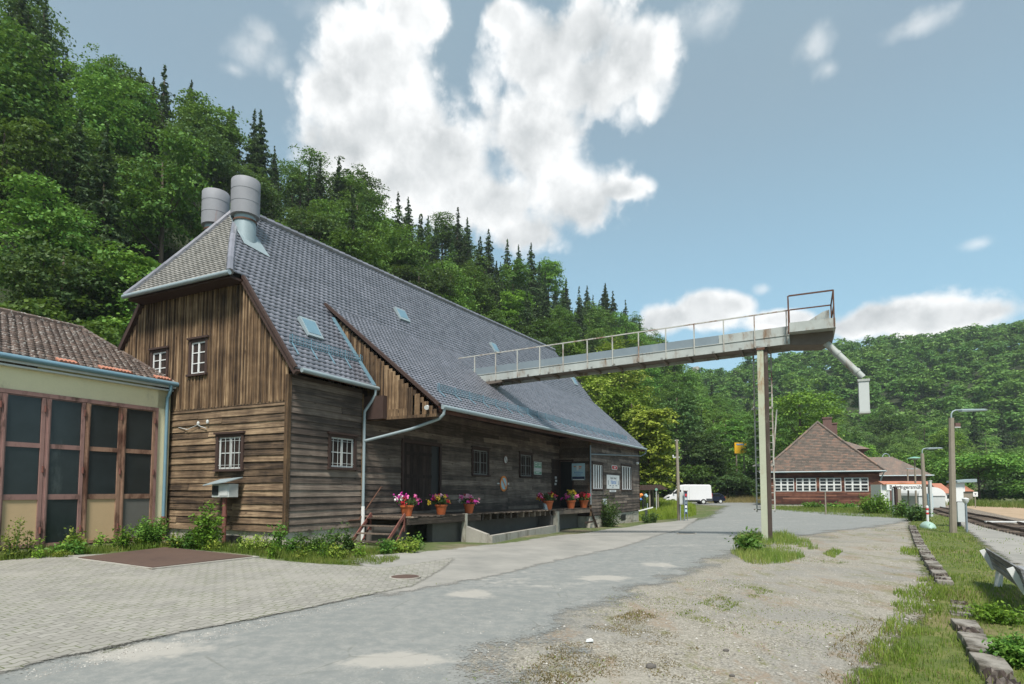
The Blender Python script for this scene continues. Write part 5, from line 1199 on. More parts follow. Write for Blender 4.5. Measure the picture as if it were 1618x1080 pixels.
x, y, z, D = place(1305, 813); o = thing('thin_post', 'thin bare wooden post on the verge in front of the station', 'post', (x, y, z)); MB().tube([(0, 0, -.1), (0, 0, 1.9)], [.06, .05], 8).build('post', M['pole_wood'], o, True); MB().tube([(0, 0, 1.9), (0, 0, 1.95)], .07, 8).build('cap', M['bumper'], o)
# canoe
x, y, z, D = place(1466, 834)
o = thing('canoe', 'overturned mint green canoe lying in the grass behind the kerb blocks', 'canoe', (x, y, z + .0), rad(60)); V = []; n = 15; mb = MB(); rings = []
for i in range(n):
    t_ = -1 + 2 * i / (n - 1); w_ = .36 * (1 - abs(t_) ** 2.4) + .02; h_ = .30 * (1 - abs(t_) ** 3.5) + .06
    rings.append(mb.vs([(t_ * 1.35, w_ * math.cos(a) * .95, h_ * math.sin(a) * .95) for a in np.linspace(0, math.pi, 11)]))
for a, b in zip(rings, rings[1:]):
    for k in range(10): mb.face([a + k, a + k + 1, b + k + 1, b + k]); 
for j in range(len(mb.mi)): mb.mi[j] = 1 if j // 10 >= n - 5 else 0
mb.build('hull', [M['canoe'], M['canoe_end']], o, True); MB().tube([(-1.1, 0, .24), (0, 0, .35), (1.1, 0, .24)], .02, 6).build('keel', M['canoe'], o)
# bench seen from behind
bx0, by0 = at(1561, 865, 12.4)[:2]; bx1, by1 = at(1612, 896, 9.35)[:2]; ang = math.atan2(by0 - by1, bx0 - bx1); bz = gz1((bx0 + bx1) / 2, (by0 + by1) / 2); bl = math.hypot(bx1 - bx0, by1 - by0) + .35
bx1 -= .35 * math.cos(ang); by1 -= .35 * math.sin(ang)
o = thing('park_bench', 'grey slatted bench seen from behind on the platform edge', 'bench', ((bx0 + bx1) / 2, (by0 + by1) / 2, bz), ang)
zt = EYE - 90 * 12.4 / FPX - bz
hb = bl / 2
# local x along the bench, y: -y faces the track
sd = -1
mb = MB()
for k, (yy, z0_, z1_) in enumerate(((.0, zt - .12, zt), (-.03, zt - .25, zt - .135), (-.06, zt - .38, zt - .265))): mb.rn().hexa([(-hb, yy * -sd - .018, z0_), (hb, yy * -sd - .018, z0_), (hb, yy * -sd + .018, z0_), (-hb, yy * -sd + .018, z0_), (-hb, yy * -sd + .012, z1_), (hb, yy * -sd + .012, z1_), (hb, yy * -sd + .05, z1_), (-hb, yy * -sd + .05, z1_)])
mb.build('backrest', M['slate_wood'], o)
mb = MB()
for k in range(4): mb.rn().box(-hb, hb, sd * (.12 + k * .12) - .05, sd * (.12 + k * .12) + .05, .40, .435)
mb.build('seat', M['slate_wood'], o)
for a in (-hb + .35, hb - .25):
    mb = MB(); mb.bar((a, .125, zt - .02), (a, -.06, .36), .09, .06, (1, 0, 0)); mb.bar((a, sd * .10, .38), (a, sd * .5, .38), .09, .05); mb.bar((a, sd * .15, .37), (a, sd * .08, -.15), .12, .10, (1, 0, 0)); mb.bar((a, sd * .45, .37), (a, sd * .5, -.15), .09, .08, (1, 0, 0)); mb.build('leg', M['white_paint'], o)
# kerb blocks
KB = [((1441, 834), (1449, 852)), ((1449, 852), (1458, 872)), ((1458, 872), (1470, 890)), ((1470, 890), (1482, 908)), ((1482, 908), (1494, 926)), ((1516, 952), (1521, 976)), ((1523, 990), (1537, 1012)), ((1538, 1014), (1557, 1046)), ((1560, 1050), (1580, 1082)), ((1582, 1086), (1600, 1118))]
kw = ['smallest kerb block at the far end of the broken kerb row', 'second far kerb block of the row with dark crumbled top', 'third kerb block of the row half covered in dark rubble', 'fourth kerb block of the row with a pale worn slab', 'kerb block ending the far row just before the grassy gap', 'low sunken kerb block in the grassy gap', 'near kerb block with pale top right after the grassy gap', 'long pale kerb slab near the bottom edge', 'nearest dark broken kerb block in the weeds', 'kerb block at the bottom edge of the picture']
def rubble(mb, x0, x1, y0, y1, z, n, s0, s1):
    for _ in range(n):
        c = Vector((RD.uniform(x0, x1), RD.uniform(y0, y1), z)); s = RD.uniform(s0, s1); mb.rn()
        p = [c + Vector(((-1 if i in (0, 3) else 1) * s * RD.uniform(.6, 1.3), (-1 if i in (0, 1) else 1) * s * RD.uniform(.6, 1.3), (0 if j == 0 else s * RD.uniform(.5, 1.1)))) for j in (0, 1) for i in range(4)]; mb.hexa(p)
for i, ((a, b), lab) in enumerate(zip(KB, kw)):
    pa, pb = ground(*a), ground(*b); L_ = math.hypot(pb[0] - pa[0], pb[1] - pa[1]); an = math.atan2(pb[1] - pa[1], pb[0] - pa[0]); c = ((pa[0] + pb[0]) / 2, (pa[1] + pb[1]) / 2)
    o = thing('kerb_block', lab, 'kerb block', (*c, gz1(*c)), an, 'broken concrete kerb blocks'); hgt = .115 if i != 5 else .04; x = -L_ / 2; k = 0
    while x < L_ / 2 - .08:
        slab = (k + i) % 2 == 0; l_ = min(RD.uniform(.3, .7) if slab else RD.uniform(.25, .5), L_ / 2 - x); mb = MB().rn()
        if slab or i == 7:
            z = hgt + RD.uniform(-.02, .02); j = RD.uniform(-.02, .02); mb.hexa([(x, -.15 + j, -.2), (x + l_ - .02, -.15, -.2), (x + l_ - .02, .15, -.2), (x, .15 + j, -.2), (x, -.15 + j, z), (x + l_ - .02, -.14, z + .01), (x + l_ - .02, .14, z), (x, .15 + j, z)]); mb.build('slab', M['kerb_concrete'], o, bevel=.014)
        else:
            nx, ny = max(5, int(l_ / .045)), 9; idx = []
            for p in range(nx + 1):
                for q in range(ny + 1):
                    e = p in (0, nx) or q in (0, ny); idx.append((x + l_ * p / nx, -.16 + .32 * q / ny + RD.uniform(-.012, .012), -.15 if e else hgt - .05 + RD.choice((0, .02, .05, .065)) + RD.uniform(-.008, .008)))
            b0 = mb.vs(idx)
            for p in range(nx):
                for q in range(ny): mb.rn(); r_ = b0 + p * (ny + 1) + q; mb.face([r_, r_ + ny + 1, r_ + ny + 2, r_ + 1])
            mb.build('crumbled_piece', M['crumble'], o)
        x += l_; k += 1
m_, n_, b_ = M['crumble'], None, None

# ================================================================== RAILWAY
def gl(lst): return [ground(*p) for p in lst]
TURF = gl([(1300, 1190), (1390, 1050), (1450, 985), (1480, 935), (1455, 890), (1436, 832), (1442, 822), (1475, 815), (1500, 812), (1526, 838), (1556, 868), (1640, 940), (1900, 1090), (1900, 1190)])
sheet('grass_bank', TURF, M['turf'], .018, .25)
PATH = gl([(1440, 812), (1500, 811), (1526, 836), (1560, 862), (1620, 902), (1760, 985), (1850, 990), (1740, 885), (1600, 838), (1532, 818), (1490, 807)])
sheet('platform_path', PATH, M['concrete_sheet'], .028, .25)
BAL = gl([(1395, 800), (1478, 800), (1540, 817), (1700, 862), (1900, 905), (1900, 870), (1700, 838), (1600, 818), (1530, 803), (1470, 795), (1400, 796)])
sheet('track_bed', BAL, M['ballast'], .034, .3)
SAND = gl([(1440, 798), (1520, 797), (1600, 800), (1800, 812), (2000, 830), (2000, 880), (1800, 852), (1620, 824), (1540, 810), (1500, 801)])
sheet('sand_strip', SAND, M['sand'], .022, .35)
ra = np.array(gl([(1462, 798.5), (1480, 802), (1500, 806.5), (1535, 815), (1608, 830), (1720, 853), (1900, 888)]))
def resamp(P, st):
    d = np.r_[0, np.cumsum(np.hypot(*np.diff(P, axis=0).T))]; n = int(d[-1] / st); u = np.linspace(0, d[-1], n)
    return np.stack([np.interp(u, d, P[:, 0]), np.interp(u, d, P[:, 1])], 1)
Rc = resamp(ra, 1.2); Rc[1:-1] = (Rc[:-2] + Rc[1:-1] + Rc[2:]) / 3; Rc[1:-1] = (Rc[:-2] + Rc[1:-1] + Rc[2:]) / 3
tg = unit(np.gradient(Rc, axis=0)); nm = np.stack([-tg[:, 1], tg[:, 0]], 1); 
if nm[:, 0].mean() < 0: nm = -nm
o0 = Rc[len(Rc) // 2]; zz0 = gz1(*o0)
tr = thing('railway_track', 'single railway track with rusty rails curving beyond the platform', 'railway track', (*o0, zz0))
for off in (-1.435, 0.):
    P = Rc + nm * off; mb = MB((*o0, zz0))
    for a, b in zip(P, P[1:]):
        za, zb_ = gz1(*a) + .17, gz1(*b) + .17; mb.bar((*a, za), (*b, zb_), .075, .13); mb.bar((*a, za - .07), (*b, zb_ - .07), .15, .03)
    mb.build('rail', M['rail_steel'], tr)
mb = MB((*o0, zz0)); P = resamp(Rc, .62); t2 = unit(np.gradient(P, axis=0)); n2 = np.stack([-t2[:, 1], t2[:, 0]], 1)
if n2[:, 0].mean() < 0: n2 = -n2
for p, q in zip(P, n2):
    a = p + q * .55; b = p - q * 1.985; z = gz1(*p) + .05; mb.rn().bar((*a, z), (*b, z), .25, .14)
mb.build('sleepers', M['old_plank'], tr)
xa, ya = ground(1557, 830); xb, yb = at(1640, 832, ya * 1.0)[:2]
o = thing('crossing_board', 'white painted board lying across the near rail', 'board', (xa, ya, gz1(xa, ya))); MB().bar((0, 0, .22), (xb - xa, -.3, .22), .12, .07).build('board', M['white_paint'], o); MB().box(1.3, 1.9, -.4, .1, .0, .16).build('block', M['concrete'], o)

# ================================================================== VAN, CAR, PLAYGROUND AND BACKGROUND BUILDINGS
vx, vy, vz = at(1086, 796, 80.); vz = gz1(vx, vy); km = 80 / FPX
van = thing('delivery_van', 'white high roofed panel van parked across the end of the road', 'van', (vx, vy, vz), rad(-4)); LV = 6.1; h2 = LV / 2
prof = [(-h2, .45), (-h2 + .02, .78), (-h2 + .28, 1.05), (-h2 + .75, 1.30), (-h2 + 1.75, 2.35), (-h2 + 2.05, 2.56), (-h2 + 2.6, 2.64), (h2 - .35, 2.62), (h2 - .12, 2.5), (h2, .95), (h2, .45)]
bd = MB(); bd.prism(prof, lambda a, z, d: (a, d, z), -.98, .98); bd.build('body', M['van_paint'], van, bevel=.09)
MB().box(-h2 - .06, -h2 + .5, -.95, .95, .35, .74).box(h2 - .8, h2 + .06, -1.0, 1.0, .38, .80).box(-h2 + 1.7, h2 - 1.6, -1.0, 1.0, .42, .62).build('bumper', M['bumper'], van, bevel=.04)
for sd_ in (-1, 1):
    MB().prism([(-h2 + .95, 1.42), (-h2 + 1.5, 1.95), (-h2 + 2.05, 1.95), (-h2 + 2.1, 1.42)], lambda a, z, d: (a, d * sd_, z), .975, .99).build('side_window', M['glass'], van)
    MB().box(-h2 + 1.0, -h2 + 1.14, sd_ * 1.1 - .07, sd_ * 1.1 + .07, 1.4, 1.66).build('mirror', M['bumper'], van)
    MB().prism([(-h2 + .04, .8), (-h2 + .24, 1.0), (-h2 + .55, 1.12), (-h2 + .5, .86)], lambda a, z, d: (a, d * sd_, z), .84, .985).build('headlight', M['dirty_glass'], van)
    MB().box(h2 - .03, h2 + .01, sd_ * .9 - .06, sd_ * .9 + .06, 1.0, 1.5).build('tail_light', M['red'], van)
    MB().box(-h2 + 2.32, -h2 + 2.335, sd_ * .98 - .006, sd_ * .98 + .006, .65, 2.3).box(h2 - 3.0, h2 - 2.985, sd_ * .98 - .006, sd_ * .98 + .006, .65, 2.3).build('door_seam', M['bumper'], van)
    for wx in (-h2 + .95, h2 - 1.15):
        wv = MB(); wv.prism([(wx + .36 * math.cos(2 * math.pi * k / 20), .36 + .36 * math.sin(2 * math.pi * k / 20)) for k in range(20)], lambda a, z, d: (a, d * sd_, z), .74, 1.0); wh = wv.build('wheel', M['rubber'], van)
        MB().prism([(wx + .2 * math.cos(2 * math.pi * k / 14), .36 + .2 * math.sin(2 * math.pi * k / 14)) for k in range(14)], lambda a, z, d: (a, d * sd_, z), 1.0, 1.012).build('rim', M['sash_paint'], wh)
MB().poly([(-h2 + .77, -.85, 1.335), (-h2 + .77, .85, 1.335), (-h2 + 1.70, .8, 2.325), (-h2 + 1.70, -.8, 2.325)]).build('windscreen', M['glass'], van)
cx_, cy_, _ = at(1121, 796, 84.); cz_ = gz1(cx_, cy_)
car = thing('parked_car', 'dark blue hatchback partly hidden behind the white van', 'car', (cx_, cy_, cz_), rad(4)); 
bd = MB(); bd.prism([(-1.95, .35), (-1.98, .7), (-1.85, .85), (-1.0, .95), (-.35, 1.42), (.95, 1.46), (1.5, 1.3), (1.9, .95), (2.0, .6), (1.95, .35)], lambda a, z, d: (a, d, z), -.85, .85); bd.build('body', M['car_paint'], car, bevel=.08)
for sd_ in (-1, 1):
    MB().prism([(-.8, .98), (-.3, 1.34), (.9, 1.38), (1.4, 1.2), (1.5, .98)], lambda a, z, d: (a, d * sd_, z), .846, .858).build('side_window', M['glass'], car); MB().box(1.9, 2.0, sd_ * .6 - .12, sd_ * .6 + .12, .75, .95).build('tail_light', M['red'], car)
    for wx in (-1.25, 1.25):
        wv = MB(); wv.prism([(wx + .31 * math.cos(2 * math.pi * k / 18), .31 + .31 * math.sin(2 * math.pi * k / 18)) for k in range(18)], lambda a, z, d: (a, d * sd_, z), .65, .87); wh = wv.build('wheel', M['rubber'], car); MB().prism([(wx + .19 * math.cos(2 * math.pi * k / 12), .31 + .19 * math.sin(2 * math.pi * k / 12)) for k in range(12)], lambda a, z, d: (a, d * sd_, z), .87, .882).build('rim', M['sash_paint'], wh)
# utility pole with notice board, bin stump
D = 47.; x, y, _ = at(1073, 800, D); z = gz1(x, y); h = at(1071, 694, D)[2] - z
o = thing('utility_pole', 'tall bare wooden utility pole at the road bend', 'pole', (x, y, z)); MB().tube([(0, 0, -.2), (-.1, 0, h)], [.15, .10], 10).build('pole', M['pole_wood'], o, True); MB().box(-.45, .1, -.04, .04, h - 1.45, h - 1.38).box(-.25, .05, -.03, .03, h - .1, h - .04).build('bracket', M['sash_paint'], o); MB().lathe([(.04, 0), (.06, .08), (.02, .15)], (-.4, 0, h - 1.38), 8).build('insulator', M['sign_white'], o)
x, y, _ = at(1076, 800, D - .5); z = gz1(x, y); k = D / FPX; o = thing('grey_cabinet', 'grey steel notice cabinet fixed before the utility pole', 'cabinet', (x, y, z)); z0 = at(1076, 796.5, D)[2] - z; z1_ = at(1076, 777, D)[2] - z; MB().box(-2.5 * k, 5 * k, -.12, .12, z0, z1_).build('box', M['sash_paint'], o, bevel=.01); MB().box(-2 * k, 4.6 * k, -.135, -.121, z0 + .06, z1_ - .06).build('door', M['grey_paint'], o); MB().box(-1.5 * k, -.5 * k, -.05, .05, -.1, z0).build('leg', M['zinc'], o)
x, y, _ = at(1083.5, 800, D - 1); z = gz1(x, y); o = thing('poster_stand', 'narrow information stand with dark posters beside the utility pole', 'poster stand', (x, y, z)); z1_ = at(1083, 776, D)[2] - z
MB().box(-2.6 * k, -1.5 * k, -.05, .05, -.1, z1_).box(2.0 * k, 2.5 * k, -.05, .05, -.1, z1_).build('post', M['grey_panel'], o); MB().box(-1.49 * k, 2.0 * k, -.03, .03, .55, z1_).build('panel', M['navy'], o)
for j, mm in enumerate(('red', 'sash_paint', 'grey_panel', 'sign_white', 'pale_blue')): MB().box(-1.2 * k, 1.7 * k, -.045, -.031, z1_ - .38 - j * .30, z1_ - .18 - j * .30).build('poster', M[mm], o)
MB().box(-3 * k, 3.2 * k, -.12, .12, z1_ + .001, z1_ + .06).build('roof', M['brick_red'], o)
x, y, z, D = place(1070, 811); o = thing('wooden_planter', 'dark wooden barrel at the foot of the utility pole', 'planter', (x, y, z)); MB().lathe([(.26, -.05), (.30, .25), (.27, .55), (.22, .55), (.22, .5)], (0, 0, 0), 14).build('barrel', M['dark_trim'], o); MB().lathe([(.30, .12), (.305, .16), (.30, .2)], (0, 0, 0), 14, False).build('hoop', M['rust'], o)
D = 62.; x, y, _ = at(1030, 795, D); z = gz1(x, y); k = D / FPX; o = thing('wooden_shelter', 'open wooden shelter with low brown roof beyond the end of the shed', 'shelter', (x, y, z)); ze = at(1030, 771, D)[2] - z
MB().prism([(-24 * k, ze - .1), (-14 * k, ze + .33), (8 * k, ze + .36), (19 * k, ze - .02), (19 * k, ze - .14), (-24 * k, ze - .22)], lambda a, zz, d: (a, d, zz), -1.4, 1.4).build('roof', M['dark_trim'], o)
for a, d in ((-7 * k, -1.), (6 * k, -1), (-7 * k, 1), (6 * k, 1)): MB().box(a - .07, a + .07, d - .07, d + .07, -.1, ze - .13).build('post', M['pole_wood'], o)
x, y, _ = at(1037, 790, 58.); z = gz1(x, y); o = thing('post_sign', 'small round green sign on a pole by the shelter', 'sign', (x, y, z)); zc = at(1037, 773, 58.)[2] - z; MB().tube([(0, 0, -.1), (0, 0, zc)], .04, 8).build('post', M['sash_paint'], o); mb = MB(); disc(mb, (0, zc), 0, .13, -.08, -.05); mb.build('plate', M['lamp_green'], o)
D = 56.; x, y, _ = at(1016, 795, D); z = gz1(x, y); k = D / FPX; zc = at(1016, 783, D)[2] - z
o = thing('play_figure', 'orange and blue playground spring rider in the tall grass', 'playground rider', (x, y, z))
MB().tube([(-5 * k, 0, zc - .25), (-5 * k, 0, zc + .05), (0, 0, zc + .1)], [.1, .22, .16], 10).build('body', M['orange'], o, True); MB().tube([(3 * k, 0, zc + .1), (6.5 * k, 0, zc - .1)], [.18, .14], 10).build('seat', M['pale_blue'], o, True); MB().lathe([(.1, 0), (.22, .15), (.1, .3)], (-4.5 * k, 0, zc - .5), 12).build('ball', M['sign_blue'], o, True); MB().tube([(0, 0, -.1), (0, 0, zc - .1)], .09, 8).tube([(.0, -.06, zc - .2), (0, -.06, zc + .3)], .1, 8).build('spring', M['black'], o)
D = 45.; x, y, _ = at(1021, 806, D); z = gz1(x, y); k = D / FPX; zc = at(1021, 804, D)[2] - z; o = thing('seesaw', 'tilted white seesaw beam in the grass at the shed corner', 'seesaw', (x, y, z)); MB().bar((-12 * k, 0, zc - .14), (10.5 * k, 0, zc + .13), .2, .07).build('beam', M['white_paint'], o); MB().box(-.08, .08, -.12, .12, -.1, zc - .08).build('pivot', M['bumper'], o); MB().tube([(.1, 0, zc), (.1, 0, zc + .45)], .03, 6).build('handle', M['zinc'], o)
# yellow board on the slope
D = 105.; x, y, _ = at(1170, 715, D); z = gz1(x, y); k = D / FPX; z0 = at(1170, 716, D)[2] - z; z1_ = at(1170, 699, D)[2] - z
o = thing('yellow_billboard', 'yellow billboard with a blue strip among the trees on the slope', 'billboard', (x, y, z)); MB().box(-9.5 * k, 9.5 * k, -.1, .1, z0, z1_).build('board', M['yellow'], o); MB().box(-6.5 * k, 5.5 * k, -.13, -.101, z1_ - 4 * k, z1_ - 1.8 * k).build('blue_strip', M['sign_blue'], o); text_mesh('lettering', 'GASTHOF', .24, M['sign_white'], o, T(-.05, -.131, z1_ - 2.9 * k) @ Matrix.Rotation(rad(90), 4, 'X'))
for a in (-6 * k, 6 * k): MB().box(a - .12, a + .12, .11, .3, -.5, z1_ - .2).build('leg', M['pole_wood'], o)
# huts behind the platform
def hut(name, label, px, D, wpx, pe_, pr, wm, rm, round_=False, depth=4., dxr=0):
    x, y, _ = at(px, 800, D); z = gz1(x, y); k = D / FPX; ze, zr0 = at(px, pe_, D)[2] - z, at(px, pr, D)[2] - z; a = wpx * k / 2; o = thing(name, label, 'hut', (x, y, z))
    MB().box(-a, a, 0, depth, -.2, ze).build('wall', wm, o)
    if round_: MB().prism([(a * 1.03 * math.cos(t_), ze + (zr0 - ze) * math.sin(t_)) for t_ in np.linspace(0, math.pi, 12)], lambda b, zz, d: (b, d, zz), -.1, depth).build('roof', rm, o)
    else:
        m_ = MB(); m_.hexa([(-a - .15, -.2, ze), (a + .15, -.2, ze), (a + .15, depth, ze), (-a - .15, depth, ze), (-a - .15 + dxr, depth * .45, zr0), (a + .15 - dxr, depth * .45, zr0), (a + .15 - dxr, depth * .55, zr0), (-a - .15 + dxr, depth * .55, zr0)]); m_.build('roof', rm, o)
    return o, k, ze
hut('round_roof_hut', 'pale hut with rounded white roof behind the name board', 1473, 64, 42, 783, 769, M['grey_paint'], M['white_paint'], True)
D = 60.; x, y, _ = at(1434, 800, D); z = gz1(x, y); k = D / FPX; ze = at(1434, 765, D)[2] - z; o = thing('orange_roof_shelter', 'open white platform shelter with an orange tiled roof behind the name board', 'shelter', (x, y, z))
MB().hexa([(-39 * k, -.3, ze), (39 * k, -.3, ze), (39 * k, 2.2, ze), (-39 * k, 2.2, ze), (-39 * k, .6, ze + .34), (39 * k, .6, ze + .34), (39 * k, .9, ze + .34), (-39 * k, .9, ze + .34)]).build('roof', M['new_tile'], o)
MB().box(-40 * k, -30 * k, .1, 1.8, -.2, ze - .01).build('side_wall', M['white_paint'], o); MB().box(36 * k, 38 * k, .1, .3, -.2, ze - .01).build('post', M['grey_paint'], o)
o, k, ze = hut('small_white_hut', 'small white hut with orange roof left of the white cabinet', 1496, 78, 18, 779, 763, M['white_paint'], M['new_tile'], dxr=.2); MB().box(-5 * k, -2 * k, -.02, .02, ze - .7, ze - .25).box(1 * k, 4 * k, -.02, .02, ze - .7, ze - .25).build('window', M['glass'], o)
hut('orange_roof_shed', 'shed with orange roof half hidden behind the white cabinet', 1527, 88, 22, 776, 763, M['pole_wood'], M['new_tile'], dxr=.4)
# rocks above the valley trees
for px, py, D, hpx, wpx, lab in ((1098, 600, 205, 40, 15, 'tall pale rock pinnacle among the trees above the bridge'), (1164, 591, 235, 14, 12, 'small pale rock on the wooded slope')):
    D = min(np.arange(150, 340, 2.), key=lambda q: abs(at(px, py, q)[2] - gz1(*at(px, py, q)[:2]) - 9.)); x, y, zt_ = at(px, py - hpx / 2, D); z = gz1(x, y); k = D / FPX; mb = MB(); rings = []
    H_ = max(zt_ - z, 4.)
    for i in range(9): zz = -1 + (H_ + 1) * i / 8; r = wpx * k / 2 * (1.25 - .4 * i / 8) ; rings.append(mb.vs([(r * math.cos(2 * math.pi * j / 11) * RD.uniform(.75, 1.2), r * math.sin(2 * math.pi * j / 11) * RD.uniform(.75, 1.2), zz + RD.uniform(-.3, .3)) for j in range(11)]))
    for a, b in zip(rings, rings[1:]):
        for j in range(11): mb.face([a + j, a + (j + 1) % 11, b + (j + 1) % 11, b + j])
    mb.face([rings[-1] + j for j in range(11)]); o = mb.build('cliff_rock', M['rock']); o.location = (x, y, z); tag(o, lab, 'rock')

# ================================================================== TREES
def crown_mesh(name, seed, R, H, zc, nl, nc, nleaf, size, droop=.0):
    r = np.random.default_rng(seed); C_ = []; S_ = []
    lobes = [(np.array([0, 0, zc + H * .12]), np.array([R * .72, R * .72, H * .80]))]
    for k in range(nl):
        a = 2 * math.pi * (k / nl) * 1.0 + r.uniform(-.5, .5) + k * 1.9; zz = r.uniform(-.62, .55); rad_ = math.sqrt(max(.05, 1 - zz * zz)) * r.uniform(.42, .66)
        s = r.uniform(.34, .52); lobes.append((np.array([R * rad_ * math.cos(a), R * rad_ * math.sin(a), zc + H * zz]), np.array([R * s, R * s, H * s * .62])))
    Ps, Ns, Rs = [], [], []
    for c, ax in lobes:
        d = unit(r.normal(size=(nc, 3)) + np.array([0, 0, .25])); cc = c + d * ax * r.uniform(.70, 1.06, (nc, 1))
        for k in range(nc):
            m_ = int(nleaf * r.uniform(.5, 1.4)); q = r.normal(size=(m_, 3)) * np.array([R * .125, R * .125, R * .028]) * r.uniform(.7, 1.3)
            p = cc[k] + q; p[:, 2] -= .30 * np.hypot(q[:, 0], q[:, 1]) - .12 * (q[:, 0] * d[k, 0] + q[:, 1] * d[k, 1]) * -1
            Ps.append(p); Ns.append(unit(d[k] * .45 + r.normal(size=(m_, 3)) * .5 + np.array([0, 0, .95]))); Rs.append(np.clip(r.uniform(.1, .9) * .6 + r.random(m_) * .42, 0, 1))
    P, N = np.concatenate(Ps), np.concatenate(Ns); global NR
    V, Q = quads_at(P, N, r.uniform(.6, 1.25, len(P)) * size, 1.25); return mesh_np(name, V, Q, np.concatenate(Rs))
def trunk_mesh(name, seed, h, r0, limbs, spread):
    r = random.Random(seed); mb = MB(); mb.tube([(0, 0, -.8), (0, 0, .3), (r.uniform(-.1, .1), r.uniform(-.1, .1), h * .5), (r.uniform(-.2, .2), r.uniform(-.2, .2), h)], [r0 * 1.3, r0, r0 * .7, r0 * .25], 8)
    for k in range(limbs):
        a = k * 2.4 + r.random(); z = h * r.uniform(.35, .75); l_ = spread * r.uniform(.5, .9); mb.tube([(0, 0, z), (l_ * .5 * math.cos(a), l_ * .5 * math.sin(a), z + l_ * .35), (l_ * math.cos(a), l_ * math.sin(a), z + l_ * .8)], [r0 * .4, r0 * .25, r0 * .08], 5)
    me = bpy.data.meshes.new(name); me.from_pydata(mb.v, [], mb.f); me.polygons.foreach_set('use_smooth', np.ones(len(mb.f), bool)); return me
def spruce_mesh(name, seed, H, R, tiers, size, ragged=.25):
    r = np.random.default_rng(seed); Ps, Ns, Rs = [], [], []
    for i in range(tiers):
        f = (i + r.uniform(-.5, .5)) / (tiers - 1.); f = min(max(f, 0), 1); z = H * (.08 + .90 * f); rr = R * (1 - f) ** .9 * r.uniform(1 - ragged, 1.1) + .10; nb = max(4, int(9 * (1 - f) + 4)); a0 = r.uniform(0, 6)
        for b in range(nb):
            if r.random() < .10: continue
            a = a0 + 2 * math.pi * b / nb + r.uniform(-.35, .35); l_ = rr * r.uniform(.5, 1.15); n = max(4, int(l_ / size * 5.)); u = r.random(n) ** .8
            x = u * l_; zz = z + r.uniform(-.3, .3) - x * r.uniform(.22, .5) + x * x / max(R, .1) * .2; sd_ = r.normal(size=n) * .14 * l_ * (1 - u * .5)
            p = np.stack([x * math.cos(a) - sd_ * math.sin(a), x * math.sin(a) + sd_ * math.cos(a), zz - np.abs(r.normal(size=n)) * size * .7], 1)
            Ps.append(p); Ns.append(unit(np.array([math.cos(a) * .35, math.sin(a) * .35, .7]) + r.normal(size=(n, 3)) * .6)); Rs.append(np.clip(r.uniform(.1, .8) + r.normal(size=n) * .16, 0, 1))
    P, N = np.concatenate(Ps), np.concatenate(Ns); V, Q = quads_at(P, N, r.uniform(.6, 1.3, len(P)) * size, .9); return mesh_np(name, V, Q, np.concatenate(Rs))
def with_mat(me, m_): me.materials.append(m_); return me
BR = []                                                  # broadleaf variants, about 14 m tall and 8-9 m wide
for k, m_ in enumerate((L_BROAD, L_BROAD, L_DARK, L_BROAD, L_BRIGHT, L_FAR_SUNLIT, L_FAR_SUNLIT)):
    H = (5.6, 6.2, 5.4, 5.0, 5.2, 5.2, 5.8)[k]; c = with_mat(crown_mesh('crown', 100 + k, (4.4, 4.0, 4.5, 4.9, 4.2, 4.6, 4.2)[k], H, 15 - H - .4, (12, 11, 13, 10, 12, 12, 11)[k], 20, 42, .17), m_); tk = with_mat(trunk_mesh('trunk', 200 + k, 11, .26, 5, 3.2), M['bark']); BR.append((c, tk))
SP = []
for k in range(5):
    c = with_mat(spruce_mesh('crown', 300 + k, (18, 17, 18.5, 15, 17.5)[k], (4.0, 3.4, 4.6, 3.8, 3.1)[k], (46, 40, 50, 30, 36)[k], .21, (.45, .55, .4, .6, .5)[k]), L_SPRUCE); tk = with_mat(trunk_mesh('trunk', 320 + k, 13., .24, 0, 1), M['bark']); SP.append((c, tk))
def tree(name, variant, x, y, sc, label, cat, group=None, z=None, rz=None, sz=1.):
    zz = gz1(x, y) if z is None else z
    o = thing(name, label, cat, (x, y, zz), RD.uniform(0, 6.28) if rz is None else rz, group); o.scale = (sc, sc, sc * sz)
    for nm_, me in (('crown', variant[0]), ('trunk', variant[1])): c = bpy.data.objects.new(nm_, me); COL.objects.link(c); c.parent = o
    return o
def topix(x, y, z):
    c, s = math.cos(PITCH), math.sin(PITCH); z = z - EYE; d = y * c + z * s; v = -y * s + z * c
    return 809 + FPX * x / d, 540 + SHY - FPX * v / d
cand = []
for t_ in np.arange(-75, 205, 6.8):
    for q in np.arange(-13, 52, 6.6):
        tt = t_ + RD.uniform(-2.2, 2.2); qq = q + RD.uniform(-2.2, 2.2); x = -60 + .607 * tt + .794 * qq; y = 70 + .794 * tt - .607 * qq
        if y < 24: continue
        z = gz1(x, y); ridge = qq < 9
        spr = RD.random() < (.82 if ridge and tt > 15 else .6 if ridge else (.42 if qq < 24 and tt > 20 else .13))
        sc = RD.uniform(.78, 1.22) * (1.0 if not spr else RD.uniform(.8, 1.12)); cand.append((x, y, z, sc, spr, 'L'))
for y_ in np.arange(150, 350, 8.6):
    for u in np.arange(.16, .98, 8.8 / y_):
        y = y_ + RD.uniform(-3.2, 3.2); x = (u + RD.uniform(-.35, .35) * 8.8 / y_) * y; z = gz1(x, y); spr = RD.random() < .09
        cand.append((x, y, z, RD.uniform(.75, 1.2), spr, 'R'))
keep = []
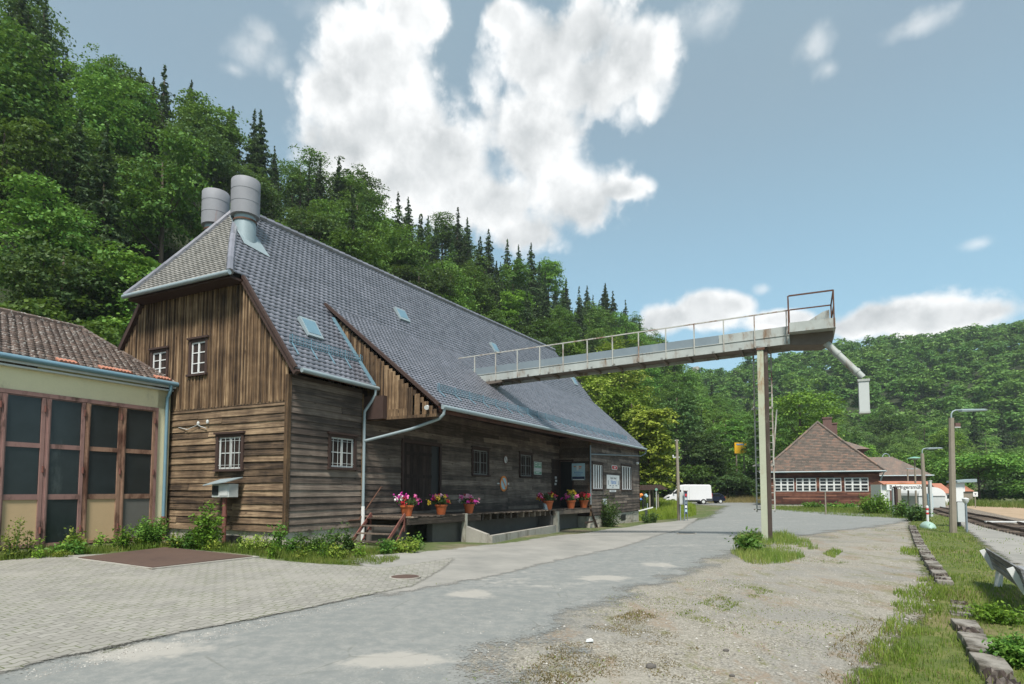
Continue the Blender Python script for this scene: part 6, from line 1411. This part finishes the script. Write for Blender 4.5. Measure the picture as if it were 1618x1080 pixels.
for c in cand:
    x, y, z, sc, spr, side = c; px, py = topix(x, y, z + 16 * sc); 
    if px < -120 or px > 1740: continue
    if side == 'L':
        if px > 900 and math.hypot(x, y) < 128: continue
        roof = 335 + (px - 376) * .437
        if 330 < px < 900 and py > roof + 12: continue
        if px < 60 and py > 540: continue
    keep.append((math.hypot(x, y), c))
keep.sort(key=lambda k: k[0])
nb = ns = 0; rest = []
for d, (x, y, z, sc, spr, side) in keep:
    if spr:
        if ns >= 150: rest.append((x, y, z, sc, spr)); continue
        ns += 1
        tree('spruce_tree', SP[RD.randrange(5)], x, y, sc, 'dark spruce tree standing in the forest on the slope behind the goods shed' if side == 'L' else 'dark conifer among the broadleaf trees across the valley', 'tree', 'spruces on the slope behind the goods shed' if side == 'L' else 'conifers across the valley', z - .4)
    else:
        if nb >= 262: rest.append((x, y, z, sc, spr)); continue
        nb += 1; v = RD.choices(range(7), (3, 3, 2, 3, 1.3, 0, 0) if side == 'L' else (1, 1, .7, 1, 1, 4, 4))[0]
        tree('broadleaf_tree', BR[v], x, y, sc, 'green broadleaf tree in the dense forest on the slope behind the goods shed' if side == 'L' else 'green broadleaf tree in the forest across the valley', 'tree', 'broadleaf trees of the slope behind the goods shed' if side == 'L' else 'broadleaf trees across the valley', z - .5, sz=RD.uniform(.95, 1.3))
# the rest of the far wood as one mass
lo = []
for k in range(4):
    me = crown_mesh('low', 400 + k, 4.6, 5.2, 8.2, 9, 12, 9, .52); n = len(me.vertices); V = np.empty(n * 3, np.float32); me.vertices.foreach_get('co', V); rv = np.empty(len(me.polygons), np.float32); me.attributes['rnd'].data.foreach_get('value', rv); lo.append((V.reshape(-1, 3), rv)); bpy.data.meshes.remove(me)
if rest:
    Vs, Rs = [], []
    for x, y, z, sc, spr in rest:
        V, rv = lo[RD.randrange(4)]; a = RD.uniform(0, 6.28); c, s = math.cos(a), math.sin(a); k = sc * (1. if not spr else .8); vz = V[:, 2] * k * RD.uniform(.9, 1.15) * (1.3 if spr else 1)
        Vs.append(np.stack([(V[:, 0] * c - V[:, 1] * s) * k + x, (V[:, 0] * s + V[:, 1] * c) * k + y, vz + z - .5], 1)); Rs.append(np.clip(rv * .62 + RD.uniform(0, .4) - (.3 if spr else 0), 0, 1))
    V = np.concatenate(Vs); link('distant_forest', mesh_np('distant_forest', V, np.arange(len(V)).reshape(-1, 4), np.concatenate(Rs)), L_FAR_SUNLIT); tag(bpy.data.objects['distant_forest'], 'far wooded slope of mixed trees reading as one green mass across the valley', 'forest', kind='stuff')
# single trees that stand out
def single(px, D, pyt, wpx, m_, label, name='broadleaf_tree', variant=None, leaf=.2, seed=0, zadd=0, low=.25, cat='tree', nl=14):
    x, y, _ = at(px, 780, D); z = gz1(x, y); h = at(px, pyt, D)[2] - z; k = D / FPX; R = wpx * k / 2; H = h * (1 - low) / 2
    c = with_mat(crown_mesh('crown', 500 + seed, R, H, h - H * 1.02, nl, 24, 26, leaf), m_); tk = with_mat(trunk_mesh('trunk', 600 + seed, h * .8, max(.05, h * .018), 6, R * .7), M['bark'])
    return tree(name, (c, tk), x, y, 1., label, cat, z=z, rz=0.)
single(985, 92, 505, 92, L_YELL, 'tall yellowish lime tree rising above the far end of the bridge', seed=1, leaf=.24)
single(945, 84, 560, 84, L_YELL, 'yellow green tree beside the shed roof below the bridge', seed=2)
single(1000, 74, 592, 96, L_BRIGHT, 'dark green round tree directly behind the far end of the shed', seed=3)
single(1028, 64, 622, 84, L_YELL, 'light leafy tree hanging over the far corner of the shed', seed=4, low=.12)
single(1072, 104, 588, 72, L_DARK, 'tall dark tree behind the utility pole', seed=5)
single(1045, 100, 640, 60, L_BROAD, 'bushy tree between the shed corner and the utility pole', seed=6, low=.1)
single(1268, 108, 585, 112, L_BRIGHT, 'broad bright green tree behind the station roof', seed=7, leaf=.26)
single(1215, 100, 625, 70, L_BROAD, 'green tree left of the station just behind the pillar', seed=8, low=.1)
single(1150, 112, 640, 60, L_BROAD, 'green tree on the slope behind the yellow billboard', seed=9, low=.05)
single(1118, 100, 668, 70, L_DARK, 'dark bushy tree above the white van', seed=10, low=.05)
single(1548, 90, 708, 115, L_BROAD, 'wide green tree with visible trunk behind the white cabinet', seed=11, low=.42)
single(1606, 96, 712, 80, L_DARK, 'dark green tree at the right edge beyond the track', seed=12, low=.15)
single(1405, 105, 705, 70, L_BROAD, 'green tree behind the station wing roof', seed=13, low=.1)
single(1470, 100, 700, 90, L_BROAD, 'green tree behind the second lamp post', seed=14, low=.1)
single(1335, 112, 660, 70, L_DARK, 'dark tree behind the station chimneys', seed=15, low=.1)
x_ = 0
for i, (px, D, pyt, wpx, m_, lab) in enumerate([(1036, 100, 728, 60, L_BROAD, 'bush at the foot of the slope behind the wooden shelter'), (1095, 98, 722, 80, L_BROAD, 'wide bush directly behind the white van roof'), (1150, 98, 735, 80, L_DARK, 'dark bush right of the white van'),
      (1190, 104, 728, 60, L_BROAD, 'bush on the slope left of the pillar foot'), (1128, 104, 700, 70, L_BROAD, 'bush on the slope below the yellow billboard'), (1062, 104, 745, 40, L_DARK, 'low dark bush left of the white van'), (1175, 100, 755, 34, L_BROAD, 'small bush in the dry meadow by the road'),
      (1580, 100, 760, 60, L_DARK, 'dark bush beyond the sand strip'), (1500, 105, 745, 60, L_BROAD, 'bush behind the small white hut'), (1618, 92, 755, 60, L_BROAD, 'bush at the right edge beyond the sand strip'), (1440, 100, 745, 50, L_BROAD, 'bush behind the orange roofed kiosk')]):
    single(px, D, pyt, wpx, m_, lab, 'bush', seed=40 + i, low=.0, cat='bush', nl=9, leaf=.2)

# ================================================================== SMALL PLANTS
def bush(name, px, py, wpx, hpx, m_, label, leaf=.05, n=900, cat='shrub', D=None, upright=0.):
    if D is None: x, y = ground(px, py); D = y
    else: x, y, _ = at(px, py, D)
    z = gz1(x, y); k = D / FPX; w_ = wpx * k / 2; h = hpx * k; o = thing(name, label, cat, (x, y, z)); r = np.random.default_rng(int(px * 7 + py)); st = MB(); P, N, R = [], [], []
    ns_ = max(6, int(n / 60))
    for i in range(ns_):
        a = r.uniform(0, 6.28); rr = r.random() ** .6 * w_; hh = h * r.uniform(.5, 1.) * (1 - .45 * (rr / w_) ** 2); tip = np.array([rr * math.cos(a), rr * math.sin(a), hh]); b = tip * np.array([.45, .45, 0]); st.tube([tuple(b), tuple((b + tip) / 2 + np.array([0, 0, h * .04])), tuple(tip)], [.008 + .004 * h, .006, .002], 4)
        m_n = n // ns_; u = r.random(m_n) ** .8; p = b + (tip - b) * u[:, None] + r.normal(size=(m_n, 3)) * np.array([leaf * 1.7, leaf * 1.7, leaf * .8]); P.append(p); N.append(unit(r.normal(size=(m_n, 3)) * .6 + np.array([0, 0, .8]))); R.append(np.clip(r.uniform(.2, .8) + r.normal(size=m_n) * .15, 0, 1))
    P, N = np.concatenate(P), np.concatenate(N); P[:, 2] = np.maximum(P[:, 2], .01); V, Q = quads_at(P, N, r.uniform(.6, 1.3, len(P)) * leaf, .9); link('foliage', mesh_np('foliage', V, Q, np.concatenate(R)), m_, o); st.build('stems', L_DARK, o); return o
bush('shrub', 236, 864, 50, 56, L_BROAD, 'dense rounded green shrub at the right end of the garage gates', .045, 2600)
bush('shrub', 328, 868, 46, 82, L_BRIGHT, 'tall light green shrub in front of the gable beside the meter cupboard pipe', .06, 1500)
bush('shrub', 290, 868, 44, 40, L_BROAD, 'low green shrub between the garage downpipe and the meter cupboard', .05, 900)
bush('weed', 20, 884, 24, 96, L_YELL, 'tall thin yellow green weed before the leftmost boarded gate panel', .04, 420)
bush('weed', 44, 882, 14, 62, L_YELL, 'shorter thin weed beside the tall one at the boarded gate panel', .04, 220)
bush('weed', 190, 868, 30, 44, L_BRIGHT, 'leafy weed growing at the foot of the garage gates', .05, 500)
bush('weed', 110, 876, 50, 24, L_BROAD, 'low spreading weed under the dark gate pane', .05, 700)
bush('weed', 441, 872, 20, 62, L_BROAD, 'tall green weed right at the corner of the shed', .05, 420)
bush('weed', 400, 872, 40, 34, L_YELL, 'yellowish weeds in front of the cellar opening', .04, 600)
for i, (px, h) in enumerate([(462, 34), (476, 42), (490, 30), (500, 46), (508, 36), (521, 62), (532, 44), (545, 54), (554, 38)]):
    o = bush('weed', px, 876 - abs(i - 4) * .5, 14, h, L_DARK if i % 2 else L_BROAD, 'upright leafy weed in the row along the plinth left of the downpipe', .05, 260); o['group'] = 'weeds along the shed plinth'
rw = random.Random(5)
for i in range(26):
    px = rw.choice((rw.uniform(60, 235), rw.uniform(275, 445), rw.uniform(455, 600))); py = 880 + rw.uniform(-4, 5) if px < 105 or px > 425 else 867 + rw.uniform(-2, 2.5); o = bush('weed', px, py, rw.uniform(10, 22), rw.uniform(16, 40), rw.choice((L_BROAD, L_BRIGHT, L_YELL, L_MEADOW)), 'small wild weed in the overgrown strip along the walls of garage and shed', rw.uniform(.03, .05), 190); o['group'] = 'small weeds in the overgrown strip'
bush('weed', 612, 876, 26, 34, L_BROAD, 'leafy weed below the wooden steps', .05, 420); bush('weed', 640, 874, 40, 30, L_YELL, 'yellowish weeds under the platform end', .05, 600); bush('weed', 660, 868, 16, 30, L_BROAD, 'single leafy weed before the dark platform gap', .05, 200)
bush('shrub', 962, 832, 40, 58, L_DARK, 'dark green shrub against the end block of the shed', .08, 1700); bush('shrub', 930, 832, 30, 16, L_DARK, 'low shrub under the far platform end', .08, 500)
bush('shrub', 1024, 826, 34, 20, L_DARK, 'dark round shrub at the far corner of the stone plinth', .07, 900)
bush('shrub', 1182, 872, 40, 40, L_BROAD, 'bright leafy shrub growing at the foot of the rusty pillar', .07, 650)
bush('shrub', 1385, 818, 58, 38, L_BRIGHT, 'yellow green shrub in front of the right station corner', .12, 1900, D=50.); bush('shrub', 1450, 823, 32, 26, L_DARK, 'dark shrub at the foot of the second lamp post', .10, 1500); bush('shrub', 1430, 818, 30, 30, L_BROAD, 'green shrub beside the weathered timber post', .1, 900)
bush('shrub', 1330, 803, 40, 10, L_BROAD, 'low green bush under the station windows', .14, 700, D=66); bush('shrub', 1285, 802, 50, 10, L_BROAD, 'low hedge like bush at the left of the station wall', .14, 700, D=67)
bush('shrub', 1608, 1055, 60, 60, L_BROAD, 'leafy green shrub in the bottom right corner', .032, 2600); bush('shrub', 1580, 985, 80, 38, L_BRIGHT, 'broad leaved plants growing in front of the bench', .03, 1600)

class VN:                                                 # small value noise for scattering
    def __init__(s, seed, sc): s.t = np.random.default_rng(seed).random((64, 64)); s.sc = sc
    def __call__(s, x, y):
        x = np.asarray(x) / s.sc; y = np.asarray(y) / s.sc; i = np.floor(x).astype(int); j = np.floor(y).astype(int); f = sst(x - i); g = sst(y - j); t_ = s.t
        return (t_[i % 64, j % 64] * (1 - f) + t_[(i + 1) % 64, j % 64] * f) * (1 - g) + (t_[i % 64, (j + 1) % 64] * (1 - f) + t_[(i + 1) % 64, (j + 1) % 64] * f) * g
v1, v2, v3 = VN(1, 2.1), VN(2, .6), VN(3, .22)
def fbm(x, y): return .5 * v1(x, y) + .3 * v2(x, y) + .2 * v3(x, y)
def blades(name, poly, n, h0, h1, wd, m_, label, cat, thr=0., near=9., soft=.3, lean=.5, off=.02):
    P = np.array(poly); lo, hi = P.min(0), P.max(0); X = NR.uniform(lo[0], hi[0], n * 12); Y = NR.uniform(lo[1], hi[1], n * 12)
    D = inside_dist(poly, X, Y); f = fbm(X, Y); k = (D > 0) & (f + np.clip(D / soft, 0, 1) * .2 - .2 > thr); dist = np.hypot(X, Y)
    k &= NR.random(len(X)) < np.minimum(1, (near / np.maximum(dist, 1)) ** 1.6); X, Y, f, dist = X[k][:n], Y[k][:n], f[k][:n], dist[k][:n]
    m = len(X); Z = gz(X, Y) + off - .02; h = NR.uniform(h0, h1, m) * (.45 + 1.1 * (f - thr) / max(.05, 1 - thr)).clip(.35, 1.5); a = NR.uniform(0, 6.28, m); w_ = wd * NR.uniform(.6, 1.4, m) * np.clip(dist / near, 1, 3.2); b = NR.uniform(0, 6.28, m); l_ = h * NR.uniform(.1, lean, m)
    c, s = np.cos(a) * w_ / 2, np.sin(a) * w_ / 2; bx, by = np.cos(b) * l_, np.sin(b) * l_
    V = np.stack([np.stack([X - c, Y - s, Z], 1), np.stack([X + c, Y + s, Z], 1), np.stack([X + c * .7 + bx * .35, Y + s * .7 + by * .35, Z + h * .6], 1), np.stack([X - c * .7 + bx * .35, Y - s * .7 + by * .35, Z + h * .6], 1), np.stack([X + bx, Y + by, Z + h], 1)], 1).reshape(-1, 3)
    i = np.arange(m) * 5; Q = np.concatenate([np.stack([i, i + 1, i + 2, i + 3], 1), np.stack([i + 3, i + 2, i + 4, i + 4], 1)]); T_ = Q[m:, :3]
    Qt = np.concatenate([Q[:m, [0, 1, 2]], Q[:m, [0, 2, 3]], T_]); rv = NR.random(m) * .5 + .5 * v2(X + 9, Y); me = mesh_np(name, V, Qt, np.tile(rv, 3), k=3); o = link(name, me, m_); tag(o, label, cat, kind='stuff'); return o
blades('grass', TURF, 85000, .04, .14, .008, L_GRASS, 'rough grass growing on the bank between lot and track', 'grass', .22, 8.)
blades('dry_grass', gl([(1180, 1180), (1290, 1040), (1400, 960), (1450, 890), (1440, 850), (1500, 900), (1560, 1000), (1640, 1090), (1640, 1180)]), 14000, .03, .08, .008, L_DRY, 'dry yellowed grass at the edge of the gravel lot', 'grass', .45, 8., .5, 1.5)
blades('lot_weeds', LOT, 22000, .015, .04, .016, L_GRASS, 'sparse low green weeds creeping over the gravel lot', 'weeds', .57, 11., .6, 1.6)
blades('lot_dry_weeds', LOT, 22000, .01, .028, .014, L_DRY, 'sparse brown dry weeds creeping over the gravel lot', 'weeds', .55, 11., .6, 1.6)
blades('lot_edge_grass', gl([(1330, 1190), (1330, 1080), (1400, 990), (1420, 900), (1425, 850), (1450, 860), (1500, 935), (1480, 1000), (1420, 1100), (1420, 1190)]), 24000, .04, .16, .009, L_GRASS, 'patchy grass along the kerb blocks', 'grass', .36, 9., .8)
blades('pillar_grass', gl([(1150, 872), (1168, 850), (1195, 846), (1240, 846), (1275, 856), (1295, 868), (1265, 884), (1215, 896), (1180, 890)]), 7000, .08, .34, .013, L_GRASS, 'tuft of tall grass around the foot of the rusty pillar', 'grass', .26, 22., .9)
blades('lot_patch_grass', gl([(1300, 876), (1316, 868), (1332, 872), (1318, 882)]), 500, .05, .16, .014, L_GRASS, 'small grass patch on the lot right of the pillar', 'grass', .0, 22., .2)
blades('lot_band_grass', gl([(1000, 1000), (1080, 965), (1170, 925), (1250, 904), (1330, 886), (1400, 880), (1405, 890), (1330, 902), (1260, 922), (1180, 950), (1120, 985), (1040, 1020)]), 7000, .015, .05, .014, L_MEADOW, 'yellow green weed patches in a band across the gravel lot', 'weeds', .50, 22., 1.3, 1.3)
blades('lot_brown_weeds', gl([(800, 1085), (850, 1030), (930, 985), (1010, 965), (1120, 1000), (1100, 1085)]), 9000, .01, .04, .014, L_DRY, 'dry brown weed patches at the border of road and lot', 'weeds', .50, 12., .5, 1.4)
blades('plinth_grass', gl([(-200, 930), (0, 888), (110, 884), (118, 878), (255, 866), (300, 868), (415, 880), (500, 893), (600, 898), (665, 876), (640, 868), (560, 868), (452, 866), (268, 858), (200, 862), (0, 880), (-200, 905)]), 20000, .04, .24, .011, L_GRASS, 'rough grass and weeds along the foot of garage and shed', 'grass', .34, 16., .35)
blades('joint_grass', YARD, 9000, .012, .04, .012, L_GRASS, 'short moss and grass tufts in the yard paving joints', 'grass', .66, 11., .3)
KL = gl(KERB[1:10]); KB_ = [(a + .06, b + .05) for a, b in KL] + [(a - .08, b - .10) for a, b in KL[::-1]]
blades('kerb_grass', KB_, 2600, .015, .05, .010, L_GRASS, 'moss and grass along the kerb of the paved yard', 'grass', .45, 11., .05)
blades('verge_grass', gl([(1205, 800), (1300, 799), (1400, 800), (1440, 806), (1440, 821), (1330, 815), (1225, 806)]), 14000, .10, .30, .016, L_GRASS, 'uneven grass verge in front of the station', 'grass', .15, 40., 1.)
blades('meadow_grass', gl([(1008, 823), (1040, 822), (1070, 819), (1100, 814), (1098, 802), (1060, 793), (1020, 792), (1004, 800)]), 24000, .3, .8, .018, L_MEADOW, 'tall fresh meadow grass beyond the far corner of the shed', 'grass', .1, 40., .6)
blades('slope_meadow', [at(1120, 780, 88)[:2], at(1215, 780, 88)[:2], at(1215, 780, 118)[:2], at(1110, 780, 122)[:2]], 9000, .4, 1.2, .03, L_DRY, 'dry yellow meadow on the slope behind the road', 'grass', .1, 80., .6)
blades('track_meadow', gl([(1480, 798), (1560, 801), (1640, 804), (1800, 812), (1800, 806), (1640, 797), (1480, 793)]), 9000, .3, .9, .03, L_GRASS, 'strip of meadow grass beyond the sandy strip', 'grass', .1, 60., .6)
blades('path_weeds', PATH, 5000, .04, .16, .012, L_GRASS, 'weeds growing through the platform path', 'weeds', .52, 14., .3)
# pebbles, stones and scraps
def pebbles(name, poly, n, s0, s1, label, thr=0.):
    P = np.array(poly); lo, hi = P.min(0), P.max(0); X = NR.uniform(lo[0], hi[0], n * 6); Y = NR.uniform(lo[1], hi[1], n * 6); k = (inside_dist(poly, X, Y) > 0) & (NR.random(n * 6) < (8 / np.hypot(X, Y)) ** 1.3) & (fbm(X + 31, Y) > thr); X, Y = X[k][:n], Y[k][:n]; m = len(X); s = NR.uniform(s0, s1, m) ** 1.; Z = gz(X, Y) + .016; a = NR.uniform(0, 6.28, m); V = []
    for j, (ex, ey, ez) in enumerate([(1, 0, 0), (0, 1, 0), (-1, 0, 0), (0, -1, 0), (0, 0, .8)]):
        q = NR.uniform(.6, 1.2, m); V.append(np.stack([X + (ex * np.cos(a) - ey * np.sin(a)) * s * q, Y + (ex * np.sin(a) + ey * np.cos(a)) * s * q, Z + ez * s * q], 1))
    V = np.stack(V, 1).reshape(-1, 3); i = np.arange(m) * 5; T_ = np.concatenate([np.stack([i + b, i + (b + 1) % 4, i + 4], 1) for b in range(4)]); o = link(name, mesh_np(name, V, T_, np.tile(NR.random(m), 4), k=3), M['pebble']); tag(o, label, 'pebbles', kind='stuff')
m_, n_, b_ = mat('pebble'); n_.put(b_.inputs['Base Color'], n_.ramp(n_.attr('rnd'), [(0., (.13, .12, .11)), (.5, (.30, .28, .25)), (1., (.50, .48, .44))])); b_.inputs['Roughness'].default_value = .9; M['pebble'] = m_
pebbles('pebbles', LOT, 9000, .006, .022, 'loose pale gravel scattered over the lot'); pebbles('kerb_grit', gl([(40, 1062), (150, 1038), (290, 1008), (600, 944), (600, 952), (300, 1022), (150, 1054), (40, 1080)]), 2200, .006, .02, 'loose grit along the kerb of the road')
for px, py, s, lab in ((1028, 1056, .055, 'dark fist sized stone lying on the gravel near the bottom edge'), (1147, 1030, .035, 'small dark stone on the gravel right of the bigger one'), (1157, 1070, .03, 'small grey stone at the bottom edge of the gravel lot')):
    x, y = ground(px, py); r = np.random.default_rng(int(px)); mb = MB(); rings = [mb.vs([(s * rr * math.cos(a) * r.uniform(.85, 1.2), s * rr * .8 * math.sin(a) * r.uniform(.85, 1.2), s * zz) for a in np.linspace(0, 5.5, 8)]) for rr, zz in ((.7, -.1), (1., .2), (.9, .6), (.4, .85))]
    for a, b in zip(rings, rings[1:]):
        for j in range(8): mb.face([a + j, a + (j + 1) % 8, b + (j + 1) % 8, b + j])
    mb.face([rings[-1] + j for j in range(8)]); o = mb.build('stone', M['dark_concrete']); o.location = (x, y, gz1(x, y) + .01); tag(o, lab, 'stone')
x, y = ground(931, 1016); mb = MB(); mb.poly([(-.05, -.03, .0), (.045, -.035, .01), (.055, .03, .015), (-.03, .035, .01)]).poly([(-.03, .035, .01), (.055, .03, .015), (.03, .05, .03), (-.025, .05, .02)]); o = mb.build('paper_scrap', M['sash_paint']); o.location = (x, y, gz1(x, y) + .02); tag(o, 'crumpled white paper scrap on the gravel', 'litter')

build_haze()
